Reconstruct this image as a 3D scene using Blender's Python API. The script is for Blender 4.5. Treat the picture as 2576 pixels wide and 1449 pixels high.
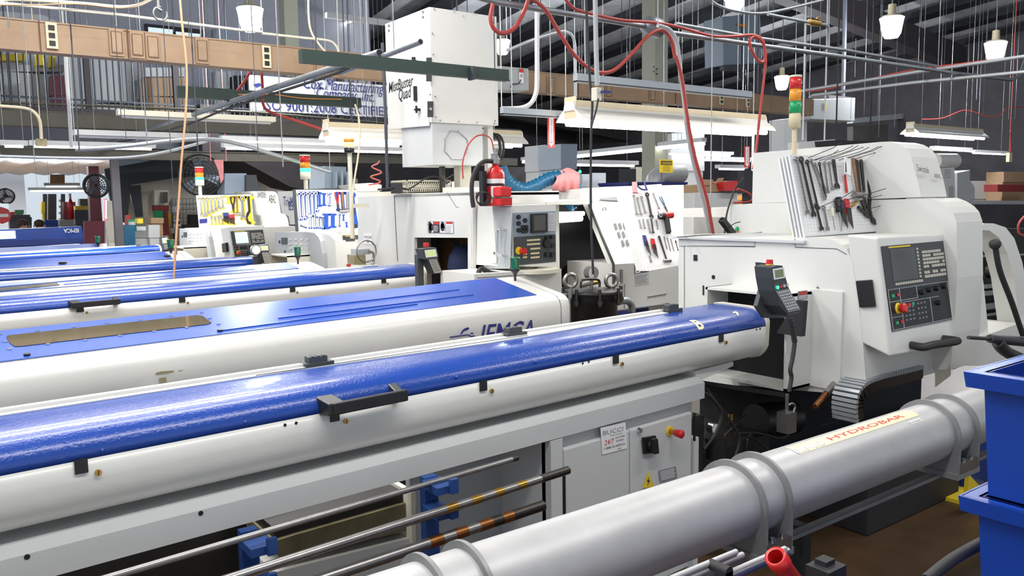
import bpy, bmesh, math, random
from mathutils import Vector as V, Matrix
random.seed(7)
S=bpy.context.scene
for o in list(bpy.data.objects): bpy.data.objects.remove(o)
COL=S.collection
# ---------------- camera (calibrated from the two horizontal vanishing points) ----------------
CX,CY=1288.0,724.5
EYE=V((0,0,1.70))
_vx=(4100-CX,460-CY); _vy=(-240-CX,529-CY)
FP=math.sqrt(-(_vx[0]*_vy[0]+_vx[1]*_vy[1]))
_X=V((_vx[0],-_vx[1],-FP)).normalized(); _Y=V((_vy[0],-_vy[1],-FP)).normalized(); _Z=_X.cross(_Y)
R3=Matrix((_X,_Y,_Z))
cam_d=bpy.data.cameras.new('camera'); cam=bpy.data.objects.new('camera',cam_d); COL.objects.link(cam)
cam.matrix_world=Matrix.Translation(EYE)@R3.to_4x4()
cam_d.sensor_width=36; cam_d.lens=FP/2576*36; cam_d.clip_start=.05; cam_d.clip_end=300
S.camera=cam
def ray(u,v): return R3@V((u-CX,CY-v,-FP))
def A(u,v,x=None,y=None,z=None):
    d=ray(u,v)
    t=(y/d.y) if y is not None else (x/d.x) if x is not None else ((z-EYE.z)/d.z)
    return EYE+d*t
# ---------------- light and exposure ----------------
S.view_settings.view_transform='Standard'; S.view_settings.look='None'; S.view_settings.gamma=1; S.view_settings.use_curve_mapping=False
S.view_settings.exposure=0.38
w=bpy.data.worlds.new('world'); S.world=w; w.use_nodes=True
bg=w.node_tree.nodes['Background']; bg.inputs[0].default_value=(.80,.90,1,1); bg.inputs[1].default_value=.62
def area(name,loc,size,sy,power,rot=(0,0,0),color=(1,.98,.95)):
    l=bpy.data.lights.new(name,'AREA'); l.shape='RECTANGLE'; l.size=size; l.size_y=sy; l.energy=power; l.color=color
    o=bpy.data.objects.new(name,l); COL.objects.link(o); o.location=loc; o.rotation_euler=rot; return o
# unseen lamps added overhead to brighten the machines; strip fixtures hang just above
FILL_LAMPS=[(1.0,.6,3.6,3.2,.35,52),(.6,3.4,3.9,3.2,.35,60),(5.2,.8,3.8,3.2,.35,38),(-1.5,2.5,3.6,3.2,.35,45),(1.5,5.6,4.3,3.2,.35,130),(1.8,8.8,5.0,3.2,.35,110),(6.8,3.6,4.4,3.2,.35,80)]
for i,(x,y,z,a,b_,p) in enumerate(FILL_LAMPS): area('fill_light_%d'%i,(x,y,z),a,b_,p)

# ---------------- materials ----------------
MATS={}
def mat(name,col,rough=.5,metal=0,emit=0,noise=0,nscale=6,bump=0,bscale=60,coat=0,alpha=1,trans=0,ncol=None,spec=.5):
    if name in MATS: return MATS[name]
    m=bpy.data.materials.new(name); m.use_nodes=True; nt=m.node_tree; p=nt.nodes['Principled BSDF']
    p.inputs['Base Color'].default_value=(*col,1); p.inputs['Roughness'].default_value=rough; p.inputs['Metallic'].default_value=metal
    p.inputs['Specular IOR Level'].default_value=spec
    if coat: p.inputs['Coat Weight'].default_value=coat; p.inputs['Coat Roughness'].default_value=.12
    if emit: p.inputs['Emission Color'].default_value=(*col,1); p.inputs['Emission Strength'].default_value=emit
    if trans: p.inputs['Transmission Weight'].default_value=trans
    if alpha<1: p.inputs['Alpha'].default_value=alpha
    if noise or bump: tc=nt.nodes.new('ShaderNodeTexCoord')
    if noise:
        n=nt.nodes.new('ShaderNodeTexNoise'); n.inputs['Scale'].default_value=nscale; n.inputs['Detail'].default_value=6; n.inputs['Roughness'].default_value=.65
        nt.links.new(tc.outputs['Object'],n.inputs['Vector'])
        r=nt.nodes.new('ShaderNodeValToRGB'); r.color_ramp.elements[0].position=.3; r.color_ramp.elements[1].position=.7
        c2=ncol or tuple(c*(1-noise) for c in col)
        r.color_ramp.elements[0].color=(*c2,1); r.color_ramp.elements[1].color=(*col,1)
        nt.links.new(n.outputs['Fac'],r.inputs['Fac']); nt.links.new(r.outputs['Color'],p.inputs['Base Color'])
    if bump:
        n2=nt.nodes.new('ShaderNodeTexNoise'); n2.inputs['Scale'].default_value=bscale; n2.inputs['Detail'].default_value=2
        nt.links.new(tc.outputs['Object'],n2.inputs['Vector'])
        bn=nt.nodes.new('ShaderNodeBump'); bn.inputs['Strength'].default_value=bump; bn.inputs['Distance'].default_value=.002
        nt.links.new(n2.outputs['Fac'],bn.inputs['Height']); nt.links.new(bn.outputs['Normal'],p.inputs['Normal'])
    MATS[name]=m; return m
def M(n): return MATS[n]
mat('white',(.74,.735,.70),.38,noise=.05,nscale=3); mat('cream',(.78,.74,.60),.45,noise=.08,nscale=4); mat('fwhite',(.76,.75,.71),.32,noise=.05,nscale=2.5,coat=.2)
mat('gpaint',(.46,.48,.49),.4,noise=.05,nscale=3); mat('lgray',(.62,.63,.63),.42,noise=.04,nscale=3)
mat('blue',(.012,.060,.34),.27,bump=.55,bscale=140,coat=.25); mat('blueflat',(.014,.075,.42),.30,bump=.12,bscale=90)
mat('darkblue',(.006,.03,.20),.4); mat('rackblue',(.01,.05,.20),.5); mat('tray',(.26,.22,.12),.5,noise=.5,nscale=9); mat('olive2',(.16,.15,.14),.7,noise=.3,nscale=1); mat('binblue',(.006,.055,.38),.38,noise=.15,nscale=5)
mat('black',(.012,.012,.014),.4); mat('softblack',(.02,.02,.022),.65); mat('rubber',(.03,.03,.032),.6); mat('charcoal',(.055,.06,.065),.5)
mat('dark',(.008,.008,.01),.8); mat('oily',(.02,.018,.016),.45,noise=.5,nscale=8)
mat('chrome',(.75,.76,.78),.18,1); mat('steel',(.42,.41,.40),.35,1,noise=.25,nscale=20); mat('darksteel',(.11,.10,.09),.38,1,noise=.3,nscale=12)
mat('galv',(.33,.36,.39),.42,.7,noise=.2,nscale=15); mat('emt',(.52,.55,.58),.38,.6); mat('brass',(.55,.33,.08),.3,1); mat('copper',(.42,.17,.06),.35,1,noise=.3,nscale=30)
mat('peach',(.62,.33,.18),.5); mat('alu',(.53,.53,.535),.42,.25,noise=.16,nscale=5); mat('aluring',(.30,.30,.30),.5,.3,noise=.2,nscale=10)
mat('floor',(.11,.062,.03),.42,noise=.55,nscale=2.2); mat('rust',(.16,.07,.03),.7,noise=.4,nscale=20)
mat('duct',(.42,.28,.175),.55,noise=.25,nscale=3); mat('olive',(.12,.11,.085),.6,noise=.25,nscale=3); mat('green_dark',(.035,.06,.05),.5)
mat('red',(.62,.02,.02),.3); mat('redhose',(.45,.055,.045),.45); mat('orange',(.75,.27,.05),.5); mat('pink',(.80,.30,.30),.85,noise=.2,nscale=20)
mat('yellow',(.85,.62,.03),.45); mat('green',(.01,.35,.12),.3); mat('gglow',(.02,1,.35),.3,emit=5); mat('aglow',(1,.42,.12),.3,emit=3); mat('redlens',(.65,.03,.03),.2); mat('amber',(.85,.33,.03),.25)
mat('greenlens',(.01,.16,.06),.15,coat=.5); mat('beigeplastic',(.66,.56,.36),.5)
mat('paper',(.85,.85,.85),.6); mat('ink',(.03,.03,.035),.6); mat('inkblue',(.025,.03,.20),.5); mat('inkred',(.55,.03,.03),.5); mat('inkgray',(.25,.25,.27),.6); mat('yellowpaper',(.88,.80,.48),.45,noise=.1,nscale=20)
mat('lcd',(.22,.26,.13),.25); mat('lcdbright',(.55,.70,.30),.3,emit=.25); mat('screen',(.07,.07,.065),.25); mat('screenlit',(.62,.74,.80),.3,emit=.6); mat('key',(.55,.52,.45),.5); mat('keyy',(.72,.62,.35),.5)
mat('reflectionglow',(1,.99,.96),.4,emit=2.5); mat('tube',(1,.99,.96),.4,emit=9); mat('reflector',(.82,.80,.74),.5); mat('bulb',(.86,.92,1),.4,emit=22); mat('lampcream',(.78,.66,.45),.5,noise=.1)
mat('glass',(.10,.085,.05),.06,coat=.4); mat('pvc',(.80,.80,.80),.5); mat('bluehose',(.008,.10,.20),.35); mat('greencolumn',(.38,.38,.30),.6,noise=.1)
mat('ceil',(.028,.032,.045),.8); mat('ceillight',(.62,.63,.66),.7,noise=.4,nscale=2); mat('purlin',(.012,.013,.018),.7); mat('rafter',(.05,.042,.045),.7,noise=.3)
mat('wallg',(.36,.37,.43),.7,noise=.15,nscale=1.5); mat('walldark',(.09,.085,.095),.8,noise=.4,nscale=1.2); mat('wallcream',(.62,.58,.48),.7,noise=.1,nscale=1); mat('wallwhite',(.80,.82,.86),.7)
mat('steelgray',(.055,.06,.075),.55); mat('panelblue',(.27,.33,.40),.5); mat('maroon',(.14,.02,.035),.5); mat('cardboard',(.40,.26,.15),.8); mat('skin',(.55,.30,.22),.5); mat('hair',(.05,.03,.02),.7); mat('navy',(.02,.03,.09),.8)
mat('oakstain',(.42,.36,.20),.5,noise=.45,nscale=8); mat('wood',(.35,.17,.07),.5,noise=.4,nscale=25); mat('darkred',(.25,.03,.03),.5)

# ---------------- mesh builder ----------------
class B:
    def __init__(s,m='white'): s.v=[];s.f=[];s.mi=[];s.sm=[];s.mats=[];s.use(m)
    def use(s,m):
        if m not in s.mats: s.mats.append(m)
        s.c=s.mats.index(m); return s
    def add(s,vs,fs,smooth=False):
        k=len(s.v); s.v+= [V(p) for p in vs]
        for f in fs: s.f.append([i+k for i in f]); s.mi.append(s.c); s.sm.append(smooth)
        return s
    def box(s,x0,x1,y0,y1,z0,z1):
        return s.hexa([(x0,y0,z0),(x1,y0,z0),(x1,y1,z0),(x0,y1,z0),(x0,y0,z1),(x1,y0,z1),(x1,y1,z1),(x0,y1,z1)])
    def hexa(s,c): return s.add(c,[(0,3,2,1),(4,5,6,7),(0,1,5,4),(1,2,6,5),(2,3,7,6),(3,0,4,7)])
    def bar(s,p0,p1,w,h,up=(0,0,1)):
        p0=V(p0);p1=V(p1);d=(p1-p0).normalized();a=d.cross(V(up))
        if a.length<1e-4: a=d.cross(V((1,0,0)))
        a.normalize();b=a.cross(d)
        a=a*w/2;b=b*h/2
        return s.hexa([p0-a-b,p0+a-b,p0+a+b,p0-a+b,p1-a-b,p1+a-b,p1+a+b,p1-a+b])
    def prism(s,poly,vec,smooth=False):
        n=len(poly);poly=[V(p) for p in poly];vec=V(vec)
        s.add(poly,[list(range(n))[::-1]]); s.add([p+vec for p in poly],[list(range(n))])
        return s.add(poly+[p+vec for p in poly],[(i,(i+1)%n,(i+1)%n+n,i+n) for i in range(n)],smooth)
    def loft(s,a,b,smooth=True,caps=True,closed=True):
        n=len(a)
        s.add(list(a)+list(b),[(i,(i+1)%n,(i+1)%n+n,i+n) for i in range(n if closed else n-1)],smooth)
        if caps: s.add(a,[list(range(n))[::-1]]); s.add(b,[list(range(n))])
        return s
    def cyl(s,p0,p1,r0,r1=None,n=16,caps=True):
        r1=r0 if r1 is None else r1; p0=V(p0);p1=V(p1);d=(p1-p0).normalized();a=d.orthogonal().normalized();b=d.cross(a)
        c=[math.cos(2*math.pi*i/n) for i in range(n)];q=[math.sin(2*math.pi*i/n) for i in range(n)]
        return s.loft([p0+(a*c[i]+b*q[i])*r0 for i in range(n)],[p1+(a*c[i]+b*q[i])*r1 for i in range(n)],True,caps)
    def lathe(s,o,ax,prof,n=20):
        o=V(o);ax=V(ax).normalized();a=ax.orthogonal().normalized();b=ax.cross(a);k=len(prof);vs=[]
        for i in range(n):
            t=2*math.pi*i/n; e=a*math.cos(t)+b*math.sin(t)
            for r,h in prof: vs.append(o+ax*h+e*r)
        return s.add(vs,[(i*k+j,((i+1)%n)*k+j,((i+1)%n)*k+j+1,i*k+j+1) for i in range(n) for j in range(k-1)],True)
    def sph(s,c,r,n=12,sc=(1,1,1)):
        vs=[];fs=[];m=n//2;c=V(c)
        for j in range(m+1):
            for i in range(n):
                t=math.pi*j/m;p=2*math.pi*i/n
                vs.append(c+V((r*sc[0]*math.sin(t)*math.cos(p),r*sc[1]*math.sin(t)*math.sin(p),r*sc[2]*math.cos(t))))
        for j in range(m):
            for i in range(n): fs.append((j*n+i,(j+1)*n+i,(j+1)*n+(i+1)%n,j*n+(i+1)%n))
        return s.add(vs,fs,True)
    def torus(s,c,ax,Rr,r,n=24,m=8,a0=0,a1=2*math.pi):
        c=V(c);ax=V(ax).normalized();a=ax.orthogonal().normalized();b=ax.cross(a)
        return s.tube([c+(a*math.cos(a0+(a1-a0)*i/n)+b*math.sin(a0+(a1-a0)*i/n))*Rr for i in range(n+1)],r,m,False)
    def tube(s,pts,r,n=8,curve=True,rf=None):
        pts=[V(p) for p in pts]
        if curve and len(pts)>2:
            q=[pts[0]]+pts+[pts[-1]];o=[]
            for i in range(1,len(q)-2):
                for k in range(6):
                    t=k/6;p0,p1,p2,p3=q[i-1],q[i],q[i+1],q[i+2]
                    o.append(.5*((2*p1)+(p2-p0)*t+(2*p0-5*p1+4*p2-p3)*t*t+(3*p1-p0-3*p2+p3)*t**3))
            pts=o+[q[-2]]
        vs=[];a=None
        for i,p in enumerate(pts):
            d=(pts[min(i+1,len(pts)-1)]-pts[max(i-1,0)])
            if d.length<1e-9: d=V((0,0,1))
            d.normalize()
            a=d.orthogonal() if a is None else (a-d*a.dot(d))
            if a.length<1e-6:a=d.orthogonal()
            a.normalize();b=d.cross(a);rr=rf(i/(len(pts)-1)) if rf else r
            for j in range(n): vs.append(p+(a*math.cos(2*math.pi*j/n)+b*math.sin(2*math.pi*j/n))*rr)
        L=len(pts)
        s.add(vs,[(i*n+j,i*n+(j+1)%n,(i+1)*n+(j+1)%n,(i+1)*n+j) for i in range(L-1) for j in range(n)],True)
        return s.add(vs[:n]+vs[-n:],[tuple(range(n))[::-1],tuple(range(n,2*n))])
    def text(s,t,o,ux,uy,h,d=.001,w=None,shear=0,bold=0):
        cu=bpy.data.curves.new('t','FONT');cu.body=t;cu.size=1;cu.resolution_u=2;cu.shear=shear;cu.offset=bold
        ob=bpy.data.objects.new('t',cu);COL.objects.link(ob)
        me=bpy.data.meshes.new_from_object(ob)
        ux=V(ux).normalized();uy=V(uy).normalized();n=ux.cross(uy)
        if me.vertices:
            xs=[v.co.x for v in me.vertices];x0=min(xs);sc=h/.72;sx=(w/(max(xs)-x0)) if w else sc
            s.add([V(o)+ux*((v.co.x-x0)*sx)+uy*(v.co.y*sc)+n*d for v in me.vertices],[list(p.vertices) for p in me.polygons])
        bpy.data.objects.remove(ob);bpy.data.curves.remove(cu);bpy.data.meshes.remove(me); return s
def slice_y(b,n=10):
    bm=bmesh.new();vs=[bm.verts.new(p) for p in b.v];bm.verts.ensure_lookup_table()
    for f in b.f:
        try: bm.faces.new([vs[i] for i in f])
        except ValueError: pass
    for k in range(1,n): bmesh.ops.bisect_plane(bm,geom=bm.verts[:]+bm.edges[:]+bm.faces[:],plane_co=(0,k/n,0),plane_no=(0,1,0))
    bm.verts.index_update(); b.v=[v.co.copy() for v in bm.verts]; b.f=[[v.index for v in f.verts] for f in bm.faces]; b.mi=[0]*len(b.f); b.sm=[False]*len(b.f); bm.free(); return b
def obj(name,b,parent=None,bevel=0,label=None):
    if not b.v: return None
    me=bpy.data.meshes.new(name); off=parent['_o'] if parent else None
    base=V(off) if off is not None else V((sum(p.x for p in b.v)/len(b.v),sum(p.y for p in b.v)/len(b.v),min(p.z for p in b.v)))
    me.from_pydata([p-base for p in b.v],[],b.f)
    for m in b.mats: me.materials.append(MATS[m])
    me.polygons.foreach_set('material_index',b.mi); me.polygons.foreach_set('use_smooth',b.sm); me.update()
    if len(b.f)<30000:
        bm=bmesh.new();bm.from_mesh(me)
        if bevel: bmesh.ops.remove_doubles(bm,verts=bm.verts,dist=1e-5)
        bmesh.ops.recalc_face_normals(bm,faces=bm.faces);bm.to_mesh(me);bm.free()
    o=bpy.data.objects.new(name,me);COL.objects.link(o)
    if parent: o.parent=parent; o['_o']=off
    else: o.location=base; o['_o']=tuple(base)
    if label:o['label']=label
    if bevel:
        md=o.modifiers.new('b','BEVEL');md.width=bevel;md.segments=2;md.limit_method='ANGLE';md.angle_limit=.6
    return o
def thing(name,label,cat,loc,group=None):
    o=bpy.data.objects.new(name,None);COL.objects.link(o);o.location=V(loc);o.empty_display_size=.1;o['_o']=tuple(loc)
    o['label']=label;o['category']=cat
    if group:o['group']=group
    return o
def one(name,b,label,cat,group=None,bevel=0,stuff=False):
    o=obj(name,b,None,bevel);o['label']=label;o['category']=cat
    if group:o['group']=group
    if stuff:o['kind']='stuff'
    return o
def struct(name,b,bevel=0):
    o=obj(name,b,None,bevel);o['kind']='structure';return o
def dup(root,loc,label=None,group=None):
    r=root.copy();COL.objects.link(r);r.location=V(loc)
    if label:r['label']=label
    if group:r['group']=group
    def kids(a,c):
        for ch in list(a.children):
            d=ch.copy();COL.objects.link(d);d.parent=c;kids(ch,d)
    kids(root,r);return r
ORD=['leftmost','second','third','fourth','fifth','sixth','seventh','eighth','ninth','tenth','eleventh','twelfth','thirteenth','fourteenth','fifteenth','sixteenth','seventeenth','eighteenth','nineteenth','twentieth']
class Fr:  # a local frame on a flat panel: s to the right, t down (0..1), h out of the face
    def __init__(s,tl,tr,bl): s.o=V(tl);s.u=V(tr)-s.o;s.w=V(bl)-s.o;s.n=s.w.cross(s.u).normalized();s.W=s.u.length;s.H=s.w.length
    def P(s,a,b,h=0): return s.o+s.u*a+s.w*b+s.n*h
    def box(s,b,a0,a1,t0,t1,h0=0,h1=.005):
        return b.hexa([s.P(a0,t1,h0),s.P(a1,t1,h0),s.P(a1,t0,h0),s.P(a0,t0,h0),s.P(a0,t1,h1),s.P(a1,t1,h1),s.P(a1,t0,h1),s.P(a0,t0,h1)])
    def cyl(s,b,a,t,r,h0=0,h1=.01,r1=None,n=12): return b.cyl(s.P(a,t,h0),s.P(a,t,h1),r,r1,n)
    def text(s,b,t,a,tt,h,w=None,lift=.0015,shear=0,bold=0): return b.text(t,s.P(a,tt,lift),s.u,-s.w,h,0,w,shear,bold)
    def lines(s,b,a0,a1,t0,t1,n,h=.0012,th=.35,jit=.3):
        for i in range(n):
            t=t0+(t1-t0)*(i+.5)/n; d=(t1-t0)/n*th/2
            s.box(b,a0,a1-(a1-a0)*random.random()*jit,t-d,t+d,h*.5,h)
        return s
    def poly(s,b,pts,h0,h1): return b.prism([s.P(a,t,h0) for a,t in pts][::-1],s.n*(h1-h0))
# ================= STRUCTURE =================
struct('floor',B('floor').box(-6,60,-4,60,-.1,0))
# roof: a sloping sheet with light insulation and dark purlins
rd1=ray(12,726).normalized(); rd2=ray(4100,843).normalized(); RO=V((26,10,6.4))
rn=rd1.cross(rd2).normalized()
if rn.z<0: rn=-rn
def RP(a,b_,h=0): return RO+rd1*a+rd2*b_+rn*h
b=B('ceillight'); b.hexa([RP(-30,-40,.2),RP(30,-40,.2),RP(30,12,.2),RP(-30,12,.2),RP(-30,-40,.3),RP(30,-40,.3),RP(30,12,.3),RP(-30,12,.3)]); struct('ceiling',b)
for i in range(-20,7):
    t=i*1.6
    b=B('purlin'); b.bar(RP(-30,t),RP(30,t),.72,.06,rn); b.bar(RP(-30,t-.33,-.08),RP(30,t-.33,-.08),.05,.14,rn); struct('trim_%d'%(i+21),b)
def roofz(x,y): return RO.z-(rn.x*(x-RO.x)+rn.y*(y-RO.y))/rn.z-.02
# rafters (deep brown steel beams)
for i,(u_,v_) in enumerate(((2235,70),(1560,330))):
    d_=ray(u_,v_); tt=(rn.dot(RO-EYE)-.55)/rn.dot(d_); p_=EYE+d_*tt
    b=B('rafter'); b.bar(p_-rd2*14,p_+rd2*20,.05,.75,rn); b.bar(p_-rd2*14-rn*.38,p_+rd2*20-rn*.38,.35,.05,rn); struct('trim_%d'%(70+i),b)
# far walls
struct('wall_right',B('walldark').box(26,26.3,-4,40,0,9))
b=B('walldark').box(7.5,26,30,30.3,0,9); struct('wall_back',b)
b=B('wallwhite').box(-6,6.2,60,60.3,0,5); struct('wall_far',b)
# pale quilted ceiling of the bay beyond
b=B('wallwhite')
qy=19
for i in range(22):
    for j in range(12):
        x0=-4+j*1.3;y0=qy+i*1.8
        n=4;vs=[];
        for a in range(n+1):
            for c in range(n+1):
                sag=.16*math.sin(math.pi*a/n)*math.sin(math.pi*c/n)
                vs.append((x0+1.3*a/n,y0+1.8*c/n,3.85-sag))
        b.add(vs,[(a*(n+1)+c,(a+1)*(n+1)+c,(a+1)*(n+1)+c+1,a*(n+1)+c+1) for a in range(n) for c in range(n)],True)
struct('ceiling_far_bay',b)
for i in range(5): area('far_bay_light_%d'%i,(1.5+i*.8,24+i*7,3.3),6,.6,800,color=(.95,.98,1))

for i in range(4): area('far_bay_upfill_%d'%i,(1.5+i*.9,23+i*6,2.9),5,.6,260,rot=(math.pi,0,0),color=(.95,.98,1))  # unseen upward fill added to brighten the quilted ceiling
# ================= BAR FEEDERS =================
def prof(kind,y,z):
    if kind=='body':
        P=[(0,0),(0,-.05),(.001,-.07),(.005,-.088),(.012,-.104),(.022,-.119),(.035,-.132),(.05,-.142),(.067,-.149),(.085,-.152),(.27,-.152),(.30,-.13),(.31,-.08),(.31,.0)]
    elif kind=='cover':
        P=[(0,0),(.002,.024),(.010,.046),(.024,.064),(.044,.079),(.07,.089),(.10,.094),(.16,.096),(.24,.098),(.29,.097),(.305,.08),(.305,0)]
    elif kind=='rim':
        P=[(-.006,0),(-.006,.03),(.004,.054),(.02,.074),(.044,.089),(.07,.098),(.10,.103),(.27,.106),(.30,.10),(.318,.07),(.318,-.10),(.30,-.15),(.27,-.158),(.08,-.158),(.04,-.146),(.012,-.12),(-.002,-.09)]
    return [(y+a,z+(c*.82 if c>0 else c)) for a,c in P]
class Axis:
    def __init__(s,R,L,ext): s.R=V(R);s.d=(V(R)-V(L)).normalized();s.len=(V(R)-V(L)).length+ext
    def at(s,t): return s.R-s.d*t      # t metres from the machine end
def section(ax,kind,t): 
    p=ax.at(t); return [(p.x,a,c) for a,c in prof(kind,p.y,p.z)]
def round_feeder(Rp,Lp,ext,label,detail=True,name='bar_feeder'):
    ax=Axis(Rp,Lp,ext); L=ax.len
    base=ax.at(L/2); g=thing(name,label,'bar feeder',(base.x,base.y+.15,0))
    b=B('fwhite').loft(section(ax,'body',0.01),section(ax,'body',L),True); obj('body',b,g)
    c=B('blue').loft(section(ax,'cover',.012),section(ax,'cover',L)); cov=obj('cover',c,g)
    r=B('cream').loft(section(ax,'rim',-.012),section(ax,'rim',.012)); r.use('black'); obj('end_plate',r,g)
    # rear hinge strip
    b=B('lgray')
    def q(t,a,h): p=ax.at(t); return (p.x,p.y+a,p.z+h-.0178)
    for (ta,fa),(tc,fc) in zip([(L,.242),(2.2,.235),(1.5,.19),(.45,.225)],[(2.2,.235),(1.5,.19),(.45,.225)]):
        b.hexa([q(ta,fa,.097),q(tc,fc,.0975),q(tc,.27,.098),q(ta,.27,.098),q(ta,fa,.1012),q(tc,fc,.1012),q(tc,.27,.102),q(ta,.27,.102)])
    b.use('fwhite').hexa([q(L,.262,.10),q(.3,.262,.10),q(.3,.284,.095),q(L,.284,.095),q(L,.262,.110),q(.3,.262,.110),q(.3,.284,.110),q(L,.284,.110)])
    b.use('black').hexa([q(2.35,.240,.1),q(1.3,.208,.1),q(1.3,.211,.1),q(2.35,.244,.1),q(2.35,.240,.1028),q(1.3,.208,.1028),q(1.3,.211,.1028),q(2.35,.244,.1028)])
    obj('hinge_strip',b,g)
    # stand
    b=B('lgray')
    def fr(t): 
        p=ax.at(t);return [(p.x,p.y+a,p.z+c) for a,c in [(0,-.258),(0,-.19),(.04,-.173),(.30,-.173),(.33,-.2),(.33,-.258)]]
    b.loft(fr(.47),fr(L),False); obj('frame_beam',b,g)
    p=ax.at(.18); q2=ax.at(.47)
    b=B('fwhite').hexa([(q2.x,q2.y+.05,q2.z-.20),(p.x,p.y+.06,p.z-.17),(p.x,p.y+.25,p.z-.17),(q2.x,q2.y+.25,q2.z-.20),(q2.x,q2.y+.05,q2.z-.15),(p.x,p.y+.06,p.z-.15),(p.x,p.y+.25,p.z-.15),(q2.x,q2.y+.25,q2.z-.15)])
    obj('nose_bracket',b,g)
    return ax,g,cov
def notch(ax,g,t,w=.028):
    b=B('black');p=ax.at(t)
    b.box(p.x-w/2,p.x+w/2,p.y-.006,p.y+.012,p.z-.03,p.z+.004); o=obj('latch',b,g)
    s=B('brass').cyl((p.x+.035,p.y+.004,p.z-.036),(p.x+.035,p.y-.005,p.z-.036),.0075,n=10).use('black').box(p.x+.034,p.x+.036,p.y-.0058,p.y-.004,p.z-.042,p.z-.030); obj('screw',s,g)
F1R=A(1930,820,y=2.3); F1L=A(0,1198,z=F1R.z+.006)
ax1,g1,cov1=round_feeder(F1R,F1L,1.6,'nearest blue and white bar feeder with long black grab handle, in front of all others')
def t_of(ax,u,v):   # distance along the axis of a pixel on the seam line
    best=min((abs((V(A(u,v,y=ax.at(t/200).y))-ax.at(t/200)).x),t/200) for t in range(0,int(ax.len*200))); return best[1]
for u,v in [(205,1160),(838,1028),(1213,952),(1548,886),(1812,836)]: notch(ax1,g1,t_of(ax1,u,v))
# grab handle on the cover
def grab(ax,g,ua,va,ub,vb):
    ta=t_of(ax,ua,va);tb=t_of(ax,ub,vb)
    pa=ax.at(ta);pb=ax.at(tb)
    b=B('black')
    b.bar((pa.x,pa.y-.045,pa.z+.018),(pb.x,pb.y-.045,pb.z+.018),.020,.034)
    for p,s in((pa,1),(pb,-1)):
        b.hexa([(p.x-.012,p.y-.05,p.z),(p.x+s*.04,p.y-.05,p.z),(p.x+s*.03,p.y+.012,p.z-.006),(p.x-.012*s-.012,p.y+.012,p.z-.006),(p.x-.012,p.y-.05,p.z+.034),(p.x+s*.04,p.y-.05,p.z+.034),(p.x+s*.03,p.y+.02,p.z+.046),(p.x-.012*s-.012,p.y+.02,p.z+.046)])
    obj('handle',b,g,bevel=.004)
grab(ax1,g1,818,1032,1005,995)
for u,v in [(797,910),(1292,832),(1690,770)]:
    b=B('charcoal'); t=t_of(ax1,u,v+ (1198-1035)*.62); p=ax1.at(t)
    p=A(u,v+2,y=p.y+.27); x,y,z=p
    z=ax1.at(t).z+.090
    b.box(x-.045,x+.05,y-.02,y+.03,z-.012,z+.004); b.box(x-.032,x+.03,y-.015,y+.02,z,z+.022)
    b.use('black')
    for k in range(3): b.box(x-.022+k*.018,x-.013+k*.018,y-.016,y+.005,z+.0215,z+.024)
    obj('hinge',b,g1,bevel=.002)
# rivets on the cover, small screw holes on the body
for u,v in [(258,1133),(617,1062),(1148,949),(1348,910),(1672,848),(1805,823),(1893,806)]:
    p=A(u,v,y=ax1.at(t_of(ax1,u,v)).y+.001); obj('rivet',B('blue').sph((p.x,p.y,p.z),.005,8),g1)
for u,v in [(717,1069),(745,1064),(1466,914),(1481,910),(1903,829),(1912,827),(505,1291),(68,1401)]:
    p=A(u,v,y=ax1.at(t_of(ax1,u,v)).y-.0005); obj('screw_hole',B('black').cyl((p.x,p.y-.001,p.z),(p.x,p.y+.004,p.z),.0045 if v<1200 else .0065,n=8),g1)
# sticker letters on the curved cover
def cover_pt(ax,u,v):
    # march the view ray until it meets the cover section
    d=ray(u,v).normalized(); best=None
    for k in range(0,4000):
        p=EYE+d*(2+k*.0008)
        t=(ax.R.x-p.x)/ax.d.x; c=ax.at(t); a=p.y-c.y;h=p.z-c.z
        if a<0 or a>.3: continue
        pr=[(0,0)]+[(a_,h_*.82) for a_,h_ in [(.002,.024),(.010,.046),(.024,.064),(.044,.079),(.07,.089),(.10,.094),(.3,.098)]]
        for (a0,h0),(a1,h1) in zip(pr,pr[1:]):
            if a0<=a<=a1 and h<=h0+(h1-h0)*(a-a0)/(a1-a0): return p
    return EYE+d*3
CP=[(0,0)]+[(a_,h_*.82) for a_,h_ in [(.002,.024),(.010,.046),(.024,.064),(.044,.079),(.07,.089),(.10,.094),(.16,.096),(.24,.098)]]
def arc_s(p):
    c=ax1.at((ax1.R.x-p.x)/ax1.d.x); a_=p.y-c.y; s_=0
    for (a0,h0),(a1,h1) in zip(CP,CP[1:]):
        L_=math.hypot(a1-a0,h1-h0)
        if a_<=a1: return s_+L_*max(0,(a_-a0)/(a1-a0))
        s_+=L_
    return s_
def arc_pt(x,s_,lift=.0012):
    c=ax1.at((ax1.R.x-x)/ax1.d.x)
    for (a0,h0),(a1,h1) in zip(CP,CP[1:]):
        L_=math.hypot(a1-a0,h1-h0)
        if s_<=L_: f=s_/L_; n_=V((0,-(h1-h0),a1-a0)).normalized(); return V((x,c.y+a0+(a1-a0)*f,c.z+h0+(h1-h0)*f))+n_*lift
        s_-=L_
    return c
p0=cover_pt(ax1,1757,829);p2=cover_pt(ax1,1754,803); s0=arc_s(p0);s1=arc_s(p2); x0=p0.x
b=slice_y(B('yellowpaper').text('B',(0,0,0),(1,0,0),(0,1,0),1,0,.75,bold=.03)); mx_=max(p.y for p in b.v)
b.v=[arc_pt(x0+p.x*(s1-s0),s0+(s1-s0)*p.y/mx_) for p in b.v]; obj('letter_sticker',b,g1,label='pale letter B sticker')
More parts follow.
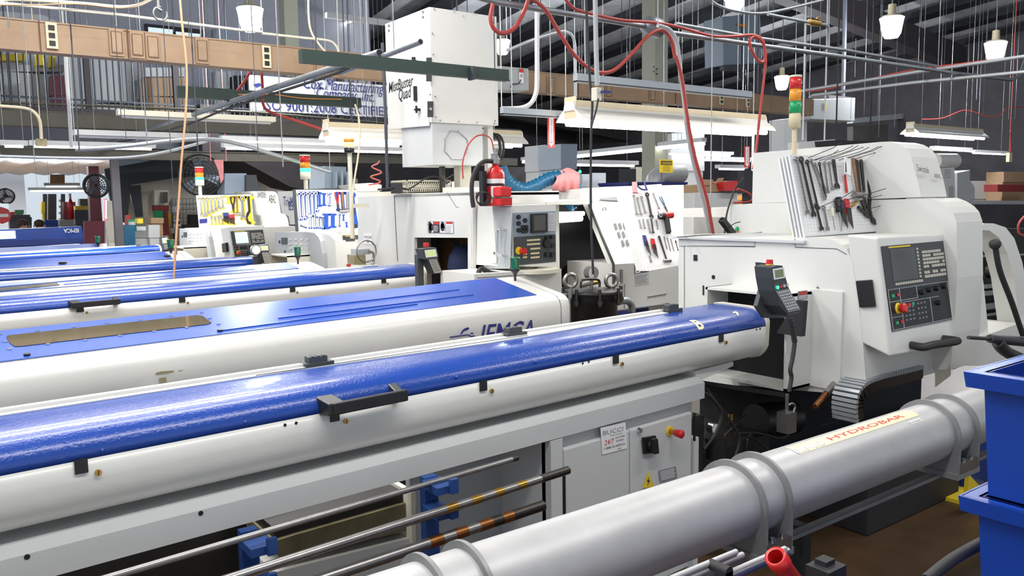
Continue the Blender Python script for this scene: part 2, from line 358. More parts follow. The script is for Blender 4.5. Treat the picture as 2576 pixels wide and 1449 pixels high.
cs=[cover_pt(ax1,u,v) for u,v in [(1843,789),(1845,785),(1851,784),(1857,788),(1858,795),(1854,795),(1852,790),(1848,788),(1845,790)]]
b=B('yellowpaper'); b.add([arc_pt(p.x,arc_s(p),.002) for p in cs],[list(range(len(cs)))]); obj('torn_sticker',b,g1,label='torn scrap of a pale letter sticker')

# cabinet under the near feeder
def cab(t0,t1,z0,z1,dy0,dy1,m='lgray',b=None):
    b=b or B(m); p=ax1.at(t0);q=ax1.at(t1)
    return b.hexa([(q.x,q.y+dy0,z0),(p.x,p.y+dy0,z0),(p.x,p.y+dy1,z0),(q.x,q.y+dy1,z0),(q.x,q.y+dy0,z1),(p.x,p.y+dy0,z1),(p.x,p.y+dy1,z1),(q.x,q.y+dy1,z1)])
def tx(u,v): return t_of(ax1,u,v)
# use x positions solved on the front plane
def xt(u,v,dy=0):
    best=min((abs(A(u,v,y=ax1.at(t/100).y+dy).x-ax1.at(t/100).x),t/100) for t in range(0,420)); return best[1]
tR=xt(1745,1100,.02);tM=xt(1580,1120,.02);tP=xt(1412,1200,.02);tL=xt(1378,1180,.02);tO=xt(1180,1280,.35)
zt=ax1.R.z-.259
b=cab(tR,tL,.12,zt,.03,.33); obj('cabinet',b,g1)
b=cab(tL-.001,tL+.06,.12,zt,.028,.05); 
d1=obj('door',cab(tM+.003,tP,.2,zt-.045,.005,.03),g1,bevel=.006,label='grey door with customer support sticker')
d2=obj('door',cab(tR+.03,tM-.003,.2,zt-.045,.005,.03),g1,bevel=.006,label='grey door with switch and red button')
obj('post',cab(tP+.012,tL,.02,zt,-.002,.05),g1); obj('post',cab(tR-.012,tR+.02,.02,zt-.16,.0,.05),g1)
obj('side_panel',cab(tL,tL+.42,.1,zt,.30,.33,'gpaint'),g1)
obj('hinge',cab(tP-.0,tP+.014,.56,.74,-.004,.005,'black'),g1); obj('hinge',cab(tR+.012,tR+.020,.68,.80,-.002,.006,'black'),g1)
def fx(u,v,dy=.004):
    t=xt(u,v,dy);p=ax1.at(t);z=A(u,v,y=p.y+dy).z;return V((p.x,p.y+dy,z))
fdx=ax1.d
def sticker(u0,v0,u1,v1,u2,v2,dy=.003): return Fr(fx(u0,v0,dy),fx(u1,v1,dy),fx(u2,v2,dy))
f=sticker(1512,1076,1573,1062,1515,1144); b=B('paper'); f.box(b,0,1,0,1,0,.0008)
b.use('inkgray'); f.text(b,'BUCCI',.08,.30,f.H*.17,f.W*.80); f.text(b,'INDUSTRIES',.36,.40,f.H*.055,f.W*.5)
b.use('inkred'); f.text(b,'24/7',.10,.68,f.H*.20,f.W*.40,shear=.2)
b.use('ink'); f.text(b,'CUSTOMER',.55,.53,f.H*.07,f.W*.38); f.text(b,'SUPPORT',.57,.66,f.H*.07,f.W*.33); f.text(b,'1-888-55-IEMCA',.08,.84,f.H*.09,f.W*.84); f.text(b,'(43622)',.6,.95,f.H*.05)
obj('support_sticker',b,d1)
p=fx(1607,1082); obj('lock',B('chrome').cyl(p,p+V((0,-.012,0)),.011,.009,16),d2)
f=sticker(1614,1100,1648,1094,1617,1142,.0); b=B('black'); f.box(b,0,1,0,1,0,.01); f.cyl(b,.5,.5,.022,.01,.022,.018); f.box(b,.32,.68,.05,.95,.022,.04); obj('rotary_switch',b,d2,bevel=.002)
p=fx(1684,1084); b=B('yellow').cyl(p,p+V((0,-.004,0)),.020,n=20).use('brass').cyl(p+V((0,-.004,0)),p+V((0,-.03,0)),.010).use('red').lathe(p+V((0,-.026,0)),(0.15,-1,-.05),[(.010,0),(.014,.006),(.017,.03),(.017,.038),(.012,.042),(0,.042)]); obj('emergency_button',b,d2)
f=sticker(1616,1189,1646,1184,1618,1228,.002); b=B('yellow'); b.prism([f.P(.5,0),f.P(0,1),f.P(1,1)],f.n*.001); b.use('ink'); b.prism([f.P(.55,.35,.001),f.P(.35,.62,.001),f.P(.5,.62,.001),f.P(.4,.9,.001),f.P(.66,.56,.001),f.P(.52,.56,.001)],f.n*.0006); obj('warning_label',b,d2)
f=sticker(1658,1184,1700,1173,1660,1213,.002); b=B('inkgray'); f.box(b,0,1,0,1,0,.001); b.use('paper'); f.lines(b,.06,.94,.08,.9,6,.0016,.3,.2); obj('name_plate',b,d2)
# left support legs
obj('leg',cab(3.9,4.0,0,zt,.03,.3),g1)

# ---- F2: big feeder with flat blue lid ----
def flat_feeder(name,label,nr,fr_,nl,fl,zb,capx,ext,mw='fwhite',grow=.07):
    nr,fr_,nl,fl=map(V,(nr,fr_,nl,fl)); base=(nr+nl)/2; g=thing(name,label,'bar feeder',(base.x,base.y+.2,0))
    dl=(nl-nr).normalized(); nl2=nl+dl*ext; fl2=fl+dl*ext
    def sec(n,f_,dx=0):
        n=V(n);f_=V(f_);return [(n.x+dx,n.y,n.z),(n.x+dx,n.y-.035,n.z-.012),(n.x+dx,n.y-.062,n.z-.035),(n.x+dx,n.y-.075,n.z-.07),(n.x+dx,n.y-.075,zb),(f_.x+dx,f_.y+.06,zb),(f_.x+dx,f_.y+.06,f_.z-.05),(f_.x+dx,f_.y+.03,f_.z-.01),(f_.x+dx,f_.y,f_.z)]
    b=B(mw).loft(sec(nr,fr_,capx*.6),sec(nl2,fl2),True); obj('body',b,g)
    # rounded end cap
    a=sec(nr,fr_,capx*.6+.004); c=V((0,sum(p[1] for p in a)/len(a),sum(p[2] for p in a)/len(a)))
    cap=[a]
    for k,sc in((.5,.995),(.8,.975),(1.0,.93)): cap.append([(p[0]+(capx*.4)*k,c.y+(p[1]-c.y)*sc,c.z+(p[2]-c.z)*(sc)) for p in a])
    b=B(mw)
    for i in range(3): b.loft(cap[i],cap[i+1],True,caps=(i==2))
    obj('end_cap',b,g)
    b=B('blueflat'); up=V((0,0,.004)); b.hexa([nl2,nr,fr_,fl2,nl2+up,nr+up,fr_+up,fl2+up]); lid=obj('lid',b,g)
    b=B('black'); e=V((0,-.004,-.003)); b.bar(nl2+e,nr+e,.006,.006); obj('seal',b,g)
    obj('stand',B(mw).hexa([(nl2.x,nl2.y+.0,.05),(nr.x-.1,nr.y,.05),(fr_.x-.1,fr_.y,.05),(nl2.x,fl2.y,.05),(nl2.x,nl2.y,zb),(nr.x-.1,nr.y,zb),(fr_.x-.1,fr_.y,zb),(nl2.x,fl2.y,zb)]),g)
    return g,lid,Fr(fl2+up,fr_+up,nl2+up),(nl2,nr,fr_,fl2)
n2=A(1350,743,y=3.75); f2=A(1245,700,y=4.2); nl2=A(0,912,z=n2.z-.012); fl2=A(0,838,z=f2.z-.022)
g2,lid2,FL2,c2=flat_feeder('bar_feeder','large bar feeder with flat blue lid, long brown window and dark blue side lettering',n2,f2,nl2,fl2,.80,.20,1.5)
def onlid(F,u,v):
    d=ray(u,v); t=(F.o-EYE).dot(F.n)/d.dot(F.n); return EYE+d*t
def lidpoly(b,F,px,h0,h1): return b.prism([onlid(F,u,v)+F.n*h0 for u,v in px],F.n*(h1-h0))
b=B('glass'); lidpoly(b,FL2,[(16,849),(20,845),(495,794),(510,796),(532,813),(520,817),(55,872),(38,873),(25,865)],.0008,.003); obj('window',b,lid2)
for u,v in [(0,843),(95,833),(185,823),(270,814),(352,805),(431,796),(507,787),(12,861),(528,801),(24,879),(121,867),(215,857),(303,846),(388,835),(470,825),(550,815)]:
    p=onlid(FL2,u,v); obj('screw',B('chrome').cyl(p,p+FL2.n*.004,.009,n=10),lid2)
for u,v in [(553,833),(68,894)]:
    p=onlid(FL2,u,v); obj('knob',B('black').cyl(p,p+FL2.n*.008,.012,n=6),lid2)
b=B('blueflat')
for pa,pb in (((560,832),(1050,765)),((727,779),(1155,729)),((700,801),(1190,742))):
    a=onlid(FL2,*pa);c=onlid(FL2,*pb); b.bar(a+FL2.n*.001,c+FL2.n*.001,.008,.006)
obj('ridge',b,lid2)
# lettering and bird mark on the white side
def on2(u,v):
    y_=n2.y-.08
    for k in range(6):
        f_=(n2.x-A(u,v,y=y_).x)/(n2.x-nl2.x); y_=n2.y-.0775+(nl2.y-n2.y)*f_-.011*(1-f_/1.6)
    return A(u,v,y=y_)
f=Fr(on2(1185,818),on2(1345,800),on2(1187,868)); b=B('inkblue')
o=on2(1207,866);ux=on2(1343,849)-o;uy=on2(1209,812)-o
b.text('IEMCA',o-V((0,.002,0)),ux,uy,uy.length*.92,0,ux.length,shear=.22,bold=.01); obj('lettering',b,g2)
b=B('inkblue')
for L,wd in (([(1132,848),(1172,842),(1182,843)],3),([(1140,856),(1172,853)],3),([(1184,838),(1190,838)],2.5),([(1182,846),(1194,845)],2.5)):
    b.tube([on2(*p)-V((0,.002,0)) for p in L],.0035,6,False)
c=[on2(*p)-V((0,.003,0)) for p in [(1158,840),(1163,830),(1170,825),(1178,823),(1180,827),(1174,831),(1166,833),(1161,841)]]; b.add(c,[list(range(len(c)))])
obj('bird_mark',b,g2)
# scraps of old tape on the white side
b=B('oakstain')
for px in ([(391,938),(405,934),(438,932),(436,936),(420,939),(393,943)],[(400,951),(418,949),(419,961),(401,963)],[(448,932),(463,929),(452,934)],[(548,942),(556,945),(550,948)]):
    c=[on2(*p)-V((0,.002,0)) for p in px]; obj('tape_scrap',B('oakstain').add(c,[list(range(len(c)))]),g2)
b=B('steel').tube([on2(*p)-V((0,.012,0)) for p in [(356,977),(375,973),(428,963)]],.006,6,False); b.tube([on2(*p)-V((0,.02,0)) for p in [(358,974),(380,973)]],.008,6,False); one('small_metal_tool',b,'small metal tool lying along white side of large feeder under square of tape','tool')

# ---- farther feeders ----
def rf(y,Ru,Rv,Lv,label,ext=1.5):
    Rp=A(Ru,Rv,y=y);Lp=A(0,Lv,z=Rp.z-.01 if y<7 else Rp.z);return round_feeder(Rp,Lp,ext,label)
ax3,g3,_=rf(5.7,1070,693,791,'blue and white bar feeder behind the large flat-lidded one, with black handle near left edge')
for u,v in [(200,766),(458,743),(735,721),(965,702)]: notch(ax3,g3,t_of(ax3,u,v),.04)
grab(ax3,g3,182,766,298,755)
ax5,g5,_=rf(9.0,652,665,708,'third round-topped blue bar feeder, rolled end beside handheld pendant of second machine')
ax7,g7,_=rf(12.4,405,632,657,'thin round-topped blue bar feeder, fourth of its kind back from camera')
def ff(label,yn,yf,R1,R2,L1,L2,zb=.8,capx=.2,ext=1.5,mw='fwhite'):
    return flat_feeder('bar_feeder',label,A(*R1,y=yn),A(*R2,y=yf),A(0,L1,z=A(*R1,y=yn).z-.02),A(0,L2,z=A(*R2,y=yf).z-.02),zb,capx,ext,mw)
g4,l4,FL4,_=ff('flat-lidded blue bar feeder with dark window near left edge, fourth from the front',7.35,7.85,(752,676),(721,661),735,714.5,capx=.25)
b=B('glass'); lidpoly(b,FL4,[(-90,743),(-60,730),(142,711),(150,718),(0,733)],.0008,.004); obj('window',b,l4)
b=B('blueflat')
for pa,pb in (((0,722),(620,668)),((160,716),(640,678))): a=onlid(FL4,*pa);c=onlid(FL4,*pb); b.bar(a,c,.01,.01)
obj('ridge',b,l4)
g6,l6,FL6,_=ff('flat-lidded blue bar feeder with white front band, behind third round-topped feeder',10.4,10.9,(436,652),(413,633),678,657,capx=.25)
for u,v in((158,665),(421,648)): p=onlid(FL6,u,v); obj('knob',B('black').cyl(p,p+V((0,0,.03)),.05,.04,10),g6)
g8,l8,FL8,_=ff('pale glossy-topped bar feeder behind the blue ones, its green beacon at right end',13.6,14.2,(262,632),(240,613),645,624,capx=.3)
# last feeder with its lid standing open
yr=15.4
b=B('blue'); P=lambda u,v:A(u,v,y=yr)
g9=thing('bar_feeder','farthest bar feeder with tall blue lid raised open, upside-down lettering facing camera','bar feeder',(1.6,15.6,0))
pts=[P(-200,586),P(205,569),P(212,609),P(213,612),P(-200,636)]
obj('raised_lid',b.prism(pts,(0,.12,0)),g9)
b=B('darkblue'); b.prism([P(-200,610),P(208,598),P(211,611),P(-200,630)],(0,-.06,0)); obj('lid_lip',b,g9)
b=B('screenlit'); b.prism([P(-50,582),P(38,580),P(40,600),P(-50,604)],(0,-.02,0)); obj('window',b,g9)
b=B('paper'); o=P(196,575); u_=P(158,576)-o; b.text('IEMCA',o-V((0,.07,0)),u_,V((0,0,-1)),.065,0,u_.length,bold=.02); obj('lettering',b,g9)
b=B('fwhite').hexa([(-1,15.4,.05),(P(208,610).x,15.4,.05),(P(208,610).x,15.9,.05),(-1,15.9,.05),(-1,15.4,1.08),(P(208,610).x,15.4,1.08),(P(208,610).x,15.9,1.08),(-1,15.9,1.08)]); obj('body',b,g9)

# green beacons standing on the feeders
def beacon(u,vb,vt,y,label):
    p=A(u,vb,y=y);q=A(u,vt,y=y);h=q.z-p.z; s=h/.32
    g=thing('beacon',label,'beacon lamp',p,'green beacons on the bar feeders')
    obj('post',B('rubber').cyl(p,p+V((0,0,.14*s)),.016*s).cyl(p+V((0,0,-.01)),p+V((0,0,.01)),.06*s,n=8),g)
    obj('socket',B('black').lathe(p,(0,0,1),[(.02*s,.10*s),(.035*s,.13*s),(.055*s,.15*s),(.06*s,.17*s),(.05*s,.18*s),(0,.18*s)]),g)
    obj('lens',B('greenlens').lathe(p,(0,0,1),[(.050*s,.18*s),(.052*s,.19*s),(.054*s,.29*s),(.062*s,.295*s),(.062*s,.315*s),(.04*s,.32*s),(0,.32*s)]),g)
beacon(1296,712,646,4.1,'green beacon lamp on black post, on right end of large flat-lidded feeder')
beacon(750,668,620,7.7,'green beacon lamp on black post before machine with blue tool board')
beacon(431,650,602,10.8,'green beacon lamp on black post beside orange hanging cable')
beacon(248,628,594,14.0,'small green beacon lamp before maroon partition at far left')
# ================= helpers for panels and tool boards =================
def onpl(F,u,v,h=0):
    d=ray(u,v); t=(F.o-EYE).dot(F.n)/d.dot(F.n); return EYE+d*t+F.n*h
def st(F,u,v):
    p=onpl(F,u,v)-F.o; uu=F.u.dot(F.u);ww=F.w.dot(F.w);uw=F.u.dot(F.w);pu=p.dot(F.u);pw=p.dot(F.w);D=uu*ww-uw*uw
    return ((pu*ww-pw*uw)/D,(pw*uu-pu*uw)/D)
def fr_px(tl,tr,bl,x=None,y=None): return Fr(A(*tl,x=x,y=y),A(*tr,x=x,y=y),A(*bl,x=x,y=y))
def pxprism(b,pts,vec,x=None,y=None,smooth=False): return b.prism([A(u,v,x=x,y=y) for u,v in pts],vec,smooth)
def peg(F,name_parent,nx,ny,m='inkgray'):
    b=B(m)
    for i in range(nx):
        for j in range(ny):
            p=F.P((i+.5)/nx,(j+.5)/ny,.0006); r=.0022; b.add([p+F.u.normalized()*r*c+F.w.normalized()*r*s for c,s in((1,0),(0,1),(-1,0),(0,-1))],[(0,1,2,3)])
    o=obj('peg_hole',b,name_parent); o['kind']='stuff'
def wrench(F,a,c,w,label,group,m='steel',kind='combo',h=.006,name='wrench',cat='wrench'):
    pa=onpl(F,*a,h);pc=onpl(F,*c,h);d=(pc-pa);L=d.length;d.normalize();s=F.n.cross(d)
    b=B(m);th=.006
    def P(x,y,z=0): return pa+d*x+s*y+F.n*z
    def pr(pts): b.prism([P(x,y) for x,y in pts],F.n*th)
    if kind=='combo':
        b.torus(P(w*.9,0,th/2),F.n,w*.72,w*.32,12,6)
        pr([(w*1.5,-w*.35),(L-w*1.4,-w*.4),(L-w*1.4,w*.4),(w*1.5,w*.35)])
        pr([(L-w*1.6,-w*.4),(L-w*.9,-w*1.0),(L,-w*.8),(L-w*.1,-w*.4),(L-w*.8,-w*.25),(L-w*.8,w*.25),(L-w*.1,w*.4),(L,w*.8),(L-w*.9,w*1.0),(L-w*1.6,w*.4)])
    elif kind=='adjust':
        pr([(0,-w*.5),(w*.4,-w*.65),(L-w*2,-w*.35),(L-w*1.6,-w*1.1),(L-w*.3,-w*1.3),(L,-w*.3),(L-w*.9,-w*.2),(L-w*.9,w*.4),(L-w*.1,w*.7),(L-w*.5,w*1.2),(L-w*1.6,w*.9),(L-w*2,w*.35),(w*.4,w*.65),(0,w*.5)])
        b.use('darksteel').cyl(P(L-w*1.4,w*.2,-.001),P(L-w*1.1,w*.5,th+.003),w*.25,n=8)
    elif kind=='allen': b.tube([P(0,w),P(0,0),P(L,0)],w*.35,6,False)
    elif kind=='hook':
        b.cyl(P(0,0,th/2),P(L*.55,0,th/2),w*.35,n=8)
        pr([(L*.5,-w*.3),(L*.62,-w*1.0),(L*.8,-w*1.3),(L*.97,-w*.9),(L*1.0,w*.2),(L*.93,w*.3),(L*.88,-w*.5),(L*.76,-w*.7),(L*.66,-w*.3),(L*.55,w*.3)])
    elif kind=='hammer':
        b.tube([P(0,0,.01),P(L*.4,0,.01),P(L*.9,0,.01)],w*.4,8,True,rf=lambda t:w*(.5-.2*t)); b.use('steel').cyl(P(L*.92,-w*1.8,.012),P(L*.92,w*1.8,.012),w*.7,n=12); b.cyl(P(L*.92,w*1.1,.012),P(L*.92,w*1.9,.012),w*.85,n=12)
    elif kind=='driver':
        b.lathe(P(0,0,.012),d,[(0,0),(w*.6,0),(w*.75,L*.1),(w*.55,L*.35),(w*.7,L*.42),(0,L*.43)],10); b.use('steel').cyl(P(L*.4,0,.012),P(L,0,.012),w*.18,n=6)
    elif kind=='pliers':
        b.tube([P(0,-w*.9,.006),P(L*.3,-w*.7,.006),P(L*.65,0,.006)],w*.33,6); b.tube([P(0,w*.9,.006),P(L*.3,w*.7,.006),P(L*.65,0,.006)],w*.33,6)
        b.use('darksteel').cyl(P(L*.68,0,0),P(L*.68,0,th*1.8),w*.6,n=12); b.prism([P(L*.68,-w*.55),P(L,-w*.15),P(L,w*.15),P(L*.68,w*.55)],F.n*th*1.5)
    elif kind=='file': pr([(0,-w*.4),(L*.9,-w*.5),(L,-w*.1),(L,w*.1),(L*.9,w*.5),(0,w*.4)])
    elif kind=='set':
        pr([(0,-w*.8),(L*.5,-w*1.0),(L*.55,w*1.0),(0,w*.8)]); b.use('darksteel')
        for k in range(6): b.cyl(P(L*.3,-w*.7+k*w*.28,.009),P(L*(.75+.05*k),-w*.7+k*w*.28,.009),w*.11,n=6)
    elif kind=='tag': pr([(0,-w),(L,-w),(L,w),(0,w)]); b.use('ink'); b.prism([P(L*.25,-w*1.0,th),P(L*.95,-w*1.0,th),P(L*.9,-w*.5,th),P(L*.4,-w*.7,th)],F.n*.001)
    elif kind=='shape': pr([(0,-w*.5),(L*.15,-w*.8),(L*.3,-w*.4),(L*.8,-w*.3),(L,-w*.5),(L,w*.5),(L*.8,w*.3),(L*.3,w*.4),(L*.15,w*.8),(0,w*.5)])
    return one(name,b,label,cat,group)
def fanuc(F,g,lit=False,h=.004,sub=None):
    """grey screen unit with keys above, black operator panel below"""
    b=B('charcoal'); F.box(b,0,1,0,.50,0,h); u=obj('screen_unit',b,g)
    b=B('screenlit' if lit else 'screen'); F.box(b,.11,.50,.045,.425,h,h+.0015); obj('screen',b,u)
    b=B('yellow'); F.box(b,.10,.44,.012,.03,h,h+.001); obj('strip',b,u)
    b=B('key')
    for i in range(12): F.box(b,.13+i*.037,.155+i*.037,.445,.475,h,h+.003)
    for j in range(9): F.box(b,.525,.55,.055+j*.042,.083+j*.042,h,h+.003)
    obj('soft_keys',b,u)
    b=B('key'); 
    for r in range(5):
        for k in range(8):
            if (r+k*3)%11!=10: F.box(b,.61+k*.046,.648+k*.046,.10+r*.045,.132+r*.045,h,h+.003)
    for r in range(2):
        for k in range(8):
            if k not in(2,5) or r: F.box(b,.61+k*.046,.648+k*.046,.35+r*.05,.385+r*.05,h,h+.003)
    obj('keypad',b,u)
    b=B('black'); F.box(b,0,1,.505,1,0,h*.8); p=obj('operator_panel',b,g)
    b=B('lgray')
    for s0,s1,t0,t1 in [(.01,.99,.512,.517),(.01,.99,.985,.99),(.01,.016,.512,.99),(.982,.99,.512,.99),(.18,.187,.515,.99),(.45,.457,.515,.66),(.02,.45,.655,.66),(.2,.8,.68,.685),(.65,.656,.68,.985),(.02,.2,.84,.845)]:
        F.box(b,s0,s1,t0,t1,h*.8,h*.8+.0006)
    obj('panel_lines',b,p)
    b=B('charcoal'); b.use('inkgray')
    for r in range(4):
        for k in range(3): F.box(b,.22+k*.06,.25+k*.06,.74+r*.05,.758+r*.05,h*.8,h*.8+.002); F.box(b,.43+k*.055,.455+k*.055,.72+r*.06,.738+r*.06,h*.8,h*.8+.002)
    obj('buttons',b,p)
    for (s,t) in ((.52,.60),(.64,.585),(.77,.58),(.90,.57),(.77,.76)): 
        obj('selector_knob',(lambda b:(F.cyl(b,s,t,.014,h*.8,.02,.011),b)[1])(B('black')),p)
    for s,t,m in ((.07,.59,'green'),(.155,.585,'redlens'),(.08,.91,'green'),(.16,.905,'red'),(.24,.73,'green'),(.30,.725,'red'),(.36,.72,'green')):
        b=B(m); F.box(b,s-.02,s+.02,t-.018,t+.018,h*.8,h*.8+.004); obj('button',b,p)
    b=B('yellow'); F.cyl(b,.13,.745,.026,h*.8,h*.8+.006,.022,16); b.use('brass'); F.cyl(b,.13,.745,.016,.006,.02); b.use('red'); F.cyl(b,.13,.745,.020,.018,.034,.023,16); F.cyl(b,.13,.745,.023,.034,.040,.017,16); obj('emergency_button',b,p)

# ================= NEAR LATHE (white, stepped housing) =================
m1=thing('automatic_lathe','nearest white lathe with stepped housing, large grey screen panel and tool board on its shoulder','lathe',(4.0,2.5,0))
b=B('white'); pts=[(1707,600),(2062,597),(2100,605),(2128,625),(2143,655),(2160,760),(2172,880),(2180,985),(2105,990),(1760,962),(1707,958)]
pxprism(b,pts,(1.2,0,0),x=3.4); obj('lower_body',b,m1)
b=B('lgray'); b.box(3.38,4.6,2.28,3.10,A(1707,600,x=3.4).z,A(1707,600,x=3.4).z+.012); obj('top_tray',b,m1)
b=B('dark'); b.box(3.5,5.2,2.62,3.0,0,.78); obj('base',b,m1)
hz=A(1895,510,x=4.0).z
b=B('white'); pts=[(1895,385),(2215,357),(2237,356),(2258,361),(2279,373),(2292,395),(2300,424),(2310,460),(2317,496),(1892,512)]
pxprism(b,pts,(.257,0,0),x=4.0); obj('upper_housing',b,m1)
b=B('white'); pts=[(1830,516),(1892,512),(2342,499),(2365,508),(2385,521),(2398,536),(2406,560),(2408,700),(2400,840),(2390,930),(1830,930)]
pxprism(b,pts,(.264,0,0),x=4.0); obj('lower_housing',b,m1)
b=B('ink')
def line3(b,pts,x=None,y=None,w=.003,off=(0,0,0)): return b.tube([A(u,v,x=x,y=y)+V(off) for u,v in pts],w/2,4,False)
line3(b,[(1722,960),(1722,618),(1900,621)],x=3.4,off=(-.001,0,0)); line3(b,[(2000,601),(2000,622),(2105,626),(2130,640)],x=3.4,off=(-.001,0,0)); obj('seam',b,m1)
b=B('lgray'); F=fr_px((1709,603),(1899,602),(1709,618),x=3.397); F.box(b,0,1,0,1,0,.003); obj('rim_panel',b,m1)
b=B('black'); F=fr_px((1745,641),(1754,641),(1745,656),x=3.398); F.box(b,0,1,0,1,0,.002); obj('port',b,m1)
p=A(1795,697,x=3.4); obj('port',B('black').cyl(p+V((-.003,0,0)),p+V((.01,0,0)),.011),m1)
F=fr_px((1768,718),(1771,718),(1768,742),x=3.398); b=B('black'); F.box(b,0,1,0,1,0,.002); obj('slot',b,m1)
# housing lettering
ty=1.955
def txt(s,a,c,h,y,mt='ink',**k):
    o=A(*a,y=y);u_=A(*c,y=y)-o;q=A(*h,y=y)-o; return B(mt).text(s,o,u_,q,q.length,.002,u_.length,**k)
fy=A(2317,496,x=4.0).y-.004
obj('lettering',txt('Swistek',(2308,430),(2338,437),(2304,412),fy+.012),m1); obj('lettering',txt('AB42',(2350,447),(2367,450),(2348,435),fy+.01),m1)
# spindle mouth box
mx=3.2; y0=A(1976,985,x=mx).y; y1=A(1775,720,x=mx).y; z0=A(1976,985,x=mx).z; z1=A(1775,722,x=mx).z
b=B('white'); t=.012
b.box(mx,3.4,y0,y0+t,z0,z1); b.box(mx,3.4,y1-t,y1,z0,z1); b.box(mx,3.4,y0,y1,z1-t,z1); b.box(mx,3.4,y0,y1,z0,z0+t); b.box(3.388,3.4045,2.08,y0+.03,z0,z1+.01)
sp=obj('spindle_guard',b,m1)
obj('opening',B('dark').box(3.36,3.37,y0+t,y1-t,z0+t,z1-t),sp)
F=fr_px((2007,733),(2031,730),(2007,755),y=y0-.001); b=B('inkgray'); F.box(b,0,1,0,1.0,0,.001); b.use('inkred'); F.box(b,.1,.95,.1,.45,.001,.0015); b.use('paper'); F.lines(b,.1,.95,.5,.95,3,.002); obj('warning_sticker',b,sp)
F=fr_px((2007,757),(2031,753),(2007,795),y=y0-.001); b=B('paper'); F.box(b,0,1,0,1,0,.001); b.use('inkgray'); F.lines(b,.1,.95,.05,.95,8,.0018); obj('warning_sticker',b,sp)
for u,v in((2056,723),(2055,845),(2052,965),(2083,948),(2104,951),(2105,973)):
    p=A(u,v,x=3.395); obj('bolt',B('steel').sph(p,.006,8),m1)
# outlet pipe at the foot of the body
p=A(2100,965,x=3.4); b=B('steel').cyl(p,p+V((-.10,-.02,-.03)),.016).use('copper').cyl(p+V((-.10,-.02,-.03)),p+V((-.2,-.03,-.07)),.013); obj('drain_pipe',b,m1)
# control console
x0=3.42
TLf=A(2207,598,x=x0);BLf=A(2237,897,x=x0);TRf=A(2377,588,y=TLf.y);BRf=A(2400,868,y=BLf.y);TLb=A(2130,590,x=x0-.02);BLb=A(2167,862,x=x0-.02)
back=2.12
b=B('white').hexa([BLf,BRf,V((BRf.x,back,BRf.z+.02)),BLb,TLf,TRf,V((TRf.x,back,TRf.z)),TLb]); con=obj('control_console',b,m1,bevel=.008)
FC=Fr(TLf,TRf,BLf)
def P4(F,tl,tr,bl,h=0): return Fr(onpl(F,*tl,h),onpl(F,*tr,h),onpl(F,*bl,h))
FP1=P4(FC,(2215,620),(2370,606),(2243,834),.001)
fanuc(FP1,con)
FS=Fr(TLb,TLf,BLb)
F=P4(FS,(2155,706),(2196,703),(2164,773),.001); b=B('black'); F.box(b,0,1,0,1,0,.012)
obj('connector_cover',b,con,bevel=.003)
# console grab handle
a=onpl(FC,2292,868,.0);c=onpl(FC,2372,852,.0)
b=B('rubber').tube([a,a+V((-.01,-.06,0)),a+V((.06,-.075,.005)),c+V((-.04,-.075,.0)),c+V((0,-.06,0)),c],.018,10); obj('grab_handle',b,con)
obj('console_arm',B('lgray').hexa([A(2195,890,y=2.1),A(2330,900,y=2.1),A(2330,900,y=2.3),A(2195,890,y=2.3),A(2195,862,y=2.1),A(2330,862,y=2.1),A(2330,862,y=2.3),A(2195,862,y=2.3)]),m1)
b=B('white'); P=[A(2205,885,y=2.0),A(2355,868,y=2.0),A(2392,862,y=2.0),A(2392,940,y=2.0),A(2352,977,y=2.0),A(2290,960,y=2.0),A(2205,960,y=2.0)]
obj('console_post',B('cream').hexa([A(2352,975,y=2.0),A(2392,945,y=1.98),A(2392,945,y=2.2),A(2352,975,y=2.2),A(2352,868,y=2.0),A(2392,860,y=1.98),A(2392,860,y=2.2),A(2352,868,y=2.2)]),m1)
# right side: curved door frame, dark work area
b=B('white'); yb=2.0
pts=[(2462,572),(2475,562),(2500,562),(2530,572),(2552,600),(2572,660),(2590,760),(2600,900),(2572,900),(2564,800),(2550,700),(2535,640),(2515,600),(2490,580),(2462,578)]
pxprism(b,pts,(0,.12,0),y=yb); obj('door_frame',b,m1)
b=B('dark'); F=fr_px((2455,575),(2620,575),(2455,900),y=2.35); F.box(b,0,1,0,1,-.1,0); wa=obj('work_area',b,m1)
b=B('steel')
for v0,v1 in((640,644),(712,722),(728,740),(760,775),(785,792)): F.box(b,.0,.7,(v0-575)/325,(v1-575)/325,.02,.06)
obj('slide_way',b,wa); p=A(2487,680,y=2.3); obj('spindle_nose',B('darksteel').cyl(p,p+V((0,-.12,0)),.05,.04).use('steel').cyl(p+V((0,-.12,0)),p+V((0,-.15,0)),.02),wa)
b=B('white'); pxprism(b,[(2463,850),(2560,815),(2600,815),(2600,920),(2420,920),(2400,930)],(0,.35,0),y=1.95); obj('chip_guard',b,m1)
b=B('rubber').sph(A(2503,614,y=1.7),.026,14).tube([A(2503,614,y=1.7),A(2515,680,y=1.7),A(2545,760,y=1.7),A(2576,850,y=1.7),A(2600,900,y=1.7)],.013,8); one('ball_ended_lever',b,'black lever with ball knob in front of curved white door at right edge','lever')
b=B('rubber').tube([A(2436,849,y=1.2),A(2500,853,y=1.2)],.006,8,False).tube([A(2490,852,y=1.2),A(2576,862,y=1.2),A(2640,870,y=1.2)],.014,8,False).tube([A(2510,860,y=1.2),A(2540,890,y=1.2),A(2640,930,y=1.2)],.02,8); b.use('steel').tube([A(2500,846,y=1.2),A(2640,852,y=1.2)],.004,6,False)
one('air_gun',b,'black air blow gun with thin nozzle above blue bins at right edge','air gun')
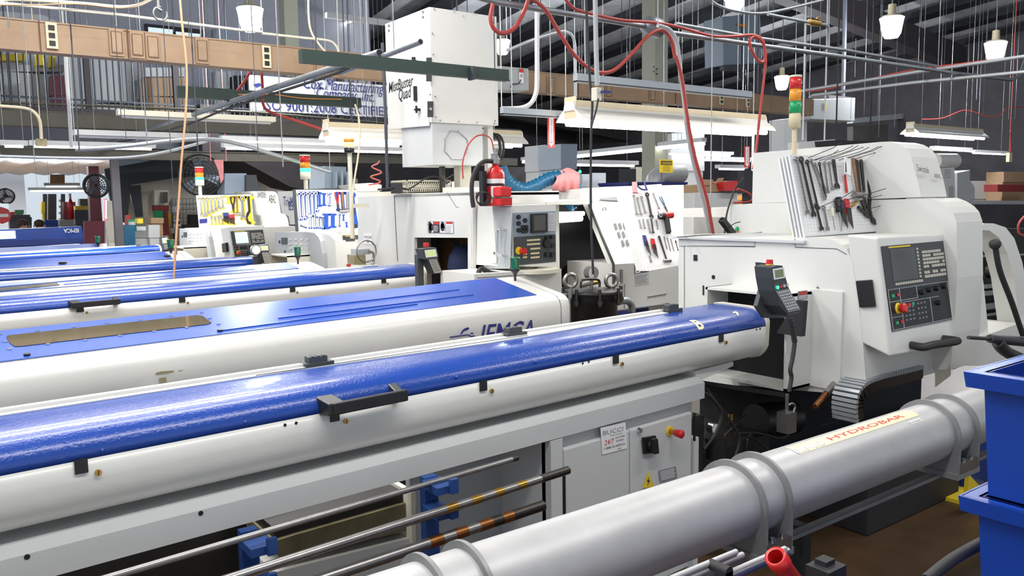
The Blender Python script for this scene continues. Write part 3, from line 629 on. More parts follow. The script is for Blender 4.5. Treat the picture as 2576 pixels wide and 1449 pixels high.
b=B('redhose').tube([A(2576,545,y=2.0),A(2562,565,y=2.0),A(2565,588,y=2.0),A(2590,595,y=2.0)],.006,8); one('coiled_hose',b,'bit of bright red coiled hose at right edge beside curved door','hose')
# ---- signal tower ----
def tower(u,vt,vb,pb,x=None,y=None,r=.03,label='',segs=None,lit=None,pole='cream'):
    t=A(u,vt,x=x,y=y);bt=A(u,vb,x=x,y=y);q=A(u,pb,x=x,y=y);x_,y_=bt.x,bt.y;H=t.z-bt.z
    g=thing('signal_tower',label,'signal light',(x_,y_,q.z))
    obj('pole',B(pole).cyl((x_,y_,q.z),(x_,y_,bt.z+.01),r*.42,n=10),g)
    z=bt.z
    for frac,m in segs:
        h=H*frac; nm={'redlens':'red_lens','amber':'amber_lens','green':'green_lens','gglow':'green_lens','aglow':'amber_lens','beigeplastic':'housing','cream':'cap','black':'housing','chrome':'collar'}[m]
        rr=r if m not in('cream',) else r*1.04
        obj(nm,B(m).lathe((x_,y_,z),(0,0,1),[(0,0),(rr,0),(rr,h*.93),(rr*.96,h*.94),(rr*.96,h),(0,h)],18),g); z+=h
    return g
tower(1999,190,322,596,x=3.80,r=.030,label='tall signal tower with red, orange and green lenses on tan pole above nearest lathe',segs=[(.28,'beigeplastic'),(.23,'green'),(.23,'amber'),(.22,'redlens'),(.04,'cream')],pole='beigeplastic')
# ---- pegboard 1 ----
x0=3.42
BL=A(2026,597,x=x0);TL=A(1987,389,x=x0);BR=A(2207,580,y=BL.y-.02);TR=A(2174,392,y=TL.y-.02)
PB=Fr(TL,TR,BL)
pb=thing('tool_board','white perforated tool board leaning on shoulder of nearest lathe, crowded with dark wrenches','tool board',(BL+BR)/2)
for k in range(4):
    b=B('pvc'); PB.box(b,-.002-.008*k,1,0,1,-.012-.016*k,-.002-.016*k); obj('board_leaf',b,pb)
b=B('black'); PB.box(b,0,1,.995,1.01,-.06,0); obj('bottom_edge',b,pb)
peg(PB,pb,26,24)
Z3=lambda a,c:(1860+a/4.77,340+c/4.77)
G1='tools on the nearest tool board'
T=[((655,262),(800,955),.011,'long combination wrench, leftmost on nearest tool board','steel','combo'),
((715,262),(880,985),.013,'large dark combination wrench, second from left on nearest tool board','darksteel','combo'),
((790,300),(930,900),.010,'dark combination wrench third from left on nearest tool board','darksteel','combo'),
((830,290),(1010,785),.009,'bright long wrench crossing slantwise over others on nearest tool board','steel','combo'),
((880,330),(1040,700),.008,'combination wrench just right of slanting bright wrench on nearest board','steel','combo'),
((935,330),(1010,760),.008,'dark slim wrench at centre left of nearest tool board','darksteel','combo'),
((1000,320),(1050,700),.008,'slim wrench hanging at top centre of nearest tool board','steel','combo'),
((1055,320),(1105,665),.008,'short slim wrench left of black adjustable wrench on nearest board','steel','combo'),
((1115,300),(1165,650),.012,'black adjustable wrench beside white card on nearest tool board','darksteel','adjust'),
((1250,480),(1275,700),.010,'red-handled tool below white card on nearest tool board','red','file'),
((1325,290),(1395,760),.016,'hammer with brown wooden handle on nearest tool board','wood','hammer'),
((1390,300),(1430,760),.020,'wide black file right of wooden hammer on nearest tool board','black','file'),
((1440,300),(1500,900),.014,'large dark adjustable wrench near right edge of nearest tool board','darksteel','adjust'),
((1490,290),(1610,1080),.022,'black hook spanner at right edge of nearest tool board','black','hook'),
((900,820),(975,1150),.011,'dark lower wrench at left of second row on nearest tool board','darksteel','combo'),
((990,850),(1045,1150),.010,'grey wrench second in lower row on nearest tool board','steel','combo'),
((1070,870),(1110,1140),.011,'pale nut driver third in lower row on nearest tool board','cream','driver'),
((1150,760),(1190,1160),.020,'black flashlight hanging in lower row of nearest tool board','black','driver'),
((1200,780),(1250,1120),.016,'blue hex key holder in lower row of nearest tool board','inkblue','set'),
((1265,770),(1310,1130),.017,'red hex key holder in lower row of nearest tool board','red','set'),
((1400,790),(1330,860),.012,'small brass mallet head lying over red holder on nearest board','brass','file'),
((1420,830),(1540,1000),.020,'dark pliers in lower right of nearest tool board','darksteel','pliers')]
for a,c,w_,lab,m,k in T: wrench(PB,Z3(*a),Z3(*c),w_*1.3,lab,G1,m,k,name={'hammer':'hammer','pliers':'pliers','file':'file','set':'hex_key_set','driver':'driver','hook':'hook_spanner'}.get(k,'wrench'),cat={'hammer':'hammer','pliers':'pliers','set':'hex keys','driver':'driver'}.get(k,'wrench'),h=.004+.004*random.random())
wrench(PB,Z3(1228,300),Z3(1228,495),.022,'white card hanging among tools on nearest tool board',None,'paper','tag',h=.03,name='tag_card',cat='card')
b=B('darksteel'); hk=[((820,275),(940,215),(975,170)),((905,300),(1060,245),(1110,210)),((960,305),(1130,250),(1170,210)),((1020,305),(1180,245),(1235,228)),((1090,300),(1255,262),(1300,228)),((1190,300),(1375,250),(1418,218)),((1280,285),(1410,250),(1460,212)),((1345,300),(1480,255),(1525,240)),((1480,310),(1555,285),(1585,258)),((850,310),(910,300),(935,265)),((960,865),(1070,790),(1110,735)),((1470,910),(1670,850),(1725,818)),((1240,790),(1400,745),(1500,712)),((1100,880),(1240,840),(1450,790))]
for k,(p,q,r) in enumerate(hk):
    a=onpl(PB,*Z3(*p),.002);c=onpl(PB,*Z3(*q),.09);e=onpl(PB,*Z3(*r),.12)
    obj('hook',B('darksteel').tube([a,c,e],.0018,5,False),pb)
# ---- handheld pendant on the near feeder ----
def pendant(pts,scr,kp,y,label,depth,btn=None,cable=None,bright=False,mount=None):
    F=Fr(A(*scr[0],y=y),A(*scr[1],y=y),A(*scr[2],y=y))
    c=V((sum(A(u,v,y=y).x for u,v in pts)/len(pts),y,A(*pts[0],y=y).z-.3)); g=thing('control_pendant',label,'control pendant',c)
    b=B('charcoal'); b.prism([A(u,v,y=y) for u,v in pts],(0,depth,0)); obj('housing',b,g,bevel=.003)
    K=Fr(A(*kp[0],y=y-.001),A(*kp[1],y=y-.001),A(*kp[2],y=y-.001))
    b=B('pvc'); F.box(b,-.06,1.06,-.06,1.06,.0,.002); b.use('lcdbright' if bright else 'lcd'); F.box(b,.08,.92,.1,.9,.002,.0025); obj('display',b,g)
    b=B('key' if bright else 'inkgray'); K.box(b,0,1,0,1,0,.002); b.use('softblack' if bright else 'lgray')
    for i in range(5):
        for j in range(7): K.box(b,.08+i*.175,.20+i*.175,.06+j*.13,.12+j*.13,.002,.004)
    obj('keypad',b,g)
    return g,F,K
pts=[(1941,672),(1955,667),(1969,668),(1984,722),(2013,782),(2008,790),(1984,796),(1962,770),(1950,733),(1944,700)]
gp,F,K=pendant(pts,[(1945,678),(1970,674),(1948,702)],[(1951,733),(1983,726),(1982,786)],2.02,'black handheld pendant with small screen at end of nearest bar feeder',.085)
y=2.018
for u,v,m in((1956,723,'gglow'),(1964,721,'redlens'),(1972,719,'lgray'),(1980,717,'lgray')): p=A(u,v,y=y); obj('button',B(m).cyl(p,p+V((0,-.004,0)),.0065,n=12),gp)
p=A(1936,664,y=2.06); obj('emergency_button',B('yellow').cyl(p+V((0,0,-.012)),p,.016).use('red').cyl(p,p+V((0,0,.018)),.015,.013),gp)
b=B('charcoal'); b.prism([A(u,v,y=2.10) for u,v in [(1910,660),(1944,664),(1960,700),(1985,790),(1975,800),(1925,800),(1905,770),(1918,724)]],(0,.02,0)); obj('back_shell',b,gp)
b=B('softblack').hexa([(3.155,2.13,1.08),(3.185,2.13,1.08),(3.185,2.26,1.08),(3.155,2.26,1.08),(3.155,2.12,1.24),(3.185,2.12,1.24),(3.185,2.16,1.24),(3.155,2.16,1.24)]); obj('holder',b,gp)
c=[(1988,800),(1993,815),(1997,840),(1999,860),(1994,900),(1988,930),(1991,950),(1985,985)]
b=B('rubber').tube([A(u,v,y=2.0) for u,v in c],.009,8)
for k in range(12): p=A(1990+k*.8,808+k*4.6,y=2.0); b.torus(p,(0,0,1),.010,.003,10,5)
obj('cable',b,gp)

# ================= chrome cable chain =================
b=B('steel')
path=[(2155,1062),(2152,1030),(2158,990),(2180,965),(2220,950),(2270,938),(2320,925)]
pp=[A(u,v,y=1.95) for u,v in path]
# resample
def resample(pts,n):
    pts=[V(p) for p in pts];d=[0]
    for a,c in zip(pts,pts[1:]): d.append(d[-1]+(c-a).length)
    out=[]
    for k in range(n):
        t=d[-1]*k/(n-1);i=max(j for j in range(len(d)) if d[j]<=t+1e-9);i=min(i,len(pts)-2);f=(t-d[i])/(d[i+1]-d[i]);out.append(pts[i].lerp(pts[i+1],f))
    return out
def smoothpath(pts,k=8):
    q=[V(p) for p in pts];q=[q[0]]+q+[q[-1]];o=[]
    for i in range(1,len(q)-2):
        for j in range(k):
            t=j/k;p0,p1,p2,p3=q[i-1],q[i],q[i+1],q[i+2];o.append(.5*((2*p1)+(p2-p0)*t+(2*p0-5*p1+4*p2-p3)*t*t+(3*p1-p0-3*p2+p3)*t**3))
    return o+[q[-2]]
rs=resample(smoothpath(pp),34); g=thing('cable_chain','chrome link cable chain arching down below screen console of nearest lathe','cable chain',rs[0])
for i in range(33):
    a,c=rs[i],rs[i+1];m_=(a+c)/2;d=(c-a).normalized()
    b=B('chrome').bar(a.lerp(c,.12),a.lerp(c,.88),.012,.11,d.cross(V((0,1,0)))); b=B('emt')
    n_=d.cross(V((0,1,0))).normalized()
    y0_,y1_=-.01,.11; a1=a.lerp(c,.12);c1=a.lerp(c,.86)
    b.hexa([a1+V((0,y0_,0))+n_*.012,c1+V((0,y0_,0))+n_*.012,c1+V((0,y1_,0))+n_*.012,a1+V((0,y1_,0))+n_*.012,a1+V((0,y0_,0))-n_*.004,c1+V((0,y0_,0))-n_*.004,c1+V((0,y1_,0))-n_*.004,a1+V((0,y1_,0))-n_*.004])
    b.use('darksteel').hexa([a+V((0,y0_+.004,0))-n_*.0,c+V((0,y0_+.004,0)),c+V((0,y1_-.004,0)),a+V((0,y1_-.004,0)),a+V((0,y0_+.004,0))-n_*.05,c+V((0,y0_+.004,0))-n_*.05,c+V((0,y1_-.004,0))-n_*.05,a+V((0,y1_-.004,0))-n_*.05])
    obj('link',b,g)
# ================= dark machinery under the lathe =================
b=B('dark').box(3.0,3.5,2.35,3.1,0,.62); g=thing('coolant_unit','dark coolant and pump unit with gauge under mouth of nearest lathe','coolant unit',(3.1,2.6,0))
obj('tank',B('oily').box(2.95,3.45,2.5,3.1,0,.5),g)
obj('housing',B('softblack').box(2.72,2.86,2.42,2.62,.35,A(1785,1040,y=2.42).z),g,bevel=.01)
p=A(1787,1075,y=2.41); obj('gauge',B('steel').cyl(p,p+V((0,-.03,0)),.026,n=20).use('paper').cyl(p+V((0,-.03,0)),p+V((0,-.031,0)),.022,n=20).use('ink').bar(p+V((0,-.0325,0)),p+V((.012,-.0325,.012)),.002,.001),g)
obj('filter',B('oily').cyl(A(1800,1150,y=2.4),A(1800,1100,y=2.4),.05),g)
b=B('steel'); p=A(1993,1090,y=2.1); b.box(p.x-.03,p.x+.03,p.y,p.y+.06,p.z,p.z+.09); b.cyl(p+V((0,.03,.09)),p+V((0,.03,.17)),.008); b.tube([A(1983,1020,y=2.12),A(1992,1015,y=2.12),A(2000,1022,y=2.12),A(1995,1040,y=2.12),A(1992,1060,y=2.12)],.006,6); obj('valve',b,g)
obj('motor',B('oily').cyl(A(1900,1060,y=2.6),A(1990,1050,y=2.6),.09),g); obj('fitting',B('brass').cyl(A(1838,1040,y=2.5),A(1838,1062,y=2.5),.012),g)
for k,(c,r) in enumerate([([(1765,985),(1790,1000),(1815,1040),(1800,1090),(1770,1130)],.008),([(1775,975),(1800,1010),(1830,1050),(1860,1100),(1850,1150)],.007),([(1850,1092),(1900,1088),(1960,1102),(1985,1095)],.006),([(1860,1110),(1880,1100),(1900,1105),(1920,1120),(1935,1135)],.007),([(1875,1045),(1850,1070),(1820,1100)],.006),([(1890,1090),(1880,1110),(1875,1140)],.008),([(2060,1070),(2100,1060),(2135,1030)],.004),([(1800,985),(1830,1030),(1845,1060)],.006),([(1765,1130),(1790,1105),(1830,1120),(1840,1160)],.009)]):
    obj('cable',B('rubber').tube([A(u,v,y=2.35+.03*k) for u,v in c],r,6),g)
b=B('oily').hexa([A(1750,965,y=2.45),A(1975,1000,y=2.2),A(1975,1000,y=2.7),A(1750,965,y=2.9),A(1750,955,y=2.45),A(1975,988,y=2.2),A(1975,988,y=2.7),A(1750,955,y=2.9)])
obj('drip_tray',b,g)
# ================= BIG GREY TUBE (foreground) =================
tc_phi=-math.tan(math.radians(30.76)); D=1.62
ty_=D*math.cos(math.radians(30.76)); tz_=1.70-D*math.sin(math.radians(30.76)); tr_=.0999
def tubeu(u,v): # x on the tube's front surface line seen at pixel
    return A(u,v,y=ty_-tr_*.3).x
g=thing('bar_feed_tube','big grey metal bar feed tube crossing lower right foreground, with red lettered strip','bar feed tube',(1.6,ty_,0))
b=B('alu').cyl((-.4,ty_,tz_),(4.2,ty_,tz_),tr_,n=48); tb=obj('tube',b,g)
def xs(u,v,dy=0): return A(u,v,y=ty_+dy).x
# flanges: (u,v) of the top of each ring
# top-of-ring pixels: 1040,1385 / 1155,1352 / 1815,1148 / 1885,1130 / 2300,998 / 2370,988
for (u,v) in [(1052,1388),(1150,1352),(1812,1150),(1878,1132),(2298,1000),(2362,988)]:
    x=A(u,v,z=tz_+tr_*1.16).x
    b=B('aluring').cyl((x-.005,ty_,tz_),(x+.005,ty_,tz_),tr_*1.17,n=48)
    b.box(x-.0045,x+.0045,ty_-tr_*1.165,ty_+tr_*1.165,tz_-tr_*1.25,tz_); obj('flange',b,g)
xr=[A(1052,1388,z=tz_+tr_*1.16).x,A(1150,1352,z=tz_+tr_*1.16).x,A(1812,1150,z=tz_+tr_*1.16).x,A(1878,1132,z=tz_+tr_*1.16).x,A(2298,1000,z=tz_+tr_*1.16).x,A(2362,988,z=tz_+tr_*1.16).x]
for i in (0,2,4):
    a,c=xr[i],xr[i+1]
    b=B('aluring').box(a-.01,c+.01,ty_-tr_*1.17,ty_+tr_*1.17,tz_-tr_*1.4,tz_-tr_*1.2); b.use('steel').box(a,c,ty_-tr_*1.17,ty_-tr_*1.02,tz_-tr_*1.21,tz_-tr_*.85)
    cl=obj('clamp_base',b,g)
    for xx in(a+(c-a)*.3,a+(c-a)*.7): obj('bolt',B('chrome').cyl((xx,ty_-tr_*1.1,tz_-tr_*.86),(xx,ty_-tr_*1.1,tz_-tr_*.74),.008,n=6),cl)
b=B('aluring').box(-.4,4.2,ty_-.05,ty_-.02,tz_-tr_*1.5,tz_-tr_*1.38); b.box(-.4,4.2,ty_+.05,ty_+.08,tz_-tr_*1.5,tz_-tr_*1.38); obj('rail',b,g)
x=A(2008,1350,y=ty_).x; obj('stand_leg',B('softblack').box(x-.02,x+.02,ty_-.03,ty_+.03,0,tz_-tr_*1.4),g)
obj('stand_leg',B('softblack').box(3.9,3.95,ty_-.03,ty_+.03,0,tz_-tr_*1.4),g)
obj('stand_leg',B('softblack').box(.0,.05,ty_-.03,ty_+.03,0,tz_-tr_*1.4),g)
# curved sticker with letters: map (x,theta)
def tp(u,v):
    d=ray(u,v).normalized(); oy=-ty_;oz=EYE.z-tz_; a=d.y**2+d.z**2;bb=2*(oy*d.y+oz*d.z);c=oy*oy+oz*oz-(tr_*1.008)**2; disc=bb*bb-4*a*c
    t=(-bb-math.sqrt(max(disc,0)))/(2*a); p=EYE+d*t; return p.x,math.atan2(p.z-tz_,-(p.y-ty_))
xa,tha=tp(2012,1142); xb,_=tp(2322,1050); _,thb=tp(2005,1122)
tha=tp(2020,1140)[1]; tht=math.radians(97)
th0,th1=tha,min(tht,tha+.55)
def cylmap(x,th,r=1.0): return V((x,ty_-math.cos(th)*tr_*r,tz_+math.sin(th)*tr_*r))
b=B('yellowpaper'); vs=[];n=8
for i in range(n+1): vs+= [cylmap(xa-.0,th0+(th1-th0)*i/n,1.006),cylmap(xb,th0+(th1-th0)*i/n,1.006)]
b.add(vs,[(2*i,2*i+1,2*i+3,2*i+2) for i in range(n)]); stk=obj('sticker',b,tb,label='cream strip with red letters')
def curvetext(s,x0,x1,ta,tb_,m,name,r=1.010,bold=0,shear=0):
    b=B(m).text(s,(0,0,0),(1,0,0),(0,1,0),.72,0,1,shear,bold); slice_y(b)
    b.v=[cylmap(x0+(x1-x0)*p.x,ta+(tb_-ta)*p.y,r) for p in b.v]; return obj(name,b,tb)
xh0,_=tp(2092,1108); xh1,_=tp(2282,1050)
curvetext('HYDROBAR',xh0,xh1,th0+(th1-th0)*.25,th0+(th1-th0)*.80,'inkred','lettering',bold=.015)
curvetext('LNS',tp(2003,1138)[0],tp(2080,1120)[0],th0+(th1-th0)*.1,th0+(th1-th0)*.75,'pvc','lettering',bold=.02)
curvetext('LNS',tp(2003,1138)[0]+.002,tp(2080,1120)[0]+.002,th0+(th1-th0)*.08,th0+(th1-th0)*.73,'inkgray','lettering_outline',r=1.008,bold=.03)
xp0,tp0=tp(2292,1066);xp1,tp1=tp(2322,1058)
b=B('paper');vs=[]
for i in range(5): vs+=[cylmap(xp0-.003,tp0-.02+.13*i/4,1.006),cylmap(xp1,tp0-.02+.13*i/4,1.006)]
b.add(vs,[(2*i,2*i+1,2*i+3,2*i+2) for i in range(4)]); obj('sticker',b,tb); curvetext('PATENT',xp0,xp1-.002,tp0,tp0+.09,'ink','lettering')

# ================= steel bars on a blue rack, in front of the cabinet =================
yb=1.93
rk=thing('bar_rack','blue bracket rack holding three long steel bars under nearest bar feeder','bar rack',A(1085,1350,y=2.05)*1)
for (u,us) in ((1085,(1200,1340)),(628,(1335,1430))):
    p=A(u,us[0],y=2.02);q=A(u,us[1]+60,y=2.02)
    obj('upright',B('rackblue').box(p.x-.022,p.x+.022,2.02,2.05,max(q.z-.4,0),p.z),rk)
    for (du,dv) in (((25,-2),(25,60)) if u==1085 else ((32,8),(32,95))):
        c=A(u+du,us[0]+dv+8,y=1.99); obj('arm',B('rackblue').box(c.x-.05,c.x+.012,1.93,2.02,c.z-.022,c.z+.0),rk)
        obj('arm_tip',B('rackblue').box(c.x-.012,c.x+.012,1.915,1.93,c.z-.022,c.z+.02),rk)
def steelbar(L,R,r,y,label,rings,tip,m='darksteel',rm='brass'):
    R_=A(*R,y=y);L_=A(*L,z=R_.z); L_=R_+(L_-R_).normalized()*2.6
    g=thing('steel_bar',label,'steel bar',(R_+L_)/2,'steel bars on the blue rack')
    obj('bar',B('steel' if m=='darksteel' else m).cyl(R_,L_,r,n=20),g)
    for u0,v0,u1,v1 in rings:
        a=A(u0,v0,y=y);c=A(u1,v1,y=y); d=(L_-R_).normalized()
        a=R_+d*(R_-a).length; c=R_+d*(R_-c).length; obj('collar',B(rm).cyl(a,c,r*1.06,n=20),g)
    d=(R_-L_).normalized(); obj('tip',B('darksteel').cyl(R_-d*tip,R_+d*.002,r*1.04,n=20).use('chrome').cyl(R_+d*.002,R_+d*.003,r*.8,r*.6,n=16),g)
steelbar((300,1445),(1300,1152),.0085,2.0,'thinnest bright steel bar, topmost on blue rack under nearest feeder',[],.02)
steelbar((600,1449),(1428,1183),.0125,1.95,'middle steel bar with narrow brass collars, on blue rack',[(1102,1281,1130,1272),(1168,1260,1194,1252),(1230,1240,1253,1233),(1290,1220,1313,1214)],.12)
steelbar((830,1449),(1365,1272),.0150,1.90,'lowest steel bar with wide copper collars on blue rack',[(1068,1372,1102,1360),(1135,1349,1166,1338),(1198,1327,1230,1316),(1258,1307,1285,1297)],.20,rm='copper')

# interior seen through the stand opening
g=thing('chip_tray','oil-stained pale sheet metal tray inside open stand of nearest feeder','tray',(1.2,2.6,.1))
def TP(pts,y,d,m,n): return obj(n,pxprism(B(m),pts,(0,d,0),y=y),g)
TP([(690,1362),(745,1345),(1035,1262),(1046,1330),(760,1398),(700,1400)],2.5,.3,'tray','tray'); TP([(690,1330),(1030,1232),(1034,1262),(690,1362)],2.52,.3,'oily','tray_lip')
TP([(690,1440),(1050,1350),(1050,1500),(690,1560)],2.48,.3,'fwhite','support'); TP([(1034,1240),(1046,1236),(1046,1420),(1038,1420)],2.46,.3,'cream','end_plate')
one('dark_aisle_panel',B('oily').box(-1,1.9,2.9,2.92,0,.86),'black oily panel behind tray under nearest feeder','panel')  # dark sheet added in place of the shaded aisle between the feeders
g=thing('valve_block','small regulator with blue body and black knob on pale plate under nearest feeder','valve',(2.0,2.5,.5))
obj('plate',B('cream').box(1.86,2.08,2.62,2.64,.2,.84),g); p=A(1205,1230,y=2.6); obj('body',B('inkblue').box(p.x-.05,p.x+.05,2.56,2.62,p.z-.03,p.z+.05),g)
obj('gauge',B('steel').torus(p+V((0,-.05,-.05)),(0,1,0),.03,.004,16,6),g); obj('knob',B('black').cyl(p+V((0,-.02,-.12)),p+V((0,-.02,-.17)),.02),g)
for k in range(5): obj('hole',B('black').box(2.05,2.06,2.617,2.62,.3+k*.09,.32+k*.09),g)

# ================= bottom right: bins, bracket, pipes =================
P=A(2487,935,y=.72)
def bin_(z1,label,g0=None):
    h=.245; x0=1.63;y1=.735; W=.55; Dp=.42
    g=thing('storage_bin',label,'bin',(x0+W/2,y1-Dp/2,z1-h),'stacked blue bins')
    t=.006
    def ring(b,a,z0,zt,e0,e1):
        b.hexa([(x0+a-e0,y1-a+e0-.0,z0),(x0+a-e0+.0,y1-Dp-e0+a,z0),(x0+a-e0+t,y1-Dp+a,z0),(x0+a-e0+t,y1-a,z0),(x0+a-e1,y1-a+e1,zt),(x0+a-e1,y1-Dp-e1+a,zt),(x0+a-e1+t,y1-Dp+a,zt),(x0+a-e1+t,y1-a,zt)])
    def box_ring(b,i0,i1,z0,zt):  # walls with inset i0 at bottom, i1 at top
        c=lambda i,z:[(x0+i,y1-i,z),(x0+W-i,y1-i,z),(x0+W-i,y1-Dp+i,z),(x0+i,y1-Dp+i,z)]
        o0,o1=c(i0,z0),c(i1,zt);n0,n1=c(i0+t,z0),c(i1+t,zt)
        for k in range(4):
            j=(k+1)%4; b.hexa([o0[k],o0[j],n0[j],n0[k],o1[k],o1[j],n1[j],n1[k]])
    b=B('binblue'); box_ring(b,.035,.022,z1-h,z1); b.box(x0+.035,x0+W-.035,y1-Dp+.035,y1-.035,z1-h,z1-h+.006); obj('body',b,g)
    b=B('binblue'); box_ring(b,.0,-.004,z1-.03,z1); c=[(x0,y1),(x0+W,y1),(x0+W,y1-Dp),(x0,y1-Dp)]; i=[(x0+.03,y1-.03),(x0+W-.03,y1-.03),(x0+W-.03,y1-Dp+.03),(x0+.03,y1-Dp+.03)]
    for k in range(4):
        j=(k+1)%4; b.hexa([(*c[k],z1-.006),(*c[j],z1-.006),(*i[j],z1-.006),(*i[k],z1-.006),(*c[k],z1),(*c[j],z1),(*i[j],z1),(*i[k],z1)])
    obj('rim',b,g)
z_=A(2487,935,x=1.66).z
bin_(z_,'top one of the stacked blue plastic bins at right edge'); bin_(z_-.248,'blue plastic bin directly below top bin at right edge, its lip sticking out')
for k in range(2,6):
    if z_-.248*k-.245>-.05: bin_(z_-.248*k,'blue plastic bin low in stack at right edge, mostly out of picture')
z5=z_-.248*4-.245
one('dolly',B('softblack').box(1.66,2.15,.33,.72,0,max(.02,z_-.248*([k for k in range(6) if z_-.248*k-.245>-.05 or k<2][-1])-.246)),'low black platform under stacked blue bins','dolly')
# yellow bracket
y=1.95
pts=[(2437,1192),(2478,1238),(2500,1241),(2518,1228),(2560,1200),(2560,1262),(2515,1275),(2495,1277),(2433,1260)]
b=B('yellow'); pxprism(b,pts,(0,.02,0),y=y); g=thing('machine_stand_bracket','yellow steel bracket behind big grey tube beside blue bins','bracket',A(2490,1277,y=y)); g.location.z=0; g['_o']=tuple(g.location)
obj('plate',b,g); p=A(2490,1277,y=y); obj('foot',B('yellow').box(p.x-.12,p.x+.3,p.y,p.y+.25,0,.02).box(p.x-.1,p.x+.2,p.y,p.y+.02,0,p.z+.03),g)
# dark tanks on the floor behind the tube
b=B('softblack').box(3.75,4.7,2.13,2.55,0,.36); one('coolant_tank',b,'low black tank on brown floor beneath big grey tube','tank',bevel=.01)
b=B('darkblue').box(4.78,5.4,2.1,2.5,0,.38); one('blue_drum_tank',b,'dark blue tank standing behind yellow bracket','tank',bevel=.01)
# aluminium bars bundle low
for k,(a,c) in enumerate([((1722,1442),(1852,1388)),((1745,1449),(1868,1395)),((1830,1449),(1975,1380))]):
    y=1.1; p=A(*a,y=y);q=A(*c,y=y); z=(p.z+q.z)/2; q=A(*c,y=y); p=q+(p-q).normalized()*1.0; p.z=q.z
    b=B('alu').cyl(p,q,.0065,n=12).use('black').cyl(q,q+(q-p).normalized()*.001,.0045,n=12); one('aluminium_bar',b,['aluminium bar lowest of three beneath big grey tube','aluminium bar just above lowest one beneath big grey tube','aluminium bar ending next to open tube end by red pipe'][k],'bar')
b=B('steel').torus(A(1980,1389,y=1.1),(1,0,0),.011,.0015,20,6).cyl(A(1980,1389,y=1.1),A(1980,1389,y=1.1)+V((-.5,0,0)),.0115,n=16,caps=False); one('thin_steel_tube',b,'thin hollow steel tube, open end beside red pipe','tube')
p=A(1950,1400,y=.95);q=A(2000,1470,y=.95)
b=B('red'); d=(q-p).normalized(); b.lathe(p,d,[(.016,0),(.022,0),(.0225,.03),(.020,.035),(.020,.4)],24); b.lathe(p,d,[(.016,0),(.016,.2)],24); one('red_pipe',b,'short red plastic pipe with open end in bottom foreground','pipe')
p=A(2108,1432,y=1.0); b=B('softblack').box(p.x-.035,p.x+.035,p.y,p.y+.06,p.z-.06,p.z+.0).box(p.x-.015,p.x+.02,p.y+.02,p.y+.05,p.z,p.z+.012); b.box(p.x-.02,p.x+.02,p.y+.02,p.y+.05,0,p.z-.05); one('black_clamp',b,'black block clamp on post at bottom edge right of red pipe','clamp')
b=B('rubber').tube([A(2330,1460,y=.75),A(2400,1405,y=.75),A(2500,1350,y=.75),A(2560,1320,y=.75)],.012,10); one('rubber_hose',b,'thick dark rubber hose slanting up to lower blue bin','hose')
p=A(1835,1440,y=1.05); b=B('softblack').cyl(p,p+V((0,.05,0)),.012).box(p.x-.012,p.x+.012,p.y,p.y+.03,0,p.z); one('roller_support',b,'small black roller support beneath aluminium bars','support')
Z7=lambda a,c:(880+a/3.813,380+c/3.813)
Z8=lambda a,c:(1380+a/3.622,400+c/3.622)
Z6=lambda a,c:(430+a/4.262,380+c/4.262)
def pz(Z,L): return [Z(*p) for p in L]
# ================= SECOND LATHE (with mist collector above) =================
m2=thing('automatic_lathe','older white lathe in middle of picture with square dark opening and warning stickers','lathe',(4.2,6.2,0))
xm=3.6
b=B('white'); pxprism(b,pz(Z7,[(425,425),(860,398),(930,398),(1180,540),(1200,545)]),(.9,0,0),x=xm)
b=B('white')
yn=A(1187,600,x=xm).y; yr_=A(991,600,x=xm).y
top=[Z7(425,425),Z7(930,400),Z7(1172,400),Z7(1172,540)]
# face with a real opening: left strip, right strip, top part, sides
o1=Z7(618,828);o2=Z7(1165,832);o3=Z7(1168,1235)
pxprism(b,[Z7(425,425),Z7(930,398),Z7(1180,398),Z7(1180,832),Z7(425,828)],(.03,0,0),x=xm)
pxprism(b,[Z7(425,828),Z7(618,828),(1043,760),(991,760)],(.03,0,0),x=xm)
pxprism(b,[Z7(1165,832),Z7(1180,832),(1190,800),(1186,800)],(.03,0,0),x=xm)
obj('front_panel',b,m2)
zt2=A(1187,485,x=xm).z
b=B('white').box(xm+.03,xm+.9,yn,yn+.03,.0,zt2).box(xm+.03,xm+.9,yr_-.03,yr_,.0,zt2).box(xm+.0,xm+.9,yn,yr_,zt2-.02,zt2+.01); obj('body',b,m2)
b=B('rust'); b.box(xm+.45,xm+.48,yn+.03,yr_-.03,.3,zt2-.05); obj('opening',b,m2)
b=B('softblack')
p=A(1105,640,x=xm+.35); b.box(xm+.3,xm+.34,p.y-.02,p.y+.06,.5,zt2-.1)
for k in range(4): b.tube([A(1132+k*6,600,x=xm+.3),A(1150+k*4,625+k*4,x=xm+.3),A(1180,640+k*3,x=xm+.3)],.008,6)
obj('cabling',b,m2); b=B('navy'); p=A(1165,670,x=xm+.25); b.sph(p,.16,12,(.8,1,1.2)); obj('cloth_bundle',b,m2)
p=A(1160,715,x=xm+.02); obj('motor',B('oily').cyl(p+V((.02,.2,0)),p+V((.02,-.1,0)),.09).use('steel').cyl(p+V((.02,.26,0)),p+V((.02,.2,0)),.06),m2)
b=B('white'); pxprism(b,pz(Z7,[(75,440),(425,425),(455,1300),(85,1300)]),(.8,0,0),x=xm+.02); obj('rear_section',b,m2)
b=B('cream'); pxprism(b,pz(Z7,[(228,395),(430,385),(430,428),(228,432)]),(.5,0,0),x=xm+.05); obj('top_trim',b,m2)
b=B('cream'); pxprism(b,pz(Z7,[(890,350),(1250,345),(1250,400),(890,400)]),(.3,0,0),x=xm+.15); obj('top_trim',b,m2)
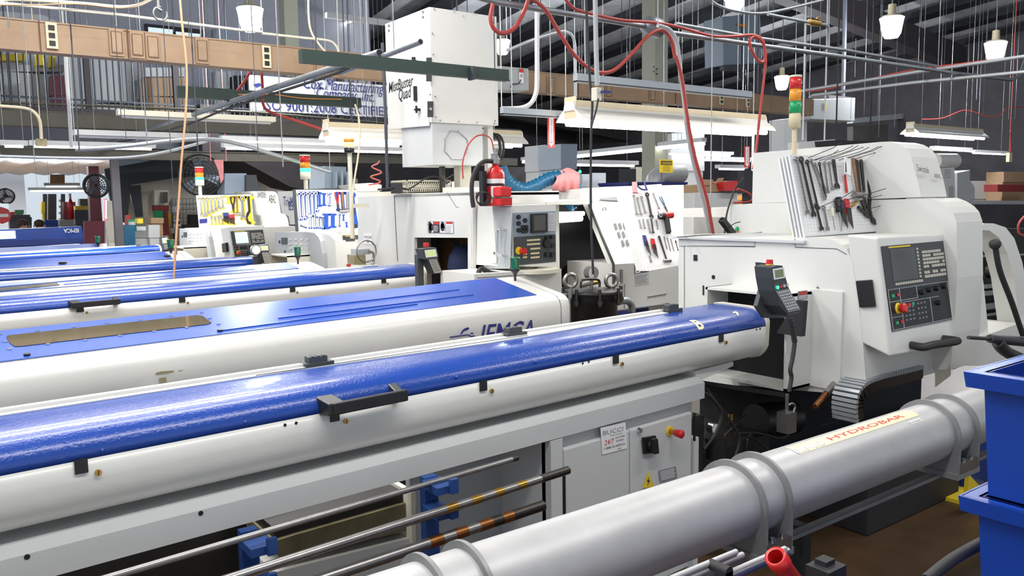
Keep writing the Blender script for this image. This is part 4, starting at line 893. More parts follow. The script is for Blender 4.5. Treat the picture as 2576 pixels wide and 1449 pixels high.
b=B('white'); pxprism(b,[Z7(1165,540),Z7(1560,540),Z7(1560,1175),Z7(1165,1180)],(0,.05,0),y=yn); obj('front_wing',b,m2)
b=B('ink'); line3(b,[Z7(930,398),Z7(1020,535),Z7(1045,542)],x=xm-.002,w=.003); line3(b,[Z7(425,425),Z7(458,1060)],x=xm-.002,w=.006); obj('seam',b,m2)
F=fr_px(Z7(745,675),Z7(992,678),Z7(748,782),x=xm-.002); b=B('inkgray'); F.box(b,-.01,1.01,-.02,1.02,-.002,.001); b.use('paper'); F.box(b,.01,.22,.03,.97,.001,.002); F.box(b,.50,.99,.03,.97,.001,.002); b.use('inkred'); F.box(b,.24,.47,.02,.25,.002,.003); F.box(b,.74,.98,.02,.2,.002,.003)
b.use('ink'); F.box(b,.24,.47,.27,.97,.002,.003); b.use('paper'); F.lines(b,.25,.45,.35,.9,5,.004); b.use('inkgray'); F.lines(b,.74,.97,.3,.95,7,.003); b.use('ink')
for (s,t,r) in ((.10,.3,.03),(.16,.5,.035),(.10,.75,.03),(.6,.5,.035),(.6,.3,.03)): F.cyl(b,s,t,r,.002,.003,n=8)
F.box(b,.69,.71,.1,.9,.002,.003); F.box(b,.03,.09,.55,.6,.002,.003); obj('warning_sticker',b,m2)
F=fr_px(Z7(133,786),Z7(210,790),Z7(138,890),x=xm+.017); b=B('paper'); F.box(b,0,1,0,1,0,.001); b.use('ink'); F.text(b,'WAYLUBE',.05,.48,F.H*.24,F.W*.9,bold=.01); F.text(b,'68',.36,.88,F.H*.28,F.W*.28,bold=.01); obj('label_plate',b,m2)
# lower front cabinet with ledge
yl=4.95
b=B('white'); pxprism(b,[(1193,690),(1412,676),(1416,830),(1193,845)],(0,yn-yl,0),y=yl); obj('lower_cabinet',b,m2)
b=B('ink'); line3(b,[(1200,699),(1395,686)],y=yl-.002,w=.004); obj('seam',b,m2)
b=B('oily'); b.tube([A(1203,688,y=yl+.1),A(1212,676,y=yl+.1),A(1240,688,y=yl+.08),A(1290,690,y=yl+.05),A(1350,678,y=yl+.1)],.02,8); obj('gasket',b,m2)
# console
yc=5.0; xc0=A(1289,600,y=yc).x; 
TL=A(1289,534,y=yc);TR=A(1398,530,y=yc);BL=A(1289,672,y=yc);BR=A(1400,660,y=yc)
b=B('white'); b.hexa([BL,BR,BR+V((0,.4,0)),BL+V((-.06,.45,0)),TL+V((0,0,.05)),TR+V((0,0,.05)),TR+V((0,.4,.05)),TL+V((-.06,.45,.05))]); con=obj('control_console',b,m2)
pl=A(1213,523,x=TL.x-.03);
b=B('gpaint'); b.hexa([A(1217,676,x=TL.x-.03),A(1283,676,x=TL.x-.03),A(1283,676,x=TL.x),A(1217,676,x=TL.x),A(1213,523,x=TL.x-.03),A(1289,521,x=TL.x-.03),A(1289,521,x=TL.x),A(1213,523,x=TL.x)])
dr=obj('console_door',b,con); F=fr_px((1213,523),(1289,521),(1217,676),x=TL.x-.032)
b=B('chrome'); a=onpl(F,1271,577,0);c=onpl(F,1275,642,0); b.tube([a,a+F.n*.05,onpl(F,1267,583,.06),onpl(F,1267,635,.06),c+F.n*.05,c],.010,8); obj('grab_handle',b,dr)
b=B('white'); FF=P4(F,(1231,612),(1250,611),(1232,662),.001); FF.box(b,0,1,0,1,0,.008); b.use('steel'); FF.cyl(b,.8,.5,.01,.008,.014); obj('small_door',b,dr)
FC2=Fr(A(1291,536,y=yc-.003),A(1396,531,y=yc-.003),A(1293,668,y=yc-.003))
b=B('panelblue'); FC2.box(b,0,1,0,.45,0,.006); pn=obj('screen_panel',b,con)
b=B('softblack'); FC2.box(b,.38,.76,.03,.40,.006,.03); b.use('screen'); FC2.box(b,.42,.70,.06,.36,.03,.032); b.use('screenlit') ; obj('monitor',b,pn)
b=B('pvc'); FC2.box(b,.79,.97,.04,.38,.006,.012); b.use('inkgray')
for i in range(5):
    for j in range(9): FC2.box(b,.80+i*.033,.82+i*.033,.05+j*.036,.07+j*.036,.012,.014)
obj('keypad',b,pn)
b=B('black')
for (s,t) in ((.1,.08),(.1,.2),(.25,.15),(.2,.28),(.27,.28),(.2,.35),(.27,.35),(.1,.33)): FC2.cyl(b,s,t,.018,.006,.02)
obj('dials',b,pn)
b=B('charcoal'); FC2.box(b,0,1,.46,1,0,.006); pn=obj('operator_panel',b,con)
b=B('keyy')
for r,(s0,s1,t) in enumerate([(.30,.62,.52),(.30,.62,.60),(.10,.30,.70),(.38,.62,.69),(.38,.60,.78),(.38,.60,.86),(.20,.30,.78),(.20,.30,.84)]):
    n=max(2,int((s1-s0)/.045))
    for k in range(n): FC2.box(b,s0+(s1-s0)*k/n,s0+(s1-s0)*(k+.8)/n,t,t+.035,.006,.010)
obj('keypad',b,pn)
for (s,t,r) in ((.75,.62,.035),(.75,.84,.02),(.88,.66,.018),(.88,.85,.02),(.88,.50,.015),(.75,.5,.013)): obj('knob',(lambda b:(FC2.cyl(b,s,t,r,.006,.035),b)[1])(B('black')),pn)
b=B('yellow'); FC2.cyl(b,.10,.72,.03,.006,.012); b.use('red'); FC2.cyl(b,.16,.73,.022,.01,.05,.026); obj('emergency_button',b,pn)
b=B('cream'); p=A(1340,672,y=yc+.05); b.cyl(p+V((0,0,-.01)),p+V((0,0,-.04)),.2); obj('swivel_base',b,m2)
# fire extinguisher on lathe
ye=5.15
p=A(1247,518,y=ye);q=A(1247,415,y=ye);h=q.z-p.z
fe=thing('fire_extinguisher','large red fire extinguisher with white labels standing on middle lathe','fire extinguisher',p)
r=.072
obj('cylinder',B('red').lathe(p,(0,0,1),[(0,0),(r,0.0),(r,h*.78),(r*.8,h*.90),(r*.35,h*.97),(r*.3,h*1.03),(0,h*1.03)],24),fe)
b=B('paper').lathe(p,(0,0,1),[(r*1.01,h*.55),(r*1.01,h*.66)],24); b.use('paper'); b.add([p+V((math.sin(t)*r*1.012,-math.cos(t)*r*1.012,z)) for z in(h*.08,h*.48) for t in (-1.1,-.8,-.5,-.2,.1)],[(i,i+1,i+6,i+5) for i in range(4)]); obj('label',b,fe)
b=B('black').lathe(p,(0,0,1),[(r*1.02,h*.49),(r*1.05,h*.50),(r*1.05,h*.54),(r*1.02,h*.55)],24); b.box(p.x-r*1.6,p.x-r*1.1,p.y,p.y+.05,p.z,p.z+h*.85); obj('bracket',b,fe)
vt=p+V((0,0,h*1.03)); b=B('steel').cyl(vt,vt+V((0,0,.06)),.028).cyl(vt+V((-.03,0,.03)),vt+V((.04,0,.03)),.018).box(vt.x-.03,vt.x+.02,vt.y-.012,vt.y+.012,vt.z+.06,vt.z+.075).cyl(vt+V((0,0,.06)),vt+V((0,0,.12)),.008); obj('valve',b,fe)
hp=[Z7(1370,100),Z7(1290,100),Z7(1220,160),Z7(1175,280),Z7(1170,420),Z7(1185,540)]
obj('hose',B('rubber').tube([A(u,v,y=ye) for u,v in hp],.017,8),fe)
p=A(*Z7(1463,522),y=ye-.1); g=thing('warning_beacon','square red rotating beacon in front of fire extinguisher','beacon lamp',p)
q=A(*Z7(1463,345),y=ye-.1); h=q.z-p.z; w=.055
obj('base',B('red').box(p.x-w,p.x+w,p.y-w,p.y+w,p.z,p.z+h*.40),g,bevel=.006); obj('collar',B('steel').box(p.x-w*1.03,p.x+w*1.03,p.y-w*1.03,p.y+w*1.03,p.z+h*.40,p.z+h*.46),g)
obj('lens',B('redlens').box(p.x-w*.95,p.x+w*.95,p.y-w*.95,p.y+w*.95,p.z+h*.46,p.z+h),g,bevel=.012)
b=B('rubber')
for k in range(4): b.torus(A(*Z7(1265+k*8,445+k*5),y=ye-.05),(.3,1,.2*k),.045+k*.004,.003,20,5)
one('wire_coil',b,'tangle of thin black wire coiled beside fire extinguisher bracket','wire')
# basket, cables on top of the lathe
yk=6.5; p=A(1060,476,y=yk);q=A(1110,463,y=yk)
b=B('cream'); x0,x1=A(1003,470,y=yk).x,A(1115,470,y=yk).x; z0=zt2+.02;z1=z0+.10
for z in (z0,z0+.05,z1):
    b.box(x0,x1,yk-.15,yk-.14,z,z+.008);b.box(x0,x1,yk+.14,yk+.15,z,z+.008);b.box(x0,x0+.01,yk-.15,yk+.15,z,z+.008);b.box(x1-.01,x1,yk-.15,yk+.15,z,z+.008)
for k in range(22):
    x=x0+(x1-x0)*k/21; b.bar((x,yk-.145,z0),(min(x+.03,x1),yk-.145,z1),.006,.004); b.bar((x,yk-.145,z1),(min(x+.03,x1),yk-.145,z0),.006,.004)
for k in range(12): y=yk-.15+.3*k/11; b.bar((x0+.005,y,z0),(x0+.005,y,z1),.005,.005)
b.box(x0,x1,yk-.15,yk+.15,z0,z0+.006); one('mesh_basket',b,'cream plastic mesh basket on top of middle lathe','basket')
b=B('rubber').tube([A(*Z7(a,c),y=6.3) for a,c in [(560,370),(640,320),(720,265),(800,240),(870,260),(900,290)]],.008,6).tube([A(*Z7(a,c),y=6.3) for a,c in [(270,370),(380,360),(470,355),(560,370)]],.008,6); b.box(*[v for v in (A(990,468,y=6.3).x,A(1006,468,y=6.3).x)],6.25,6.35,zt2+.01,zt2+.1)
one('black_cable',b,'black cable and plug looping over top of middle lathe beside basket','cable')
b=B('softblack').bar(A(1112,463,y=6.4),A(1152,438,y=6.4),.04,.04).torus(A(1135,475,y=6.4),(0,1,0),.06,.012,16,6,0,math.pi); one('bracket_arm',b,'black bracket arm under mist collector on middle lathe','bracket')

# ================= MIST COLLECTOR =================
yM=6.0; nc=A(1080,17,y=yM); zb=A(1092,308,y=yM).z; x1=A(1250,75,y=yM).x; yb_=A(968,55,x=nc.x).y
mc=thing('mist_collector','tall cream mist collector box with black lettering hanging over middle lathe','mist collector',(nc.x+.3,yM+.4,zb))
b=B('fwhite').box(nc.x,x1,yM,yb_,zb,nc.z); obj('cabinet',b,mc,bevel=.004)
b=B('fwhite'); xd=nc.x; F=Fr(V((xd-.001,yb_,nc.z)),V((xd-.001,yM,nc.z)),V((xd-.001,yb_,zb)))
FD=P4(F,(971,140),(1069,117),(983,325),.0)
b=B('fwhite'); FD.box(b,0,1,0,1,0,.014); dd=obj('door',b,mc,bevel=.002)
b=B('ink'); o=onpl(FD,982,234,.016);u_=onpl(FD,1044,214,.016)-o; b.text('MistBuster',o,u_,(0,0,1),.095,0,u_.length,shear=.15,bold=.01)
o=onpl(FD,1007,253,.016);u_=onpl(FD,1038,244,.016)-o; b.text('Quad',o,u_,(0,0,1),.10,0,u_.length,shear=.15,bold=.01); obj('lettering',b,dd)
for u,v,h_ in ((1052,155,14),(1060,276,10)):
    p=onpl(FD,u,v,.014); obj('latch_knob',B('black').cyl(p,p+V((-.03,0,0)),.012).bar(p+V((-.035,-.03,0)),p+V((-.035,.03,0)),.012,.014).bar(p+V((-.035,0,-.03)),p+V((-.035,0,.03)),.012,.014),dd)
for u,v0,v1 in ((1046,144,180),(1050,217,254)):
    F_=P4(FD,(u-4,v0),(u+3,v0),(u-3,v1),.014); b=B('black'); F_.box(b,0,1,0,1,0,.012); obj('label_strip',b,dd)
FR=Fr(V((nc.x,yM-.001,nc.z)),V((x1,yM-.001,nc.z)),V((nc.x,yM-.001,zb)))
for v0,v1 in ((145,163),(186,205),(255,295)):
    F_=P4(FR,(1072 if v0<250 else 1075,v0),(1085 if v0<250 else 1089,v0),(1072 if v0<250 else 1075,v1),.0); b=B('charcoal'); F_.box(b,.0,1,0,1,0,.008); 
    if v0>250: b.use('chrome'); F_.cyl(b,.3,.5,.012,.008,.03)
    obj('control_plate',b,mc)
for u,v in ((1092,22),(1143,29),(1165,40),(1088,84),(1090,137),(1093,189),(1095,243),(1096,294),(1107,303),(1154,306),(1200,308),(1243,311),(1252,255),(1082,238),(1190,33),(1245,304)):
    p=onpl(FR,u,v); obj('bolt',B('steel').cyl(p,p+V((0,-.005,0)),.007,n=8),mc)
for u,v in ((1065,30),(1065,43),(979,65),(979,77)): p=onpl(F,u,v); obj('bolt',B('steel').cyl(p,p+V((-.006,0,0)),.011,n=10),mc)
x2=A(1213,320,y=yM+.02).x; z2=A(1081,414,y=yM+.02).z; y2=A(1010,323,x=nc.x+.01).y
b=B('lgray').box(nc.x+.01,x2,yM+.02,y2,z2,zb-.001); hb=obj('hopper',b,mc)
FH=Fr(V((nc.x+.01,yM+.018,zb)),V((x2,yM+.018,zb)),V((nc.x+.01,yM+.018,z2)))
oc=[(1133,330),(1153,331),(1176,352),(1176,382),(1162,402),(1137,401),(1119,380),(1120,350)]
b=B('inkgray'); line3(b,oc+[oc[0]],y=yM+.016,w=.006); obj('access_plate',b,hb)
for u,v in oc: p=A(u,v,y=yM+.018); obj('bolt',B('steel').cyl(p,p+V((0,-.006,0)),.008,n=8),hb)
obj('support_post',B('fwhite').box(x1-.05,x1+.01,yM+.1,yM+.16,zt2,zb),mc); obj('back_rail',B('gpaint').box(x1,x1+.02,yM+.05,yM+.09,A(1250,235,y=yM).z,A(1250,50,y=yM).z),mc)
p=A(1161,417,y=yM+.25); obj('drain_column',B('cream').box(p.x-.05,p.x+.07,yM+.2,yM+.3,zt2,z2),mc); p=A(1115,417,y=yM+.3); obj('leg',B('darksteel').box(p.x-.02,p.x+.02,p.y,p.y+.04,zt2,z2),mc)
p=A(1215,372,y=yM+.25); obj('inlet_duct',B('steel').cyl(p,p+V((.14,0,0)),.13,n=24).use('rubber').torus(p+V((.1,0,0)),(1,0,0),.13,.015,24,6).torus(p+V((.14,0,0)),(1,0,0),.125,.015,24,6),mc)
b=B('redhose').tube([A(u,v,y=5.6) for u,v in [(1165,450),(1164,410),(1175,370),(1195,345),(1215,340),(1235,350),(1243,385)]],.006,6); one('thin_red_hose',b,'thin red air line arching in front of mist collector hopper','hose')
# ================= blue hose with pink towel =================
hp=[(1262,420),(1268,440),(1285,462),(1315,476),(1345,468),(1375,452),(1405,446),(1430,452),(1447,475),(1445,500),(1430,515)]
g=thing('blue_vent_hose','fat blue ribbed vent hose lying over middle machines under a pink towel','hose',A(1345,478,y=6.0))
sp_=smoothpath([A(u,v,y=6.0) for u,v in hp],12); N=len(sp_)
b=B('bluehose').tube(sp_,.06,14,False,rf=lambda t:(.048+.022*t)*(1+.12*math.sin(t*N*1.6))); obj('ribbed_tube',b,g)
b=B('pink'); n=14;vs=[]
c0=[(1398,432),(1462,440)]; 
for i in range(n+1):
    for j in range(n+1):
        s_=i/n;t_=j/n; u=1396+s_*62+6*math.sin(t_*5)*(1-s_); v=428+t_*(62-18*abs(s_-.45)*2*1.0)+ (6*math.cos(s_*6)); yy=5.93-.06*math.sin(t_*math.pi)+.012*math.sin(s_*22)+.05*(1 if t_<.15 else 0)
        vs.append(A(u,v,y=yy))
b.add(vs,[(i*(n+1)+j,(i+1)*(n+1)+j,(i+1)*(n+1)+j+1,i*(n+1)+j+1) for i in range(n) for j in range(n)],True)
o=one('pink_towel',b,'crumpled pink shop towel draped over blue ribbed hose','towel'); md=o.modifiers.new('s','SOLIDIFY');md.thickness=.01
# ================= THIRD MACHINE: slant lathe behind the black tank =================
l3=thing('slant_lathe','white lathe with slanted vented door and open dark work area, behind black pressure tank','lathe',(5.0,5.5,0))
ys_=4.95; yt=5.45
def L3(pts,y): return [A(u,v,y=y) for u,v in pts]
def slab(b,lo,hi,ylo,yhi,d=.06): # lo: bottom edge px(l,r), hi: top edge px(l,r)
    a=[A(*lo[0],y=ylo),A(*lo[1],y=ylo),A(*hi[1],y=yhi),A(*hi[0],y=yhi)]; return b.prism(a,(0,d,0))
b=B('white'); pxprism(b,[(1545,665),(1720,655),(1720,770),(1676,762),(1570,782),(1545,780)],(0,.6,0),y=ys_); low=obj('lower_body',b,l3)
b=B('white'); slab(b,((1545,665),(1720,655)),((1481,513),(1720,500)),ys_,yt,.08); up=obj('slanted_door',b,l3)
FU=Fr(A(1481,513,y=yt),A(1600,506,y=yt),A(1545,665,y=ys_))
b=B('charcoal')
for r,(u0,v0,du) in enumerate([(590,592,41),(620,668,42),(655,745,42)]):
    for k in range(4):
        a=u0+du*k; dv=-3*k
        q=[Z8(a,v0+dv),Z8(a+22,v0+dv-2),Z8(a+40,v0+dv+52),Z8(a+18,v0+dv+56)]
        b=B('charcoal'); b.prism([onpl(FU,*p,.004) for p in q],FU.n*.002); obj('vent_slot',b,up)
o=onpl(FU,*Z8(655,500),.006);u_=onpl(FU,*Z8(720,498),.006)-o; b=B('ink').text('-51',o,u_,-FU.w,u_.length*.5,0,u_.length,bold=.02); obj('lettering',b,up)
b=B('darksteel'); line3(b,[(1481,515),(1490,560),(1515,610),(1541,665),(1545,775)],y=ys_-.01,w=.02) ; 
b=B('rubber').tube([onpl(FU,1482,515,.0),onpl(FU,1512,590,.0),A(1543,664,y=ys_-.005),A(1544,778,y=ys_-.005)],.012,6,False); obj('door_seal',b,l3)
b=B('steel').bar(A(1563,678,y=ys_-.03),A(1563,712,y=ys_-.03),.02,.02).tube([A(1562,712,y=ys_-.03),A(1558,714,y=ys_-.06),A(1556,722,y=ys_-.06)],.008,6); obj('door_handle',b,low)
b=B('inkgray'); line3(b,[(1571,715),(1571,780)],y=ys_-.002,w=.008); line3(b,[(1629,747),(1676,739)],y=ys_-.002,w=.014); line3(b,[(1545,782),(1676,765)],y=ys_-.002,w=.02); obj('seam',b,low)
F=fr_px((1596,665),(1632,660),(1596,689),y=ys_-.002); b=B('charcoal'); F.box(b,0,1,0,1,0,.001); b.use('paper'); F.box(b,.05,.42,.08,.95,.001,.002); b.use('ink'); F.cyl(b,.22,.45,.015,.002,.003); F.box(b,.15,.3,.5,.8,.002,.003); obj('warning_sticker',b,low)
F=fr_px((1596,690),(1632,685),(1597,719),y=ys_-.002); b=B('lgray'); F.box(b,0,1,0,1,0,.001); b.use('inkgray'); F.lines(b,.05,.95,.1,.9,6,.002); obj('instruction_plate',b,low)
# open work area
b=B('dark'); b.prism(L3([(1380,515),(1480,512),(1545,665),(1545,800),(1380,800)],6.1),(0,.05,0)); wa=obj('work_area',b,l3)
b=B('white'); b.prism(L3([(1395,515),(1395,508),(1500,500),(1500,512)],5.3),(0,.8,0)); obj('top_rail',b,l3)
b=B('reflectionglow'); b.cyl(A(1402,539,y=6.0),A(1468,537,y=6.0),.022); b.cyl(A(1402,553,y=6.0),A(1462,549,y=6.0),.03); obj('reflection_bars',b,l3)  # glowing bars put in for lamp reflections inside the machine
b=B('oily'); p=A(1470,680,y=5.9); b.cyl(p,p+V((-.25,-.1,-.03)),.11).cyl(p+V((.1,0,0)),p+V((.2,0,.02)),.07); obj('chuck',b,wa)
b=B('white'); b.prism([A(u,v,y=6.2) for u,v in [(1290,500),(1300,482),(1395,478),(1420,492),(1440,515),(1290,520)]],(0,.9,0)); obj('rear_hood',b,l3)
b=B('white'); b.prism([A(u,v,y=5.7) for u,v in [(1460,500),(1462,476),(1580,468),(1720,465),(1720,512),(1480,515)]],(0,.9,0)); hd=obj('top_hood',b,l3)
b=B('gpaint'); b.prism([A(u,v,y=5.69) for u,v in [(1509,502),(1512,497),(1573,495),(1573,506)]],(0,-.004,0)); b.use('darksteel').tube([A(1552,488,y=5.65),A(1575,483,y=5.65)],.004,5,False); obj('recess',b,hd)
p=A(1530,474,y=6); obj('knob',B('steel').sph(p,.04,10,(1.4,1,.5)),hd); p=A(*Z8(500,492),y=5.4); obj('handle',B('lgray').sph(p,.03,8).use('steel').torus(p+V((0,-.01,.03)),(0,1,0),.02,.005,12,5),l3)
# tool board 2
BL=A(1629,682,y=4.6);TL=A(1571,470,y=4.95);BR=A(1708,668,y=4.55);TR=A(1664,463,y=4.90)
PB2=Fr(TL,TR,BL); pb2=thing('tool_board','white perforated tool board propped against slanted white lathe door, with red air drill','tool board',(BL+BR)/2)
b=B('pvc'); b.hexa([BL,BR,BR+V((0,.02,0)),BL+V((0,.02,0)),TL,TR,TR+V((0,.02,0)),TL+V((0,.02,0))]); b.hexa([BL+V((-.025,.02,0)),BL+V((0,.02,0)),BL+V((0,.1,0)),BL+V((-.025,.1,0)),TL+V((-.025,.02,0)),TL+V((0,.02,0)),TL+V((0,.1,0)),TL+V((-.025,.1,0))]); obj('board',b,pb2); peg(PB2,pb2,14,28)
G2='tools on the board by the slanted lathe'
for a,c,w_,lab,m,k in [((770,330),(800,515),.016,'long wrench, leftmost on board by slanted lathe','steel','combo'),((805,350),(840,515),.015,'second long wrench from left on board by slanted lathe','steel','combo'),((840,340),(880,500),.015,'third long wrench from left on board by slanted lathe','steel','combo'),((890,310),(935,540),.024,'big black wrench at top centre of board by slanted lathe','black','combo'),((945,310),(1005,460),.012,'double-ended slim wrench near top right of board by slanted lathe','steel','combo'),
((1010,350),(1080,490),.014,'light blue handled pliers on board by slanted lathe','bluehose','pliers'),((820,555),(840,640),.010,'small wrench left of middle row on board by slanted lathe','steel','combo'),((855,550),(875,640),.010,'small wrench second in middle row on board by slanted lathe','steel','combo'),((895,550),(925,680),.013,'medium wrench in middle row on board by slanted lathe','steel','combo'),((930,545),(950,680),.013,'medium wrench right in middle row on board by slanted lathe','darksteel','combo'),((975,560),(990,645),.009,'short wrench beside red air drill on board by slanted lathe','steel','combo'),
((865,700),(915,890),.022,'blue hex key holder on lower left of board by slanted lathe','inkblue','set'),((940,730),(975,910),.026,'red and black hex key holder on board by slanted lathe','red','set'),((995,710),(1075,955),.022,'black hammer hanging at bottom of board by slanted lathe','black','hammer'),((1045,710),(1075,830),.008,'thin bit hanging in lower right of board by slanted lathe','steel','file'),((1075,720),(1105,850),.009,'second thin bit in lower right of board by slanted lathe','steel','file'),((1105,730),(1135,850),.009,'third thin bit in lower right of board by slanted lathe','steel','file'),((1150,745),(1175,840),.010,'spring hook tool at right edge of board by slanted lathe','darksteel','shape'),((915,880),(930,945),.012,'small round ring at bottom of board by slanted lathe','steel','combo')]:
    wrench(PB2,Z8(*a),Z8(*c),w_*.85,lab,G2,m,k,name={'hammer':'hammer','pliers':'pliers','file':'drill_bit','set':'hex_key_set','shape':'hook_tool'}.get(k,'wrench'),cat={'hammer':'hammer','pliers':'pliers','set':'hex keys','file':'bit'}.get(k,'wrench'))
g=thing('air_drill','red and black pistol air drill hanging on board by slanted lathe','drill',onpl(PB2,*Z8(1060,560),.05))
a=onpl(PB2,*Z8(985,545),.04);c=onpl(PB2,*Z8(1100,530),.04); m_=a.lerp(c,.35)
obj('body',B('red').cyl(m_,c,.032,.028).use('black').cyl(a,m_,.024,.032),g); e=onpl(PB2,*Z8(1070,690),.04); obj('handle',B('softblack').bar(m_.lerp(c,.3),e,.035,.045),g); obj('hanger',B('steel').tube([onpl(PB2,*Z8(p,q),.06) for p,q in [(960,510),(985,560),(1010,530)]],.006,6),g)
g=thing('cable_ties','bright blue strap and pink strap tied over top of board by slanted lathe','strap',onpl(PB2,*Z8(850,240),.03))
obj('blue_strap',B('inkblue').tube([onpl(PB2,*Z8(p,q),.03) for p,q in [(790,260),(830,290),(870,290),(850,215),(880,300)]],.007,6),g); obj('pink_strap',B('pink').bar(onpl(PB2,*Z8(765,230),.03),onpl(PB2,*Z8(772,325),.03),.04,.02),g)
# black pressure tank
yt_=4.35; c=A(1490,800,y=yt_); xl=A(1437,740,y=yt_).x;xr_=A(1541,740,y=yt_).x; r=(xr_-xl)/2*.95; cx_=(xl+xr_)/2; zt_=A(1490,728,y=yt_).z; c=V((cx_,yt_,0))
g=thing('pressure_tank','round black pressure tank with two steel eye bolts and a gauge on its lid','tank',c)
obj('barrel',B('black').lathe(c,(0,0,1),[(0,0),(r*.95,0),(r*.95,zt_-.10),(r*1.0,zt_-.095),(r*1.0,zt_-.03)],32),g)
obj('lid',B('black').lathe(c,(0,0,1),[(r*1.02,zt_-.035),(r*1.13,zt_-.03),(r*1.13,zt_-.005),(r*1.0,zt_),(0,zt_+.01)],32),g)
for k in range(8):
    t=k*math.pi/4+.3; p=c+V((math.cos(t)*r*1.13,math.sin(t)*r*1.13,zt_-.03)); obj('clamp_bolt',B('darksteel').cyl(p+V((0,0,-.07)),p+V((0,0,.05)),.012,n=8).cyl(p+V((0,0,-.03)),p+V((0,0,-.055)),.022,n=6),g)
for u in(1435,1538):
    p=A(u,706,y=yt_-.05); obj('eye_bolt',B('steel').torus(p,(.3,1,0),.045,.014,24,8).cyl(p+V((0,0,-.045)),p+V((0,0,-.12)),.014),g)
p=A(1487,686,y=yt_-.02); ga=obj('gauge',B('steel').cyl(p+V((0,.02,0)),p+V((-.01,-.03,0)),.048,n=24).use('lgray').cyl(p+V((-.01,-.03,0)),p+V((-.01,-.031,0)),.042,n=24),g)
obj('gauge_pipe',B('steel').cyl(p+V((0,0,-.04)),(p.x,p.y,zt_),.014).cyl((p.x-.1,p.y,p.z-.09),(p.x+.06,p.y,p.z-.07),.012).use('brass').cyl((p.x+.02,p.y,p.z-.075),(p.x+.07,p.y,p.z-.07),.016),g)
obj('lid_handle',B('darksteel').tube([A(u,v,y=yt_-.1) for u,v in [(1462,725),(1462,708),(1470,703),(1500,703),(1508,708),(1508,722)]],.009,6),g)
p=A(1545,760,y=yt_-.05); obj('fitting',B('steel').cyl(p,p+V((.06,0,.005)),.03).use('galv').tube([p+V((.05,0,0)),p+V((.12,0,0)),p+V((.17,0,-.03)),p+V((.18,0,-.09))],.026,8),g)
b=B('galv').tube([A(1432,720,y=4.3),A(1433,760,y=4.3),A(1434,810,y=4.3)],.008,6).box(A(1424,770,y=4.35).x,A(1432,770,y=4.35).x,4.35,4.4,A(1424,800,y=4.35).z,A(1424,740,y=4.35).z); one('air_line',b,'thin upright grey air line left of black pressure tank','pipe')

# ================= MACHINES WITH BLUE AND YELLOW TOOL BOARDS =================
def swis(x0,label,side,body,consL,consF,mouth,yfr,panel,lit):
    g=thing('automatic_lathe',label,'lathe',(x0+.5,A(*side[0],x=x0).y-.5,0))
    b=B('gpaint'); pxprism(b,pz(Z6,side),(.05,0,0),x=x0); sd=obj('side_panel',b,g)
    b=B('white'); pxprism(b,pz(Z6,body),(1.2,0,0),x=x0+.05); obj('body',b,g)
    return g,sd
# blue board machine
m4,sd=swis(3.5,'white lathe below blue silhouette tool board, grey side panel with twelve vents',[(1115,870),(1450,868),(1540,880),(1580,920),(1600,965),(1625,1100),(1635,1260),(1120,1260)],[(1280,862),(1550,866),(1610,880),(1700,900),(1760,960),(1780,1260),(1280,1260)],None,None,None,None,None,False)
F=fr_px(Z6(1115,870),Z6(1540,880),Z6(1118,1250),x=3.498)
def sq(Z,a0,c0,a1,c1,F,g,m,nm,h=.006):
    b=B(m); f=P4(F,Z(a0,c0),Z(a1,c0),Z(a0,c1),.0); f.box(b,0,1,0,1,0,h); return obj(nm,b,g)
for i in range(4):
    for j in range(3):
        if j<2 or i%3==0 or i==2: sq(Z6,1268+62*i,935+j*48,1295+62*i,955+j*48,F,sd,'lgray','vent_louver')
sq(Z6,1188,928,1246,998,F,sd,'charcoal','switch_plate'); sq(Z6,1160,958,1170,988,F,sd,'black','slot'); sq(Z6,1218,1065,1228,1088,F,sd,'black','slot')
def mouthbox(Z,x,L,R,T,Bt,Rr,g):
    yl=A(*Z(L,T),x=x).y; yr=A(*Z(R,T),x=x).y; zt=A(*Z(R,T),x=x).z; zb=zt-.5; t=.015; w=.5
    b=B('cream').box(x,x+w,yr,yr+t,zb,zt).box(x,x+w,yl-t,yl,zb,zt).box(x,x+w,yr,yl,zt-t,zt); o=obj('spindle_guard',b,g)
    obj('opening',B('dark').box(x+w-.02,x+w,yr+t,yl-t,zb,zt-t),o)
mouthbox(Z6,3.25,1065,1248,1125,1200,1500,m4)
# console
def console(Z,y,side,front,scr,g,lit,xoff=.0):
    TLb,TLf,BLf,BLb=[Z(*p) for p in side]; TR,BR=[Z(*p) for p in front]
    a=A(*TLf,y=y);d=A(*BLf,y=y);x=a.x
    tb=A(*TLb,x=a.x);bb=A(*BLb,x=d.x)
    b=B('white').hexa([d,A(*BR,y=y),A(*BR,y=y)+V((0,.3,0)),bb,a,A(*TR,y=y),A(*TR,y=y)+V((0,.3,0)),tb]); c=obj('control_console',b,g)
    F=Fr(A(*Z(*scr[0]),y=y-.004),A(*Z(*scr[1]),y=y-.004),A(*Z(*scr[2]),y=y-.004)); fanuc(F,c,lit); 
    return c,F,Fr(tb,a,bb)
c4,_,S4=console(Z6,7.9,[(1730,870),(1805,862),(1885,1240),(1790,1235)],[(2100,862),(2100,1240)],[(1840,905),(2090,900),(1868,1330)],m4,False)
f=P4(S4,Z6(1760,1065),Z6(1805,1058),Z6(1770,1185),.002); b=B('black'); f.box(b,0,1,0,1,0,.02); obj('connector_cover',b,c4)
